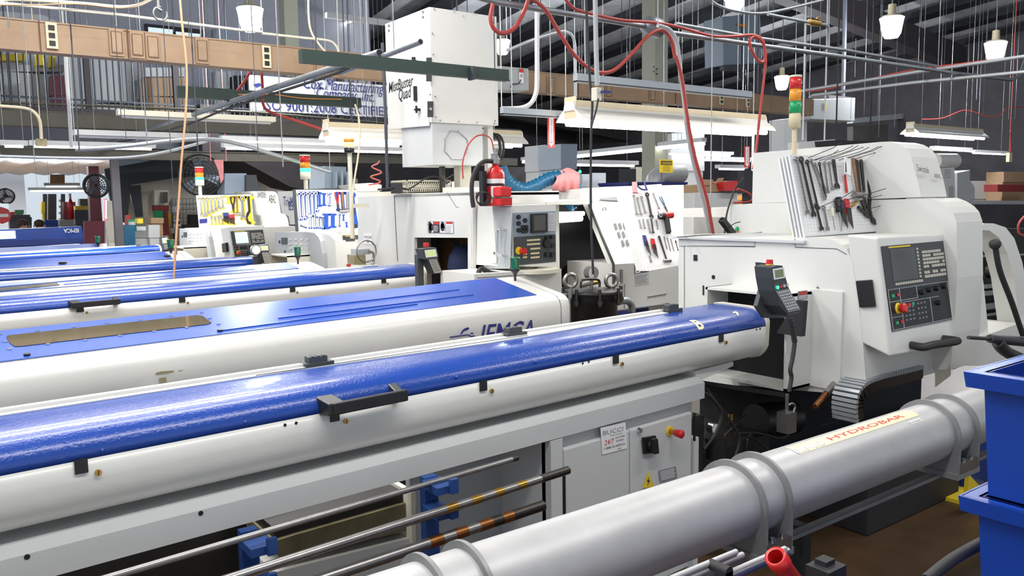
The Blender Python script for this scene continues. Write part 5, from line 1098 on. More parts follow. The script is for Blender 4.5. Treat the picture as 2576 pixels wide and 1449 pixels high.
# tall gray part with fluted towers above it
b=B('panelblue'); pxprism(b,pz(Z6,[(1650,160),(1880,170),(1880,400),(1650,400)]),(0,.5,0),y=9.8); 
for k in range(3): a=1735+k*62; pxprism(b,pz(Z6,[(a,225),(a+22,225),(a+22,400),(a,400)]),(0,-.08,0),y=9.78)
one('ribbed_cabinet',b,'blue-grey ribbed cabinet top above blue silhouette tool board','cabinet').location.z+=0
# Yellow board machine
m3=thing('automatic_lathe','far white lathe with lit screen and stepped housing, beside yellow silhouette tool board','lathe',(3.8,12.6,0))
x3=3.3
b=B('gpaint'); pxprism(b,pz(Z6,[(90,830),(345,830),(385,850),(405,920),(425,1030),(440,1160),(455,1260),(95,1260)]),(.05,0,0),x=x3); sd=obj('side_panel',b,m3)
b=B('white'); pxprism(b,pz(Z6,[(150,825),(420,828),(560,830),(580,1260),(150,1260)]),(1.0,0,0),x=x3+.05); obj('body',b,m3)
F=fr_px(Z6(90,830),Z6(345,830),Z6(92,1250),x=x3-.002)
for i in range(4):
    for j in range(3): sq(Z6,188+39*i,875+j*35,212+39*i,892+j*35,F,sd,'paper','vent_louver')
sq(Z6,138,870,172,920,F,sd,'charcoal','switch_plate'); sq(Z6,120,905,128,925,F,sd,'black','slot')
mouthbox(Z6,3.0,0,135,1035,1200,0,m3)
F=fr_px(Z6(203,1040),Z6(273,1040),Z6(207,1140),x=3.2); b=B('paper'); F.box(b,0,1,0,1,0,.003); b.use('inkred'); F.box(b,0,1,0,.1,.003,.004); F.box(b,0,1,.5,.56,.003,.004); b.use('ink'); F.cyl(b,.4,.32,.02,.003,.004,n=6); F.cyl(b,.4,.85,.025,.003,.004,n=6); obj('warning_sticker',b,m3)
c3,_,S3=console(Z6,10.3,[(535,832),(612,818),(668,1155),(590,1150)],[(1000,803),(1045,1150)],[(638,860),(985,842),(690,1175)],m3,True)
f=P4(S3,Z6(570,990),Z6(612,980),Z6(580,1085),.002); b=B('black'); f.box(b,0,1,0,1,0,.03); obj('connector_cover',b,c3)
b=B('white'); pxprism(b,pz(Z6,[(860,430),(1085,430),(1120,438),(1145,470),(1160,540),(1180,670),(950,685),(940,640),(920,540),(900,470)]),(0,.8,0),y=12.3)
obj('upper_housing',b,m3); b=B('white'); pxprism(b,pz(Z6,[(945,680),(1185,665),(1225,678),(1248,710),(1262,780),(1272,860),(1280,1100),(1040,1110),(1025,1000),(1010,850),(1010,760),(985,700)]),(0,.8,0),y=12.28); obj('lower_housing',b,m3)
b=B('ink'); o=A(*Z6(925,500),y=12.28);u_=A(*Z6(1022,503),y=12.28)-o; b.text('Swistek',o,u_,(0,0,1),.14,.004,u_.length); o=A(*Z6(1050,555),y=12.28);u_=A(*Z6(1122,558),y=12.28)-o; b.text('AB42',o,u_,(0,0,1),.13,.004,u_.length); obj('lettering',b,m3)
# grey cabinet with blue text between them
b=B('lgray'); pxprism(b,pz(Z6,[(1140,430),(1345,430),(1345,800),(1280,800),(1262,700),(1190,660)]),(0,.5,0),y=13.3); g=one('filter_cabinet',b,'pale grey cabinet with dark blue words between yellow and blue tool boards','cabinet')
b=B('inkblue'); o=A(*Z6(1208,585),y=13.29);u_=A(*Z6(1330,590),y=13.29)-o; b.text('Tri-Mist',o,u_*1.25,(0,0,1),.16,.004,u_.length*1.2); o=A(*Z6(1262,635),y=13.29);b.text('850',o,u_,(0,0,1),.16,.004,u_.length*.62); g2_=obj('lettering',b); g2_.parent=g; g2_.location=V(g2_['_o'])-V(g['_o'])
b=B('charcoal'); pxprism(b,pz(Z6,[(1268,800),(1345,798),(1350,858),(1275,858)]),(0,.4,0),y=13.2); q=A(755,580,y=13.2); b.box(q.x-.3,q.x+.2,13.3,13.6,0,q.z+.1); one('cabinet_plinth',b,'dark plinth under pale cabinet with blue words','cabinet')  # base of the pale cabinet, carried down to the floor
# tool boards
def board(Z,pts,y,label,edge=None,my=.0):
    F=Fr(*[A(*Z(*p),y=y) for p in pts]); g=thing('tool_board',label,'tool board',F.P(.5,1)); b=B('pvc'); F.box(b,0,1,0,1,-.03,0); 
    if edge: b.use(edge); F.box(b,-.015,0,-.01,1,-.06,.01); F.box(b,-.015,1,-.012,0,-.06,.005)
    obj('board',b,g); peg(F,g,30,20); return F,g
F4,b4=board(Z6,[(1335,415),(1990,415),(1368,865)],8.9,'white tool board with bright blue tool silhouettes and long chrome wrenches',edge='charcoal')
for k in range(17): pass
T4=[(1368,440,1385,740,'steel'),(1413,440,1430,735,'steel'),(1462,440,1485,710,'steel'),(1508,435,1520,700,'steel'),(1548,435,1555,650,'steel')]
def shadow(F,Z,a,c,w,m,g): 
    b=B(m); pa=onpl(F,*Z(*a),.001);pc=onpl(F,*Z(*c),.001); d=(pc-pa).normalized();s=F.n.cross(d); L=(pc-pa).length
    b.prism([pa+d*(L*f)+s*(w*e) for f,e in [(0,-.8),(.08,-1.1),(.16,-.5),(.84,-.5),(.92,-1.1),(1,-.6),(1,.6),(.92,1.1),(.84,.5),(.16,.5),(.08,1.1),(0,.8)]],F.n*.002); obj('painted_outline',b,g)
for k,(a,c,e,f,m) in enumerate(T4):
    shadow(F4,Z6,(a+14,c-4),(e+8,f+5),.030,'blueflat',b4); wrench(F4,Z6(a,c),Z6(e,f),.024,'%s long chrome wrench on blue silhouette board'%ORD[k],'tools on the blue board','chrome',h=.008)
for k,(a,c,e,f) in enumerate([(1590,440,1595,600),(1640,450,1640,590)]): shadow(F4,Z6,(a,c),(e,f),.03,'blueflat',b4)
for k,(a,c,e,f,w_,m,kd,nm,lab) in enumerate([(1690,450,1690,590,.02,'chrome','combo','wrench','short chrome wrench right of two empty silhouettes on blue board'),(1770,440,1790,640,.022,'redlens','pliers','pliers','red-handled pliers on blue silhouette board'),(1825,440,1845,660,.03,'wood','hammer','hammer','wooden-handled hammer on blue silhouette board'),(1885,440,1890,650,.03,'steel','file','file','wide flat steel scraper on blue silhouette board'),(1930,450,1985,820,.035,'black','hook','hook_spanner','black hook spanner at right end of blue silhouette board'),(1485,690,1490,830,.018,'chrome','file','drill_bit','first short chrome tool in bottom row of blue board'),(1535,700,1540,830,.018,'chrome','file','drill_bit','second short chrome tool in bottom row of blue board'),(1578,705,1583,830,.018,'chrome','file','drill_bit','third short chrome tool in bottom row of blue board'),(1618,710,1628,835,.018,'chrome','file','drill_bit','fourth short chrome tool in bottom row of blue board'),(1380,800,1450,820,.008,'darksteel','file','drill_bit','thin dark pin lying low at left of blue silhouette board'),(1800,680,1803,810,.010,'steel','file','drill_bit','slim steel rod hanging in lower right of blue board')]):
    shadow(F4,Z6,(a+8,c-3),(e+6,f+5),w_*1.4,'blueflat',b4); wrench(F4,Z6(a,c),Z6(e,f),w_,lab,'tools on the blue board',m,kd,h=.008,name=nm,cat='hand tool')
for a,c,e,f in [(1665,670,1665,840),(1735,670,1735,825),(1880,760,1885,820),(1850,680,1850,750)]: shadow(F4,Z6,(a,c),(e,f),.05 if a<1800 else .02,'blueflat',b4)
FY,b3=board(Z6,[(275,475),(862,465),(308,825)],12.4,'white tool board with yellow tool silhouettes on far lathe')
for k,(a,e,f) in enumerate([(305,330,700),(343,370,710),(382,400,690),(422,440,670),(462,480,650),(500,515,625)]):
    shadow(FY,Z6,(a+10,490),(e+8,f+5),.035,'yellow',b3); wrench(FY,Z6(a,490),Z6(e,f),.03,'%s chrome wrench on yellow silhouette board'%ORD[k],'tools on the yellow board','chrome',h=.008)
for k,(a,c,e,f,w_,m,kd,nm,lab) in enumerate([(545,480,555,620,.025,'chrome','combo','wrench','seventh chrome wrench on yellow silhouette board, smaller'),(620,485,625,560,.06,'yellow','file','drill_bit','wide yellow pouch at top centre of yellow board'),(655,490,670,660,.035,'black','pliers','pliers','black pliers with red grip on yellow board'),(700,480,712,690,.03,'wood','hammer','hammer','wooden hammer on yellow silhouette board'),(760,480,778,740,.045,'steel','combo','wrench','large open wrench with yellow painted handle on yellow board'),(828,485,850,785,.05,'black','hook','hook_spanner','black hook spanner with yellow handle on yellow board'),(585,660,590,780,.05,'inkblue','set','hex_key_set','blue hex key holder on yellow silhouette board'),(645,680,655,790,.05,'redlens','set','hex_key_set','red hex key holder on yellow silhouette board'),(430,690,435,790,.02,'steel','driver','driver','leftmost driver in lower row of yellow board'),(470,695,478,790,.02,'steel','driver','driver','second driver in lower row of yellow board'),(508,690,515,785,.02,'steel','driver','driver','third driver in lower row of yellow board'),(545,685,552,790,.03,'steel','driver','driver','fourth driver in lower row of yellow board, shorter')]):
    shadow(FY,Z6,(a+6,c-3),(e+6,f+5),w_*1.4,'yellow',b3); wrench(FY,Z6(a,c),Z6(e,f),w_,lab,'tools on the yellow board',m,kd,h=.008,name=nm,cat='hand tool')
b=B('inkblue')
for k in range(3): pa=onpl(FY,*Z6(305,738+k*15),.01);pc=onpl(FY,*Z6(385,732+k*15),.01); one('punch',B('inkblue').cyl(pa,pc,.012,n=8),'%s dark blue punch lying low at left of yellow board'%['upper','middle','lower'][k],'punch','punches on the yellow board')
# towers
sg=lambda lit,a='amber':[(.30,'cream'),(.15,lit),(.25,a),(.25,'redlens'),(.05,'cream')]
tower(769,390,451,560,y=9.1,r=.058,label='signal tower lit green above blue silhouette board',segs=sg('gglow'),pole='cream')
tower(503,420,467,560,y=12.6,r=.060,label='signal tower lit green above yellow silhouette board',segs=sg('gglow'),pole='cream')
tower(879,349,384,600,y=6.95,r=.048,label='glowing amber signal lamp on tall cream pole beside middle lathe',segs=[(.3,'black'),(.1,'chrome'),(.35,'aglow'),(.2,'amber'),(.05,'rust')] if 0 else [(.3,'black'),(.1,'chrome'),(.35,'aglow'),(.25,'amber')],pole='cream')
# pendants farther off
def pend2(Z,poly,scr,kp,y,label,depth=.1,btn=None):
    g,F,K=pendant([Z(*p) for p in poly],[Z(*p) for p in scr],[Z(*p) for p in kp],y,label,depth,bright=True)
    if btn: p=A(*Z(*btn),y=y+.04); obj('emergency_button',B('red').cyl(p,p+V((0,0,.03)),.022),g)
    obj('stalk',B('charcoal').box(*[v for v in (A(*Z(*poly[-1]),y=y).x,A(*Z(*poly[-1]),y=y).x+.05)],y+depth,y+depth+.05,.95,A(*Z(*poly[0]),y=y).z-.05),g)
pend2(Z7,[(690,940),(830,925),(850,1000),(845,1035),(888,1160),(880,1172),(815,1180),(755,1045),(715,1040)],[(722,955),(818,945),(735,1018)],[(757,1042),(828,1038),(810,1168)],5.4,'grey handheld pendant with green display at end of third feeder',btn=(733,918))
pend2(Z6,[(955,1010),(1045,1000),(1058,1060),(1050,1075),(1075,1185),(1060,1200),(1010,1205),(975,1080),(955,1070)],[(958,1020),(1035,1016),(965,1065)],[(975,1090),(1042,1088),(1005,1200)],8.8,'handheld pendant with bright display before far lit screen')
p=A(*Z6(900,1058),y=8.7); b=B('steel').cyl(p,p+V((0,-.04,0)),.055,n=20).use('paper').cyl(p+V((0,-.04,0)),p+V((0,-.041,0)),.045,n=20).use('rubber').box(p.x-.02,p.x+.02,p.y,p.y+.03,.95,p.z-.07); one('pressure_gauge',b,'round white pressure gauge in front of far lit screen','gauge')
p=A(412,605,y=12.2); 
pend2(lambda a,c:(a,c),[(406,596),(424,593),(432,625),(430,629),(414,630)],[(408,600),(420,598),(410,612)],[(412,615),(428,613),(415,628)],12.1,'small dark pendant behind orange cable at far left')
# small box with lubricator left of middle lathe
g=thing('lubricator','small stained lubricator box with hose beside cream wall of middle lathe','lubricator',A(915,665,y=7.1))
b=B('gpaint'); pxprism(b,pz(Z7,[(75,945),(195,935),(200,990),(78,1000)]),(0,.15,0),y=7.0); obj('head',b,g); b=B('oakstain'); pxprism(b,pz(Z7,[(40,1000),(150,995),(155,1090),(45,1092)]),(0,.15,0),y=7.0); obj('reservoir',b,g)
b=B('steel').torus(A(*Z7(160,960),y=6.95),(0,1,0),.10,.008,20,6).tube([A(*Z7(a,c),y=6.95) for a,c in [(180,960),(225,980),(228,1060),(215,1085)]],.012,6); obj('hose',b,g)
# bracket arm carrying cream pole
b=B('cream').bar(A(*Z7(45,525),y=6.9),A(*Z7(175,520),y=6.9),.05,.04); one('pole_bracket',b,'short cream bracket arm at foot of tall cream pole','bracket')
# ================= OVERHEAD =================
def hang(b,x,y,z,r=.004): return b.cyl((x,y,z),(x,y,max(roofz(x,y),z+.1)),r,n=5)
def W(pts,y=None,x=None,z=None):
    out=[]
    for p in pts:
        k=dict(y=y,x=x,z=z)
        if len(p)>2: k=dict(y=p[2],x=None,z=None)
        out.append(A(p[0],p[1],**k))
    return out
def pipe(name,label,cat,pts,r,m,y=None,x=None,z=None,curve=True,group=None,n=8):
    r*=.66; P=W(pts,y,x,z); b=B(m).tube(P,r,n,curve); up=[q for p,q in zip(pts,P) if p[1]<0]
    if up:
        q=up[0]; b.cyl(q,(q.x,q.y,max(roofz(q.x,q.y),q.z+.1)),min(r,.02),n=6)
    elif cat in('pipe','conduit'):
        for q in (P[0],P[-1]): b.cyl(q,(q.x,q.y,max(roofz(q.x,q.y),q.z+.1)),.004,n=5)
    return one(name,b,label,cat,group)
# bus ducts
def busduct(name,label,T0,B0,y,x0,x1,m,d=.14):
    zt=A(*T0,y=y).z;zb=A(*B0,y=y).z; g=thing(name,label,'bus duct',((x0+x1)/2,y,zb))
    obj('casing',B(m).box(x0,x1,y,y+d,zb,zt).box(x0,x1,y-.008,y,zt-.012,zt).box(x0,x1,y-.008,y,zb,zb+.012),g)
    for k in range(5): xx=x0+(x1-x0)*(k+.5)/5; obj('hanger',hang(B('steelgray'),xx,y+d/2,zt,.008),g)
    return g,zt,zb
gd,zt,zb=busduct('bus_duct','long tan bus duct with plug-in panels crossing upper picture behind mist collector',(0,42),(0,122),7.5,-1.5,11.3,'duct')
for u,v in [(130,90),(670,143),(1814,245),(1880,252)]:
    p=A(u,v,y=7.49); b=B('lampcream').box(p.x-.04,p.x+.04,7.478,7.492,p.z-.10,p.z+.10).use('black')
    for k in(-1,0,1): b.box(p.x-.022,p.x+.022,7.474,7.479,p.z+k*.06-.02,p.z+k*.06+.02)
    obj('socket_plate',b,gd)
for u,v in [(293,107),(345,113),(384,119),(508,128),(803,158),(842,165),(1385,215),(1530,225),(1640,235)]:
    p=A(u,v,y=7.49); b=B('duct').box(p.x-.055,p.x+.055,7.482,7.492,p.z-.11,p.z+.11).box(p.x-.036,p.x+.036,7.474,7.483,p.z-.08,p.z+.08)
    b.use('rust'); 
    for e in (-1,1): b.box(p.x+e*.04-.002,p.x+e*.04+.002,7.4725,7.4745,p.z-.085,p.z+.085).box(p.x-.04,p.x+.04,7.4725,7.4745,p.z+e*.085-.002,p.z+e*.085+.002)
    obj('cover_plate',b,gd)
for u,v in [(100,85),(322,112),(1310,205),(1455,220),(1700,240)]:
    p=A(u,v,y=7.49); obj('joint',B('rust').box(p.x-.004,p.x+.004,7.488,7.492,zb,zt),gd)
busduct('bus_duct','dull olive bus duct below mezzanine railing at upper left',(0,274),(0,314),13.0,-1,9.4,'olive')
busduct('bus_duct','lower olive bus duct above far bay at left, behind fluorescent strips',(300,376),(300,401),14.0,-1,10.5,'olive')
# boom pipes
def ypipe(name,label,cat,a,c,x,r,m='galv',**k):
    P_=A(*a,x=x).lerp(A(*c,x=x),.3); return one(name,hang(B(m),P_.x,P_.y,P_.z).cyl(A(*a,x=x),A(*c,x=x),r,n=14).use('black').cyl(A(*a,x=x),A(*a,x=x)+(A(*a,x=x)-A(*c,x=x)).normalized()*.002,r*.8,n=14),label,cat)
xa=A(955,133,z=2.75).x
ypipe('boom_pipe','long galvanised pipe slanting up across picture, open end beside mist collector','pipe',(955,133),(215,378),xa,.028)
ypipe('boom_pipe','thinner pipe sticking out past thick slanting pipe before mist collector','pipe',(1058,105),(860,182),xa+.02,.020)
b=B('rubber').tube(W([(958,140),(900,160),(830,190),(700,232),(560,278),(480,310),(360,345),(230,372)],x=xa),.012,6); one('pipe_cable',b,'grey cable strapped under long slanting galvanised pipe','cable')
pipe('sagging_pipe','grey metal pipe curving down to ribbed cabinet above blue tool board','pipe',[(190,375),(260,372),(330,366),(420,355),(520,350),(600,362),(700,392),(830,432)],.036,'emt',y=9.3)
b=B('green_dark'); yb=4.6; p=A(755,140,y=yb);q=A(1275,192,y=yb); q.z=p.z=(p.z+q.z)/2; b.bar(p,q,.05,.075); b.bar(p+V((0,-.03,-.035)),q+V((0,-.03,-.035)),.01,.01); q2=A(1180,186,y=yb); b.use('steelgray').bar(q2+V((-.01,-.03,0)),q2+V((.01,-.03,0)),.06,.085)
hang(hang(b,p.x+.1,4.6,p.z),q.x-.1,4.6,q.z); one('strut_channel',b,'dark green steel channel passing in front of mist collector','channel')
p=A(447,230,y=8.6);q=A(905,260,y=8.6); z=(p.z+q.z)/2; one('strut_channel',hang(B('green_dark').bar((p.x,8.6,z),(q.x,8.6,z),.08,.11),p.x+.3,8.6,z),'dark green channel hanging in front of white banner at upper left','channel')
pipe('loose_cable','thin orange cable lying along dark green channel before banner','cable',[(600,238),(680,237),(760,247),(860,250)],.006,'orange',y=8.55)
for (a,c,y,lab,m,r) in [((1447,197),(1887,239),4.8,'long light grey strut channel above big fluorescent lamp','emt',.05),((1262,276),(1447,294),5.2,'short light grey strut channel right of mist collector','emt',.045)]:
    p=A(*a,y=y);q=A(*c,y=y);z=(p.z+q.z)/2; one('strut_channel',hang(hang(B(m).bar((p.x,y,z),(q.x,y,z),r,r*1.3),p.x+.1,y,z),q.x-.1,y,z).use('steelgray').bar((p.x,y-.001,z-r*.5),(q.x,y-.001,z-r*.5),r*1.02,.01),lab,'channel')
# fluorescent fixtures
def ratio(u,v): p=A(u,v,y=1.0); return p.x
def fix(L,Rr,label,kind='reflector',length=2.44,y=None,lit=True,power=0,m='lampcream',w=.34):
    if y is None: y=length/abs(ratio(*Rr)-ratio(*L))
    p=A(*L,y=y);q=A(*Rr,y=y);z=(p.z+q.z)/2;x0,x1=p.x,q.x
    g=thing('fluorescent_lamp',label,'fluorescent lamp',((x0+x1)/2,y,z))
    if kind=='reflector':
        P=[(-w/2,.0),(-w/2+.02,.03),(-.07,.09),(-.055,.15),(.055,.15),(.07,.09),(w/2-.02,.03),(w/2,.0),(w/2-.01,.0),(w/2-.03,.025),(.06,.08),(-.06,.08),(-w/2+.03,.025),(-w/2+.01,.0)]
        obj('reflector',B('reflector').loft([(x0,y+a,z+c) for a,c in P],[(x1,y+a,z+c) for a,c in P],False),g)
        obj('ballast_box',B(m).box(x0+.02,x1-.02,y-.065,y+.065,z+.09,z+.16),g)
        obj('end_plate',B(m).box(x0+.01,x0+.02,y-.07,y+.07,z+.02,z+.19),g)
    else:
        obj('casing',B(m).box(x0,x1,y-.06,y+.06,z+.02,z+.08),g)
    for k in ((-.09,.09) if kind=='reflector' else (-.0,)):
        zz=z-.012 if kind=='reflector' else z+.012; obj('light_tube',B('tube' if lit else 'pvc').cyl((x0+.05,y+k,zz),(x1-.05,y+k,zz),.022,n=10),g)
    if power: 
        a=area('fluorescent_light',((x0+x1)/2,y,z-.03),x1-x0,.25,power)
    for k in (.15,.85): obj('hanger',hang(B('steel'),x0+(x1-x0)*k,y,z+.07,.003),g)
    return g
fix((1432,308),(1915,330),'big cream-hooded fluorescent lamp, nearest one, glowing above slanted lathe',power=14)
fix((818,352),(1308,362),'cream-hooded fluorescent lamp glowing behind mist collector',power=30)
fix((2288,340),(2465,345),'small hooded fluorescent lamp above nearest lathe at far right',length=2.44,power=25)
fix((560,376),(1062,384),'bare white fluorescent strip left of mist collector hopper','strip',y=11,m='pvc',power=40)
fix((555,358),(1010,368),'second white fluorescent strip just above bare one left of hopper','strip',y=11.6,m='pvc')
fix((185,346),(520,352),'unlit white fluorescent casing hanging across upper left','strip',y=10.5,m='lgray',lit=False)
fix((295,297),(690,309),'unlit cream fluorescent casing above other one at upper left','strip',y=10,m='cream',lit=False)
fix((75,375),(390,371),'glowing fluorescent strip below unlit casings at upper left','strip',y=12,m='lgray',power=70)
fix((0,368),(70,371),'short glowing strip at left edge under olive duct','strip',y=12,m='lgray')
fix((1440,412),(1600,422),'small lit strip below long slanting strip lamp','strip',y=9,m='pvc')
fix((1625,420),(1660,421),'tiny lit lamp left of yellow caution sign','strip',y=9.5,m='pvc')
fix((1680,390),(1840,391),'lit strip lamp under right end of big cream-hooded lamp','strip',y=10.4,m='pvc')
fix((1770,404),(1890,406),'lower lit strip lamp right of hanging grey hose','strip',y=11,m='pvc')
fix((2445,388),(2530,387),'lit strip lamp at far right above shelves','strip',y=9,m='pvc')
fix((2345,380),(2440,378),'lit strip lamp left of yellow pull box at far right','strip',y=9,m='pvc')
fix((1805,428),(1875,425),'small lit strip behind red arrow sign','strip',y=9.4,m='pvc')
fix((70,482),(225,480),'white strip lamp in far bay below brown sign','strip',y=20,m='lgray')
fix((110,470),(200,470),'upper white strip lamp in far bay below brown sign','strip',y=19,m='lgray')

def yfix(a,c,x,label,kind=0):
    p=A(*a,x=x);q=A(*c,x=x);g=thing('fluorescent_lamp',label,'fluorescent lamp',(p+q)/2)
    obj('casing',B('lgray').bar(p+V((0,0,.06)),q+V((0,0,.06)),.10,.06),g); obj('light_tube',B('tube').cyl(p,q,.022,n=10),g)
    for k in(.1,.9): m_=p.lerp(q,k); obj('hanger',hang(B('steel'),m_.x,m_.y,m_.z+.06,.004),g)
    return g
yfix((1315,408),(1772,362),9.5,'long slanting fluorescent lamp crossing behind red arrow sign'); yfix((790,90),(893,50),9.5,'bright slanting lamp above tan bus duct beside mist collector')
p=A(820,38,y=12);q=A(1060,78,y=12); one('strut_channel',hang(B('lgray').bar(p,(q.x,12,p.z),.08,.08),p.x+.2,12,p.z),'pale channel above bright slanting lamp, left of mist collector','channel')
# high-bay lamps
def highbay(u,v,wpx,label,dpt=None,power=260):
    d=ray(u,v); dist=.42*FP/wpx; t=dist/FP; p=EYE+d*t
    g=thing('high_bay_lamp',label,'hanging lamp',p,'high bay lamps'); r=.21
    obj('shade',B('bulb').lathe(p,(0,0,1),[(0,-.20),(r*.55,-.19),(r*.75,-.12),(r*.95,.12),(r,.16),(r*.9,.17)],20),g)
    obj('cap',B('lampcream').lathe(p,(0,0,1),[(r*.95,.16),(r*.8,.2),(r*.35,.22),(r*.33,.40),(0,.42)],16),g)
    obj('rod',hang(B('steel'),p.x,p.y,p.z+.4,.012),g)
    l=bpy.data.lights.new('high_bay_light','POINT');l.energy=power;l.shadow_soft_size=.2;l.color=(.92,.96,1);o=bpy.data.objects.new('high_bay_light',l);COL.objects.link(o);o.location=p+V((0,0,-.45))
for u,v,wd,lab in [(630,48,66,'high bay lamp glowing above tan bus duct at upper left'),(2243,68,58,'high bay lamp highest in upper right, under brown rafter'),(2504,128,52,'high bay lamp at upper right edge'),(1967,208,38,'high bay lamp directly left of tall signal tower'),(1264,118,40,'high bay lamp touching right side of mist collector'),(1848,-4,60,'high bay lamp cut off by top edge above blue electrical box'),(1298,258,18,'tiny distant high bay lamp below grey switch box'),(2148,250,22,'small high bay lamp beside grey transformer box'),(1693,182,26,'half hidden lamp behind cream column')]: highbay(u,v,wd,lab)
# pipes and hoses at upper right
pipe('overhead_pipe','thick grey pipe from top centre sloping right to oval fitting','pipe',[(1195,-10),(1250,5),(1400,30),(1620,66)],.032,'galv',y=4.3,curve=False)
pipe('overhead_pipe','thick grey pipe from oval fitting sloping right to right edge, bending up','pipe',[(1655,78),(1900,113),(2100,140),(2400,184),(2545,201),(2566,190),(2580,150)],.030,'galv',y=4.3,curve=False)
pipe('overhead_pipe','upper parallel grey pipe joining the long one at far right','pipe',[(1700,60),(1900,95),(2120,125),(2360,167)],.024,'galv',y=4.5,curve=False)
pipe('overhead_pipe','grey pipe with tee and elbow dropping to the long overhead pipe','pipe',[(1932,36),(2045,58),(2078,62),(2084,70),(2084,118)],.022,'galv',y=4.6,curve=False)
pipe('overhead_pipe','curved grey pipe looping along top edge right of blue electrical box','pipe',[(1782,-10),(1800,10),(1850,27),(1930,32),(2070,0)],.020,'galv',y=4.7)
b=B('galv'); p=A(1625,62,y=4.3);q=A(1663,76,y=4.3); b.lathe(p,(q-p),[(0,-.02),(.06,0),(.075,.06),(.075,(q-p).length*.8),(.05,(q-p).length),(0,(q-p).length+.02)],16); one('junction_fitting',b,'oval metal fitting joining overhead pipes before cream column','fitting')
b=B('brass').cyl(A(2035,55,y=4.6),A(2062,60,y=4.6),.028,n=10).tube(W([(2052,48),(2056,44),(2066,45)],y=4.6),.006,5); one('gas_valve',b,'tarnished brass valve on overhead pipe elbow at upper right','valve')
xx=A(2070,247,y=9).x
pipe('conduit','upper of two conduits rising to right edge behind overhead pipe','conduit',[(2000,232),(2300,182),(2590,140)],.030,'emt',x=9,curve=False)
pipe('conduit','lower conduit rising to right edge from grey transformer box','conduit',[(2036,245),(2045,240),(2300,208),(2590,180)],.030,'emt',x=9,curve=False)
pipe('red_cable','thin red cable strung along upper conduit at right','cable',[(2015,232),(2080,225),(2160,205),(2300,175),(2420,160),(2590,138)],.012,'redhose',x=9)
pipe('red_cable','red cable sagging across wall above small hooded lamp at right','cable',[(2320,300),(2370,297),(2420,278),(2445,280),(2480,292),(2515,290),(2535,272),(2590,270)],.016,'redhose',y=9)
pipe('red_hose','big loop of red hose hanging beside top of mist collector','hose',[(1330,-5),(1318,30),(1295,70),(1265,84),(1243,72),(1234,45),(1240,10)],.021,'redhose',y=4.2)
pipe('red_hose','red hose swooping down in a deep curve before cream column','hose',[(1325,-8),(1350,5),(1375,28),(1400,70),(1440,132),(1480,170),(1515,183),(1550,173),(1590,135),(1625,95),(1655,76),(1675,80),(1690,105),(1698,145)],.020,'redhose',y=4.2)
pipe('red_hose','red hose tied along overhead pipe, coiled at right, dropping beside blue box','hose',[(1418,-8),(1440,18),(1470,30),(1560,50),(1640,56),(1700,66),(1790,90),(1850,91),(1893,88),(1917,100),(1924,130),(1920,155),(1905,150),(1888,120),(1887,100),(1900,92),(1920,110),(1926,150),(1918,230),(1909,310),(1902,380),(1894,425)],.017,'redhose',y=4.2)
pipe('flexible_conduit','grey flexible conduit dropping from oval fitting to top of nearest lathe','conduit',[(1655,64),(1685,76),(1703,110),(1711,180),(1722,260),(1729,330),(1745,410),(1768,500),(1787,585)],.022,'gpaint',y=3.9)
pipe('red_hose','dusty red hose hanging alongside grey flexible conduit down to lathe','hose',[(1700,140),(1716,200),(1727,280),(1737,340),(1752,410),(1778,500),(1794,588)],.017,'redhose',y=3.85)
pipe('cable_drop','thick grey cable drop with switch, passing down left of big lamp','cable',[(1497,-10),(1499,100),(1502,215)],.022,'gpaint',y=3.8,curve=False)
g=thing('hanging_switch','cream pull switch box hanging on thick grey cable drop','switch',A(1502,245,y=3.8)); p=A(1502,233,y=3.8); obj('box',B('cream').box(p.x-.022,p.x+.022,3.78,3.83,p.z-.05,p.z+.03),g,bevel=.004); obj('knob',B('inkblue').bar(p+V((.0,-.04,0)),p+V((.06,-.05,0)),.02,.015),g)
pipe('black_cable','black cable hanging from switch box down past big lamp','cable',[(1505,248),(1500,275),(1493,300),(1486,330)],.009,'rubber',y=3.78)
pipe('black_cable','long black cable hanging in two strands beside switch, down to black tank','cable',[(1473,-10),(1479,100),(1484,200),(1490,260),(1487,330),(1486,450),(1487,560),(1492,690)],.012,'rubber',y=3.9)
pipe('conduit','white conduit running straight down then curving left to mist collector','conduit',[(1351,28),(1351,120),(1351,200),(1348,235),(1335,260),(1310,272),(1262,274)],.030,'pvc',y=5.4)
pipe('conduit','shiny conduit arching over and down to strut channel','conduit',[(1275,127),(1340,100),(1405,80),(1425,80),(1441,92),(1446,120),(1447,200),(1447,290)],.020,'emt',y=5.5)
pipe('hanging_cable','orange cord hanging down across bar feeders at left','cord',[(452,-10),(458,60),(468,150),(470,220),(466,300),(457,400),(450,500),(443,600),(437,700)],.013,'peach',y=6.5)
pipe('hanging_cable','tan cord hanging from top edge to tan bus duct left of mist collector','cord',[(775,-10),(777,50),(785,85),(805,115),(822,135)],.014,'lampcream',y=6.8)
pipe('hanging_cable','thin yellow cord hanging past amber signal lamp','cord',[(893,262),(903,300),(905,350),(900,400),(892,450),(884,520),(886,560),(888,600)],.012,'lampcream',y=6.2)
pipe('steel_pole','dark vertical pole left of mist collector','pole',[(962,108),(970,290),(975,475)],.022,'steelgray',y=6.4,curve=False)
pipe('coiled_hose','pink-red coiled air hose hanging below strip lamp','hose',[(955,405),(950,412),(935,420),(955,430),(958,436),(932,445),(955,455),(952,461),(928,465)],.010,'redhose',y=7.5)
pipe('black_air_hose','dark blue hose arching from top of nearest lathe to black valve block','hose',[(1823,590),(1826,550),(1836,510),(1852,470),(1872,448)],.008,'rubber',y=3.2)
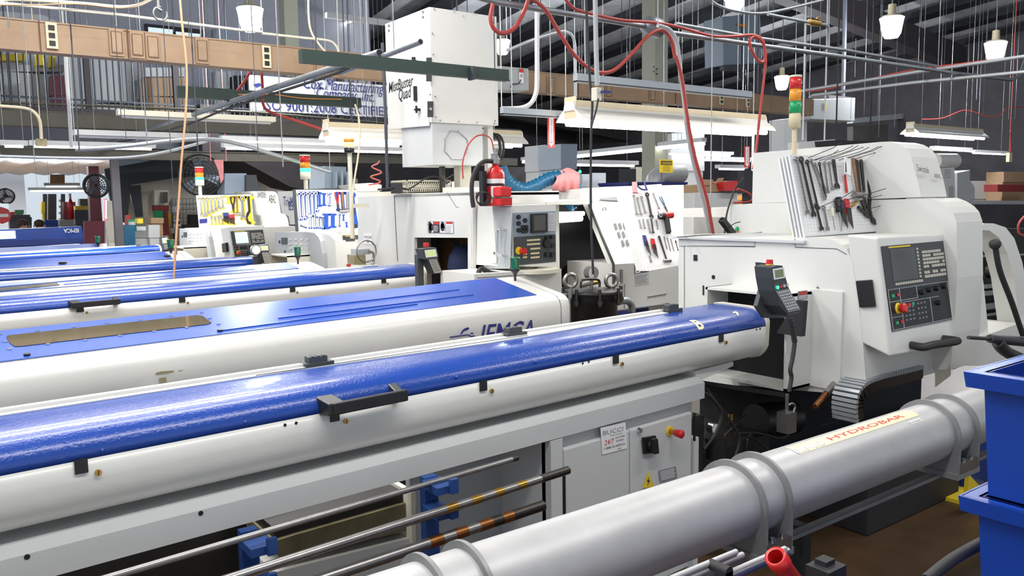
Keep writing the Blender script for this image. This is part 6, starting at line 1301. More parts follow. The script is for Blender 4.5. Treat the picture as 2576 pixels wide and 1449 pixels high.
pipe('red_air_hose','bright red air hose curling left of nearest lathe housing','hose',[(1857,475),(1885,487),(1893,500),(1880,508),(1845,510)],.010,'redhose',y=3.6)
b=B('black'); p=A(1884,455,y=3.7); b.box(p.x-.01,p.x+.02,3.72,3.75,1.0,p.z); b.box(p.x-.05,p.x+.03,3.7,3.76,A(1884,487,y=3.7).z,A(1884,428,y=3.7).z); one('valve_manifold',b,'black valve block left of nearest lathe housing','valve')
pipe('conduit','vertical grey conduit pair descending behind red hose at blue box','conduit',[(1895,330),(1893,430)],.018,'gpaint',y=5,curve=False)
pipe('conduit','brown curved conduit dropping to box at far left','conduit',[(0,267),(60,272),(85,282),(100,305),(104,350)],.020,'lampcream',y=8)
p=A(105,358,y=8); one('junction_box',B('oakstain').box(p.x-.04,p.x+.04,8,8.06,p.z-.03,p.z+.03),'small brown junction box at end of curved conduit, far left','box')
pipe('conduit','pale conduit pipe along top of picture at far left','conduit',[(-20,45),(0,10),(30,-2),(200,8),(300,17),(350,12),(385,-5)],.018,'cream',y=7)
pipe('conduit','straight pale conduit above tan bus duct at upper left','conduit',[(0,8),(300,37),(600,75),(660,80)],.018,'cream',y=7,curve=False)
pipe('conduit','pale conduit right of upper left lamp, bending down to tan duct','conduit',[(660,84),(760,95),(825,102),(845,115),(852,130)],.018,'cream',y=7.4)
pipe('hanging_cable','brown cable slung under pale conduit at top left','cable',[(0,12),(90,12),(200,10),(300,20),(350,10),(385,-8)],.008,'peach',y=6.95)
pipe('conduit','white vertical conduit hanging below tan duct at left','conduit',[(165,135),(168,200),(174,270),(180,372)],.025,'pvc',y=8.5,curve=False)
pipe('red_cable','red cable drooping from tan duct over banner to cream-hooded lamp','cable',[(658,180),(661,230),(662,262),(680,282),(740,302),(815,327)],.022,'redhose',y=8)
pipe('red_cable','short red cable slanting left of banner','cable',[(628,182),(615,205),(597,228)],.020,'redhose',y=8)
pipe('grey_pipe','thin grey pipe below banner railing at mezzanine edge','pipe',[(0,258),(300,268),(640,282),(970,310)],.03,'olive',y=13.5,curve=False)
pipe('grey_pipe','pale pipe running along lowest olive duct at left','pipe',[(0,393),(150,397),(300,397),(400,385),(520,355)],.03,'emt',y=11)
# thin hanger rods
HG=[(22,0,70),(58,0,120),(125,0,52),(152,0,60),(204,0,60),(283,0,70),(293,0,66),(305,150,300),(342,0,70),(425,0,80),(437,0,80),(476,0,90),(505,0,90),(525,0,95),(290,0,60),(88,330,420),(200,230,385),(318,250,360),(370,300,360),(445,320,640),(498,330,380),(770,0,35),(866,0,130),(892,0,120),(925,0,130),(952,0,120),(1285,80,165),(1310,120,170),(1363,25,280),(1428,0,170),(1468,0,60),(1596,0,200),(1564,60,170),(1741,0,215),(1755,0,140),(1770,0,130),(1822,0,160),(1939,0,380),(1944,0,120),(1903,0,60),(2062,0,140),(2082,30,220),(2021,60,300),(2140,80,300),(2173,90,300),(2208,120,300),(2250,200,320),(2309,0,200),(2317,0,60),(2269,140,300),(2370,190,300),(2390,200,300),(2456,100,250),(2472,180,320),(2480,0,160),(2553,0,300),(2210,300,345),(2537,240,300),(640,110,190),(650,180,400),(712,280,420),(792,150,235),(883,200,300),(915,190,290)]
for k,(u,v0,v1) in enumerate(HG):
    y=[7.2,9.0,8.0,6.6][k%4] if u<1300 else [8.5,6.5,10,7.5][k%4]
    top=RO.z+1.2
    p=A(u,v1,y=y); q=V((p.x,p.y,max(roofz(p.x,p.y),p.z+.2)))
    o=one('hanger_rod',B('steelgray' if k%3 else 'steel').cyl(p,q,.003 if k%2 else .0055,n=6),'thin straight hanger rod or chain dropping from roof','hanger rod','thin hanger rods under roof')
for i,(x,y,z,a,b_,p) in enumerate(FILL_LAMPS):  # fixtures made up to carry the added overhead lamps
    g=thing('fluorescent_lamp','white strip lamp high above aisles, out of picture, seen only in reflections','fluorescent lamp',(x,y,z),'strip lamps over the aisles')
    obj('casing',B('reflector').box(x-a/2,x+a/2,y-.17,y+.17,z+.03,z+.07),g); obj('light_tube',B('tube').cyl((x-a/2,y,z+.015),(x+a/2,y,z+.015),.012,n=8),g)
    for k in(-1,1): obj('hanger',hang(B('steel'),x+k*a*.4,y,z+.07,.004),g)
# vertical pipes from the roof
pipe('vertical_pipe','dark vertical pipe from roof right of tall signal tower','pipe',[(2126,-10),(2124,110),(2120,250)],.06,'steelgray',y=9,curve=False)
pipe('vertical_pipe','pair of grey pipes behind red hose left of cream column','pipe',[(1467,-10),(1475,120),(1482,200)],.03,'steelgray',y=6,curve=False)
# columns
x=A(1664,200,y=9).x; g=thing('steel_column','tall pale green steel column rising behind red hoses','column',(x,9,0)); obj('shaft',B('greencolumn').box(x-.14,x+.14,9,9.28,0,9),g)
p=A(1655,175,y=8.98)
for k in range(4): obj('bolt',B('black').cyl(A(1645+8*(k%2),168+6*k,y=9),A(1645+8*(k%2),168+6*k,y=8.98),.012,n=6),g)
x=A(733,50,y=17).x; one('steel_column',B('greencolumn').box(x-.15,x+.15,17,17.3,3.33,8),'grey-green column above tan duct left of mist collector','column')
x=A(735,30,y=14).x
x=A(295,500,y=13.4).x; one('steel_column',B('walldark').box(x-.055,x+.055,13.4,13.5,0,2.4),'dark brown steel column beside maroon partition at left','column')
x=A(535,430,y=14.4).x; one('steel_column',B('rafter').box(x-.15,x+.15,14.4,14.7,0,3.4),'dark column behind big round fan and striped banner','column')
# electrical boxes
def ebox(pts,y,d,m,label,name='electrical_box',cat='electrical box',extra=None):
    g=thing(name,label,cat,A(*pts[0],y=y)); q=A(pts[0][0]+20,pts[0][1],y=y); obj('hanger',hang(B('steelgray'),q.x,y+d/2,q.z,.01),g); o=obj('casing',pxprism(B(m),pts,(0,d,0),y=y),g,bevel=.01); return g
g=ebox([(1818,42),(1912,32),(1918,160),(1820,165)],8,.35,'panelblue','tall blue-grey electrical box on bracket under roof')
obj('door_split',B('ink').bar(A(1866,40,y=7.99),A(1867,163,y=7.99),.01,.01),g); p=A(1868,64,y=7.98); obj('label',B('orange').box(p.x-.12,p.x+.10,7.975,7.985,p.z-.02,p.z+.02),g)
obj('bracket',B('steelgray').bar(A(1816,172,y=8),A(1925,166,y=8),.08,.08).bar(A(1850,170,y=8.1),A(1900,232,y=8.1),.06,.06).bar(A(1906,168,y=8.1),A(1908,232,y=8.1),.08,.08).bar(A(1720,192,y=8.2),A(1816,168,y=8.2),.05,.05),g)
g=ebox([(1256,165),(1330,172),(1331,228),(1257,226)],7.2,.25,'gpaint','grey switch box with red lever label right of mist collector')
F=fr_px((1305,173),(1316,174),(1306,209),y=7.19); b=B('paper'); F.box(b,0,1,0,1,0,.004); b.use('red'); F.box(b,0,1,0,.25,.004,.008); b.use('ink'); F.lines(b,.2,.9,.35,.6,3,.006); obj('label',b,g); obj('wire',B('ink').tube(W([(1285,220),(1290,212),(1305,210),(1310,200)],y=7.18),.006,5),g)
g=ebox([(2030,250),(2152,246),(2150,305),(2040,300)],8.5,.4,'gpaint','grey transformer box beside tall signal tower'); F=fr_px((2075,256),(2080,256),(2075,275),y=8.49); b=B('yellow'); F.box(b,0,1,0,1,0,.004); obj('label',b,g); obj('duct_stub',B('rafter').box(A(2085,250,y=8.95).x,A(2150,250,y=8.95).x,8.95,9.3,A(2100,300,y=8.95).z,A(2100,240,y=8.95).z),g)
# red arrow signs and caution sign
def arrow(u0,u1,v0,v1,y,label,word='FIRE EXTINGUISHER'):
    F=fr_px((u0,v0),(u1,v0),(u0,v1),y=y); g=thing('arrow_sign',label,'sign',F.P(.5,1)); q=F.P(.5,0); obj('hanger',hang(B('steel'),q.x,q.y,q.z,.004),g) if v0<480 else obj('hanger',B('steel').bar(F.P(.5,1),(q.x,q.y,0),.02,.02),g); b=B('red'); F.box(b,0,1,0,1,0,.004); o=obj('plate',b,g)
    b=B('paper'); F.box(b,.22,.78,.04,.84,.004,.005); F.poly(b,[(.08,.82),(.5,.98),(.92,.82)],.004,.005); obj('arrow',b,o)
    b=B('inkred'); n=F.w.normalized()
    b.text('FIRE',F.P(.38,.10,.006),F.w,F.u,F.W*.28,0,F.H*.20); b.text('EXTINGUISHER',F.P(.38,.34,.006),F.w,F.u,F.W*.28,0,F.H*.46); obj('lettering',b,o)
arrow(1377,1395,293,372,5.6,'red and white vertical arrow sign hanging above blue ribbed hose')
arrow(1872,1886,368,421,6.0,'smaller red arrow sign beside grey valve, left of nearest lathe')
arrow(263,270,500,555,13.2,'small vertical red and white sign beside dark column at left')
F=fr_px((1659,401),(1692,402),(1659,434),y=6.5); g=thing('caution_sign','yellow and black caution sign hanging above slanted lathe tool board','sign',F.P(.5,1)); q=F.P(.3,0); obj('hanger',hang(B('steel'),q.x,q.y,q.z,.004),g); b=B('yellow'); F.box(b,0,1,0,1,0,.004); b.use('ink'); F.box(b,.08,.92,.1,.42,.004,.005); o=obj('plate',b,g)
b=B('yellow'); F.text(b,'CAUTION',.14,.36,F.H*.19,F.W*.72,lift=.006,bold=.02); b.use('ink'); F.text(b,'HEARING',.28,.56,F.H*.08,F.W*.45,lift=.005); F.text(b,'PROTECTION',.2,.68,F.H*.08,F.W*.6,lift=.005); F.text(b,'REQUIRED',.27,.80,F.H*.08,F.W*.48,lift=.005); F.text(b,'IN THIS AREA',.2,.92,F.H*.08,F.W*.6,lift=.005); obj('lettering',b,o)
pipe('sign_wire','thin wire dropping below yellow caution sign','wire',[(1664,434),(1665,465)],.006,'ink',y=6.5,curve=False)
pipe('sign_wire','thin chain above yellow caution sign','wire',[(1675,402),(1676,330)],.005,'steel',y=6.5,curve=False)
# clamp hanging at upper left
b=B('steel').cyl(A(397,0,y=6.8),A(398,22,y=6.8),.012,n=8).torus(A(403,35,y=6.8),(0,1,0),.05,.008,16,6,.3,5.6).cyl(A(397,22,y=6.8),A(408,28,y=6.8),.014,n=8); one('hanging_clamp',b,'small round pipe clamp hanging near top left','clamp')
b=B('yellow'); p=A(2543,395,y=7); g=thing('pull_box','worn yellow pull box hanging from red cable at far right','electrical box',p); obj('hanger',hang(B('redhose'),p.x,7.03,p.z+.08,.008),g); obj('box',B('yellowpaper').box(p.x-.06,p.x+.06,7,7.06,p.z-.09,p.z+.08),g); obj('cord',B('redhose').tube(W([(2541,330),(2543,382)],y=7),.01,5,False),g)
# ================= BACKGROUND =================
def bk(name,label,cat,pts,y,d,m,group=None,bevel=0):
    b=pxprism(B(m),pts,(0,d,0),y=y); P=[A(u,v,y=y) for u,v in pts]; x0=min(p.x for p in P);x1=max(p.x for p in P);z0=min(p.z for p in P);zt=max(p.z for p in P)
    if (name=='small_block' and m=='orange') or name in('wood_pegboard','dark_screen','sign_board','yellow_pouch','ribbed_cabinet','door_frame_post','striped_banner_') or cat in('cabinet','machine','bench','doorway','rack','partition','crate','box','tray','drawers','tool display','shelf','bin','pigeonhole rack') or name in('post','wall_panel','desk_monitor','grey_monitor','black_tray','foam_tray'):
        fl=3.32 if (z0>3.3 and y>15) else 0
        if z0>fl+.02 and name!='parts_bin':
            lo=max(p.z for p in P if p.z<z0+.25)
            b.box(x0+.02,x1-.02,y+.02,y+d,fl,z0+.01)
    elif z0>(1.6 if cat=='banner' else 2.2) and cat in('soffit','beam','lamp casing','cover','sign','stair','banner'): hang(hang(b,x0+.2,y+d/2,zt-.02,.01),x1-.2,y+d/2,zt-.02,.01)
    return one(name,b,label,cat,group,bevel)
def R4(u0,v0,u1,v1): return [(u0,v0),(u1,v0),(u1,v1),(u0,v1)]
# mezzanine office wall, floor and railing
b=B('wallg').box(1.5,10.2,20,20.2,3.2,9); struct('wall_mezzanine',b)
b=B('rafter').box(0,11.5,15.2,20,3.15,3.32); struct('floor_mezzanine',b)
p=A(435,85,y=19.9); b=B('black').box(A(365,70,y=19.9).x,A(507,70,y=19.9).x,19.85,19.99,A(435,112,y=19.9).z,A(435,68,y=19.9).z); b.use('screenlit'); b.box(A(371,70,y=19.9).x,A(432,70,y=19.9).x,19.83,19.86,A(435,108,y=19.9).z,A(435,76,y=19.9).z).box(A(440,70,y=19.9).x,A(500,70,y=19.9).x,19.83,19.86,A(435,110,y=19.9).z,A(435,80,y=19.9).z); struct('window_1',b)
bk('office_cabinet','dark grey panel above tan duct at far left corner','cabinet',[(0,28),(110,38),(145,55),(0,60)],18,.3,'gpaint')
bk('door_panel','dark grey door on mezzanine wall left of upper lamp','door',R4(538,75,580,130),19.6,.1,'panelblue')
xr=A(0,200,y=15.3).x; g=thing('railing','dark metal railing with thin upright bars along mezzanine','railing',(5,15.3,3.3))
zt=4.35;zb=3.33
obj('top_rail',B('steelgray').box(1.0,10.5,15.28,15.32,zt-.03,zt),g); obj('bottom_rail',B('steelgray').box(1.0,10.5,15.28,15.32,zb+.12,zb+.15),g)
x=1.1
k=0
while x<10.4 and k<95: obj('baluster',B('steelgray').cyl((x,15.3,zb),(x,15.3,zt),.014,n=5),g); x+=.1; k+=1
for x in (1.3,2.6,4.0,5.4,7.1,9.0): obj('post',B('rafter').box(x-.05,x+.05,15.25,15.35,zb,zt+.05),g)
for i,(r,m,n,l,c) in enumerate([(R4(0,136,64,152),'yellow','parts_bin','row of yellow parts bins on mezzanine at far left','bin'),(R4(90,136,112,164),'yellow','parts_bin','yellow parts bins right of dark roof post on mezzanine','bin'),(R4(126,138,140,168),'yellow','parts_bin','small yellow bins left of white conduit on mezzanine','bin'),(R4(0,163,160,180),'lgray','shelf_board','grey shelf with clutter on mezzanine at far left','shelf'),
 (R4(22,184,115,238),'maroon','storage_cabinet','brown-red storage cabinet behind railing at far left','cabinet'),(R4(128,190,165,240),'maroon','storage_cabinet','second brown-red cabinet behind railing left of grey panel','cabinet'),
 (R4(170,142,345,258),'gpaint','wall_panel','large grey panel behind mezzanine railing','panel'),(R4(236,147,265,166),'cardboard','paper_notice','orange-brown notice on grey panel behind railing','notice'),(R4(265,148,298,168),'paper','paper_notice','cream notice beside orange-brown one behind railing','notice'),
 (R4(362,170,465,193),'paper','paper_row','row of pale papers above brown pigeonholes on mezzanine','papers'),(R4(358,195,470,242),'cardboard','pigeonhole_rack','brown pigeonhole rack behind railing above slanting pipe','rack'),(R4(355,246,470,258),'pvc','white_shelf','white shelf edge beneath brown pigeonhole rack','shelf'),
 (R4(590,190,630,260),'dark','dark_doorway','black doorway left of white banner','doorway'),(R4(540,180,588,265),'gpaint','wall_panel','narrow grey slatted panel left of black doorway','panel')]):
    bk(n,l,c,r,16.2+.36*(i%5),.3,m)
# banner
F=fr_px((626,188),(990,216),(630,276),y=15.2); g=thing('banner','white banner with dark blue italic lettering hung on mezzanine behind tan duct','banner',F.P(.5,1)); b=B('pvc'); F.box(b,0,1,0,1.02,-.02,0); o=obj('cloth',b,g)
b=B('inkblue')
def bt(s,a,c,hv,**k):
    o_=A(*a,y=15.16);u_=A(*c,y=15.16)-o_; b.text(s,o_,u_,(0,0,1),hv,0,u_.length,**k)
bt('Cox Manufacturing',(764,222),(966,236),.22,shear=.3); bt('Company, Inc.',(796,246),(942,256),.22,shear=.3); bt('ISO 9001:2008 CERTIFIED',(662,276),(985,292),.19)
b.add(W([(636,213),(652,208),(660,214),(645,220)],y=15.16),[(0,1,2,3)]); obj('lettering',b,o)
# stair underside, dark structure under mezzanine
bk('stair_flight','dark steel stair underside slanting down behind signal tower','stair',[(610,405),(840,405),(850,470),(770,478),(730,470)],14.6,1.0,'rafter')
struct('wall_left',B('walldark').box(3.75,9,19.9,20.0,2.15,3.2))
bk('dark_beam','dark beam under mezzanine edge at left','beam',[(0,318),(970,352),(970,385),(0,368)],15.0,.3,'steelgray')
# cream office wall below the mezzanine
b=B('wallcream'); pxprism(b,[(318,465),(450,444),(720,436),(900,450),(900,640),(318,640)],(0,.15,0),y=17.5); struct('wall_office',b)
bk('soffit','dark ceiling panel over cream wall at left','soffit',[(262,425),(400,398),(540,398),(560,440),(450,446),(330,465),(320,560),(290,560)],17.2,.1,'steelgray')
bk('soffit','pale blue-grey ceiling panel between dark beams at left','soffit',[(288,402),(400,398),(360,408),(278,422)],16.9,.1,'panelblue')
b=B('cream'); pxprism(b,[(317,468),(354,461),(360,550),(345,551),(322,470)],(0,.08,0),y=17.3); b.use('steelgray'); pxprism(b,[(323,468),(353,465),(359,545),(341,546)],(0,-.03,0),y=17.3); struct('door_1',b)
def shelfthing(*a,**k): return bk(*a,**k)
for i,(r,m,n,l,c) in enumerate([(R4(388,478,424,516),'cream','wall_monitor','small cream framed monitor on office wall','monitor'),(R4(410,483,422,510),'screen','monitor_screen','dark screen of small cream monitor on office wall','screen'),(R4(388,517,425,530),'darkred','red_tray','dark red tray under cream monitor on office wall','tray'),(R4(392,530,410,550),'green','leaflet','green and yellow leaflet in holder under red tray','leaflet'),(R4(410,536,430,568),'yellow','yellow_pouch','yellow hanging pouch beside leaflet holder','pouch'),
 (R4(478,540,500,565),'softblack','desk_monitor','black desk monitor left of yellow tool board','monitor'),(R4(464,565,506,575),'softblack','black_tray','black tray on top of far grey side panel','tray'),(R4(314,566,340,620),'bluehose','drawer_unit','stack of pale blue-green plastic drawers at left','drawers'),(R4(341,570,372,580),'pvc','drawer_unit','white drawer unit lid left of far grey side panel','drawers'),(R4(340,582,372,598),'lgray','drawer_unit','upper clear drawer right of blue-green drawers','drawers'),(R4(341,600,404,620),'lgray','drawer_unit','lower wide clear drawers right of blue-green drawers','drawers'),(R4(374,566,402,598),'lgray','drawer_unit','clear drawer block beside white drawer unit','drawers'),
 (R4(320,541,327,566),'red','spray_can','red spray can standing on drawers at left','can'),(R4(328,552,346,565),'green','green_bin','small green bin on drawers at left','bin'),(R4(330,558,342,566),'paper','white_cup','white cup before green bin on drawers','cup'),(R4(346,550,360,562),'yellow','yellow_tape','yellow tape roll beside green bin','tape'),(R4(380,548,412,562),'cardboard','cardboard_box','low brown cardboard box under leaflet holder','box'),(R4(308,612,344,624),'cardboard','cardboard_box','brown box of parts on bench at left','box'),(R4(345,614,374,624),'paper','parts_tray','white tray of small parts on bench at left','tray')]):
    bk(n,l,c,r,(14.9 if i>6 else 17.2)-.23*(i%4),.2,m)
# wire rack on the wall
b=B('inkgray')
for v in range(500,590,12): b.bar(A(430,v,y=17.3),A(500,v-1,y=17.3),.012,.012)
for u in range(432,500,9): b.bar(A(u,500,y=17.3),A(u+2,590,y=17.3),.012,.012)
b.bar(A(432,500,y=17.4),V((A(432,500,y=17.4).x,17.4,0)),.03,.03,(1,0,0)); one('wire_rack',b,'thin wire grid rack on cream wall left of yellow tool board','rack')
b=B('paper')
for k in range(14):
    u=428+random.random()*18;v=515+k*6; b.add(W([(u,v),(u+9,v-1),(u+10,v+12),(u+1,v+13)],y=17.1),[(0,1,2,3)])
one('hanging_papers',b,'cluster of white papers and gloves hanging beside orange cable','papers',stuff=True)
# fans
def fan(u,v,rpx,y,label,col='softblack'):
    p=A(u,v,y=y); r=(A(u+rpx,v,y=y)-p).length; g=thing('wall_fan',label,'fan',p)
    ax=V((-.2,-1,.0)).normalized()
    b=B(col)
    for k in range(6): b.torus(p+ax*(.10*(1-(k/6)**2)),ax,r*(k+1)/6,.008,28,4)
    a=ax.orthogonal().normalized();c=ax.cross(a)
    for k in range(20):
        t=k*math.pi/10; e=a*math.cos(t)+c*math.sin(t); b.tube([p+ax*.10+e*r*.12,p+ax*.08+e*r*.6,p+e*r],.006,4,False)
    b.torus(p-ax*.02,ax,r,.02,28,6); obj('guard',b,g)
    b=B('panelblue')
    for k in range(3):
        t=k*2.09; e=a*math.cos(t)+c*math.sin(t);f=ax.cross(e); q=p-ax*.08; b.add([q+e*r*.12-f*r*.1,q+e*r*.85-f*r*.25+ax*.04,q+e*r*.9+f*r*.2-ax*.04,q+e*r*.12+f*r*.1],[(0,1,2,3)])
    obj('blades',b,g); obj('motor',B(col).cyl(p-ax*.25,p-ax*.05,r*.22),g); obj('arm',B(col).bar(p-ax*.2,p-ax*.3+V((0,.2,.0)),.05,.05),g)
fan(14,493,22,21,'small black wall fan at left edge'); fan(242,467,31,14.5,'dark round fan in front of maroon post'); fan(506,440,52,13.9,'large round fan behind far green signal tower')
# maroon partition
bk('partition','glossy maroon partition panel at left beside far bar feeder','partition',R4(212,556,264,640),16.2,.1,'maroon'); bk('post','pink-maroon post standing above maroon partition','post',[(222,418),(248,418),(258,558),(228,558)],16.6,.2,'maroon')
bk('door_frame_post','cream strip of wall between maroon partition and dark column','wall panel',R4(266,505,287,625),15.5,.1,'wallcream')
bk('hanging_sign','brown hanging sign in far bay ceiling','sign',R4(126,439,163,463),18.5,.04,'wood')
# far bay shelves and machines
g=thing('storage_rack','tall steel rack with stock lengths in far bay','rack',A(140,570,y=20))
for u in(113,126,136,158): obj('upright',B('steelgray').bar(A(u,488,y=20),A(u,575,y=20),.08,.08),g)
for v in(505,520,536,552): obj('rung',B('lgray').bar(A(148,v,y=20),A(160,v,y=20),.06,.05),g)
for i,(r,m,n,l,c) in enumerate([(R4(105,508,113,536),'yellow','sign_board','narrow yellow sign in far bay','sign'),(R4(160,508,190,552),'maroon','storage_cabinet','maroon cabinet behind far red extinguisher','cabinet'),(R4(38,528,60,538),'green','green_bin','green bin on far bench','bin'),(R4(26,533,40,539),'red','red_bin','red bin on far bench beside green one','bin'),(R4(20,540,76,546),'steelgray','work_bench','dark shelf top in far bay behind two people','bench'),(R4(62,546,80,575),'steelgray','work_bench','dark upright of far bench between two people','bench'),(R4(112,553,150,575),'binblue','blue_crate','blue crate in far bay right of people','crate'),(R4(150,553,188,570),'gpaint','grey_monitor','grey screen box right of blue crate','monitor'),(R4(190,518,228,528),'yellow','tool_chart','yellow header strip over far tool display','sign'),(R4(190,528,228,565),'steelgray','tool_display','display of dark tools under yellow header strip','tool display'),(R4(201,500,228,516),'screen','dark_screen','dark screen above yellow header strip','screen'),(R4(0,512,22,565),'screenlit','bright_window','bright window behind small fan at left edge','window')]):
    bk(n,l,c,r,19.6-.3*(i%5),.25,m)
p=A(180,550,y=18.5); g=thing('fire_extinguisher','small distant red fire extinguisher left of yellow header strip','fire extinguisher',p); r_=.05; obj('cylinder',B('red').lathe(p,(0,0,1),[(0,0),(r_,0),(r_,.30),(r_*.4,.40),(0,.42)],14),g); obj('valve',B('steel').cyl(p+V((0,0,.40)),p+V((0,0,.5)),.025),g)
p=A(4,542,y=18); b=B('red').cyl(p,p+V((0,.03,0)),.16,n=8).use('paper').box(p.x-.11,p.x+.11,p.y-.01,p.y,p.z-.03,p.z+.03); one('round_red_sign',b,'red eight-sided sign at left edge above far feeder','sign')
# people
def person(u,v,y,label,face,shirt='navy',cap='hair',glasses=False):
    h=A(u,v,y=y); g=thing('person',label,'person',(h.x,h.y,0)); H=h.z; fx,fy=face
    def sk(nm,pts,edges,rad,m):
        me=bpy.data.meshes.new(nm); me.from_pydata([V(p)-V((h.x,h.y,0)) for p in pts],edges,[]); me.materials.append(MATS[m])
        o=bpy.data.objects.new(nm,me);COL.objects.link(o);o.parent=g;o['_o']=(h.x,h.y,0)
        s=o.modifiers.new('s','SKIN')
        for i,r in enumerate(rad): me.skin_vertices[0].data[i].radius=(r,r) if not isinstance(r,tuple) else r
        me.skin_vertices[0].data[0].use_root=True
        q=o.modifiers.new('q','SUBSURF');q.levels=2;q.render_levels=2
        return o
    X,Y=h.x,h.y; s=H/1.62; sx,sy=-fy,fx  # side direction
    def P(f,si,z): return (X+fx*f+sx*si,Y+fy*f+sy*si,z*s)
    pts=[P(0,0,.92),P(.0,0,1.15),P(.0,0,1.38),P(.02,0,1.47),P(.04,0,1.56),P(.05,0,1.66),P(-.0,.19,1.36),P(.02,.24,1.10),P(.2,.22,1.0),P(0,-.19,1.36),P(.02,-.24,1.10),P(.2,-.22,1.0),P(0,.10,.85),P(0,.11,.48),P(0,.11,.08),P(0,-.10,.85),P(0,-.11,.48),P(0,-.11,.08),P(.13,.11,.05),P(.13,-.11,.05)]
    ed=[(0,1),(1,2),(2,3),(3,4),(4,5),(2,6),(6,7),(7,8),(2,9),(9,10),(10,11),(0,12),(12,13),(13,14),(0,15),(15,16),(16,17),(14,18),(17,19)]
    rad=[.15,.14,.15,.055,.085,.08,.06,.048,.035,.06,.048,.035,.09,.062,.045,.09,.062,.045,.04,.04]
    sk('body',pts,ed,[r*s for r in rad],'skin')
    sk('shirt',[pts[0],pts[1],pts[2],P(0,0,1.42),pts[6],P(.01,.225,1.2),pts[9],P(.01,-.225,1.2)],[(0,1),(1,2),(2,3),(2,4),(4,5),(2,6),(6,7)],[.165*s,.16*s,.17*s,.08*s,.075*s,.065*s,.075*s,.065*s],shirt)
    sk('trousers',[P(0,0,.94),pts[12],pts[13],pts[14],pts[15],pts[16],pts[17]],[(0,1),(1,2),(2,3),(0,4),(4,5),(5,6)],[.16*s,.10*s,.075*s,.06*s,.10*s,.075*s,.06*s],'darkblue')
    b=B(cap).sph(P(.02,0,1.655),.105*s,16,(1,1,.85)); obj('hair',b,g)
    b=B('skin'); b.sph(P(.135,0,1.585),.020,8).sph(P(.05,.095,1.59),.022,8,(.6,1,1.4)).sph(P(.05,-.095,1.59),.022,8,(.6,1,1.4)); b.use('pink').sph(P(.125,0,1.53),.018,8,(1,1.3,.5)); b.use('black').sph(P(.125,.035,1.61),.010,6).sph(P(.125,-.035,1.61),.010,6); obj('face',b,g)
person(53,566,17.5,'person with dark close-cropped hair in navy shirt, facing right, left of two heads',(.95,-.3)); person(98,566,17.8,'person with short dark hair in navy shirt, seen from behind, right of two heads',(.3,.95),cap='hair')
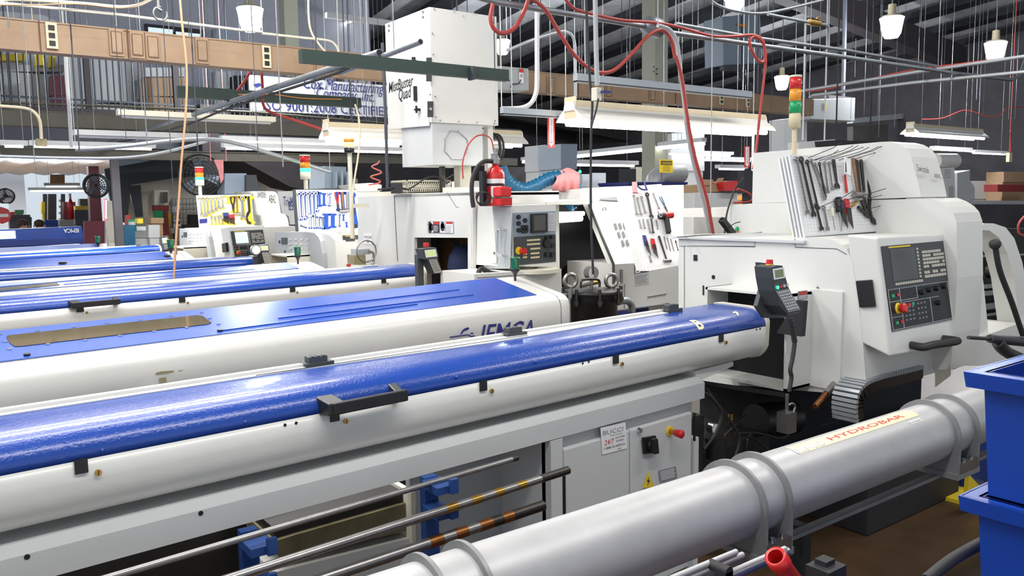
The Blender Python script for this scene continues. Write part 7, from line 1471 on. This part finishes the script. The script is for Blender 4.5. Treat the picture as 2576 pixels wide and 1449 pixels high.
# ---- right and middle background ----
L=[('white_machine','white machine corner behind mist collector column','machine',R4(1175,455,1265,480),7.6,.5,'white'),
('storage_cabinet','light grey cabinet under small hooded lamp behind arrow sign','cabinet',R4(1372,364,1412,430),9.5,.5,'gpaint'),('storage_cabinet','pale blue-white cabinet door right of red arrow sign','cabinet',R4(1411,362,1452,425),8.7,.5,'panelblue'),
('storage_cabinet','tall grey cabinet column behind right end of big lamp','cabinet',R4(1690,335,1772,430),10.5,.4,'lgray'),
('bright_doorway','white bright doorway panel behind slanted lathe','doorway',R4(1490,435,1552,470),14,.1,'wallwhite'),('bright_doorway','narrow white panel left of bright doorway','doorway',R4(1462,438,1486,470),14,.1,'wallwhite'),('dark_rack','dark metal rack right of bright doorway','rack',R4(1556,425,1600,470),13,.4,'dark'),
('wall_panel','grey wall panel behind shiny elbow duct','panel',R4(1600,420,1735,470),14,.2,'wallcream'),
('work_bench','blue-edged bench top behind slanted lathe board','bench',R4(1580,458,1730,464),8,.6,'inkblue'),('white_machine','white machine band between tool board and grey cabinet','machine',R4(1650,463,1700,492),8.6,.3,'lgray'),
('foam_tray','black foam tray full of round holders beside tool board','tray',R4(1672,489,1738,528),7,.3,'softblack'),('wood_pegboard','brown perforated board behind black foam tray','board',R4(1712,472,1745,530),7.4,.1,'wood'),
('work_cabinet','grey work cabinet with cardboard box on top','cabinet',R4(1748,485,1868,528),6.5,.38,'lgray'),
('tool_box','red tool box with rounded lid right of cardboard box','tool box',[(1818,460),(1828,456),(1866,454),(1870,466),(1862,480),(1824,480)],6.4,.3,'red'),
('white_cover','long white cabinet band behind nearest lathe top','cabinet',[(1688,530),(1700,527),(1895,520),(1895,592),(1700,592)],5.3,.3,'white'),
('white_cover','low white box with screws on top of nearest lathe','box',R4(1745,546,1880,590),3.95,.1,'fwhite'),('white_cover','cream block left of tall pole on nearest lathe','box',R4(1880,545,1893,585),3.7,.1,'cream'),
('dark_machine','dark machine mass below bright strips in middle distance','machine',R4(1270,420,1372,470),12,.5,'walldark'),
('white_machine','white panel behind tall signal tower base','machine',[(1973,300),(2002,296),(2003,385),(1973,385)],8.5,.3,'pvc'),('white_machine','white cabinet with black knobs behind tall signal tower','machine',R4(2003,304,2030,378),8.8,.3,'lgray'),
('white_machine','pale machine with round vents right of lathe housing','machine',[(2408,435),(2440,428),(2440,455),(2452,470),(2452,500),(2408,505)],6.5,.4,'lgray'),
('lamp_casing','white lamp casing showing above housing behind signal tower','lamp casing',[(2008,358),(2105,350),(2110,368),(2010,375)],6.0,.15,'pvc'),('dark_cover','black curved cover top behind nearest lathe housing','cover',[(2108,352),(2140,354),(2240,358),(2240,370),(2110,366)],5.4,.3,'softblack'),
('cardboard_box','brown cardboard boxes on far shelf at right','box',R4(2525,432,2590,458),9,.4,'cardboard'),('orange_bins','row of small red and orange bins on far shelf at right edge','bins',R4(2510,464,2590,482),8.6,.3,'darkred'),
('work_bench','pale bench edge at right beyond curved door','bench',R4(2445,505,2576,514),7,.4,'lgray'),('dark_cabinet','dark cabinet beneath pale bench at right edge','cabinet',R4(2455,514,2640,600),6.3,.5,'walldark'),
('white_shelf','white shelf and paper at far right behind nearest lathe','shelf',R4(2440,455,2500,500),9.4,.3,'lgray'),
('roof_beam','pale green wall beam high on right wall','beam',[(2146,298),(2600,252),(2600,268),(2146,310)],14,.2,'gpaint'),
('wall_cladding','dull olive wall band across far right background','wall panel',[(2146,318),(2600,292),(2600,385),(2146,365)],14.5,.2,'olive2'),
('small_block','small red block topmost of colored stack left of nearest lathe housing','signal light',R4(1868,462,1880,474),5,.06,'inkred'),
('small_block','green block under red one left of nearest lathe housing','block',R4(1868,474,1880,484),5,.06,'green'),('small_block','orange block at bottom of small colored stack left of housing','block',R4(1868,492,1880,503),5,.06,'orange'),
('grey_cabinet','grey cabinet face left of slanted lathe between hoses','cabinet',R4(1455,440,1465,470),10,.3,'lgray'),
('striped_banner','red and white striped cloth hanging behind far fan','banner',[(538,402),(562,402),(563,450),(556,462),(550,430)],13.6,.03,'pink'),
('ribbed_cabinet','blue-grey ribbed cabinet top behind yellow tool board','cabinet',R4(565,436,620,488),13.8,.4,'panelblue'),('ribbed_cabinet','dark grey box right of ribbed cabinet above yellow board','cabinet',[(620,440),(645,440),(652,480),(620,486)],13.7,.3,'charcoal'),
('white_cabinet','white cabinet behind middle lathe left shoulder','cabinet',[(885,465),(935,460),(960,465),(960,480),(930,482),(900,482)],9.2,.4,'fwhite')]
for n,l,c,r,y,d,m in L: bk(n,l,c,r,y,d,m)
b=B('cardboard'); y=6.5; pts=[(1763,452),(1800,458),(1800,480),(1765,472)]
g=thing('cardboard_box','open cardboard box with raised flaps on grey work cabinet','box',A(1785,482,y=y)); obj('carton',pxprism(B('cardboard'),[(1768,465),(1816,462),(1816,482),(1768,484)],(0,.35,0),y=y),g)
obj('flap',pxprism(B('cardboard'),[(1762,451),(1795,452),(1790,466),(1768,466)],(0,.01,0),y=y-.02),g); obj('flap',pxprism(B('cardboard'),[(1798,463),(1808,448),(1821,447),(1816,463)],(0,.01,0),y=y-.01),g)
b=B('alu').tube(W([(1644,470),(1648,452),(1660,442),(1680,438),(1715,437)],y=8.4),.13,16); one('elbow_duct',b,'shiny silver elbow duct below yellow caution sign','duct')
b=B('steel')
for r in range(4):
    for k in range(8): p=A(1677+k*7.5,494+r*9,y=6.98); one('tool_holder',B('darksteel').cyl(p,p+V((0,-.03,0)),.028,.02,n=8),'small round black tool holder in foam tray','tool holder','tool holders in black foam tray')
# green glow lamp in distance
p=A(1459,432,y=11.5); one('green_lamp',hang(B('gglow').sph(p,.03,8).use('steel'),p.x,p.y,p.z+.02,.003),'tiny green glowing lamp left of bright doorway','lamp')
# tangle on top of near lathe: black cable bundle, green valve
b=B('black').bar(A(1815,552,y=3.1),A(1843,588,y=3.1),.03,.035,(0,1,0)).tube(W([(1813,552),(1818,548),(1825,556)],y=3.1),.006,6).tube(W([(1835,572),(1848,562),(1862,558)],y=3.08),.003,5); one('cable_bundle',b,'bundle of black cable ties standing on edge of nearest lathe top','cable bundle')
b=B('green').tube(W([(1850,584),(1856,574),(1864,584)],y=3.15),.012,6).sph(A(1862,577,y=3.15),.015,8).use('pink').box(A(1851,588,y=3.1).x,A(1860,588,y=3.1).x,3.1,3.14,A(1855,588,y=3.1).z,A(1855,582,y=3.1).z); one('green_plug',b,'small green plug lying on top of nearest lathe','plug')
b=B('steel').tube(W([(1705,596),(1750,592),(1800,590),(1900,590),(1960,586)],y=3.0),.005,5); b.tube(W([(1820,597),(1870,592),(1955,580)],y=2.98),.008,5); one('loose_rods',b,'thin loose rods lying on flat top of nearest lathe','rod')

g=thing('storage_tank_machine','white machine with horizontal round drum on top, behind nearest lathe housing at right','machine',A(2385,500,y=5.6))
p=A(2350,405,y=5.7);q=A(2400,405,y=5.7); obj('drum',B('fwhite').cyl(p,q,.105,n=32).cyl(q,q+V((.03,0,0)),.10,.06,n=32),g)
obj('cabinet',pxprism(B('fwhite'),[(2350,424),(2402,421),(2404,505),(2352,508)],(0,.4,0),y=5.55),g,bevel=.01)
p=A(2378,520,y=5.55); obj('base',B('lgray').box(p.x-.1,p.x+.1,5.6,5.9,0,p.z+.06),g)
for k in range(4): f_=fr_px((2376,427+k*6),(2390,426+k*6),(2376,429+k*6),y=5.545); b=B('gpaint'); f_.box(b,0,1,0,1,0,.004); obj('vent_slot',b,g)
f_=fr_px((2388,468),(2398,467),(2388,498),y=5.545); b=B('gpaint'); f_.box(b,0,1,0,1,0,.004); obj('grille',b,g)
for _o in bpy.data.objects:
    if '_o' in _o: del _o['_o']
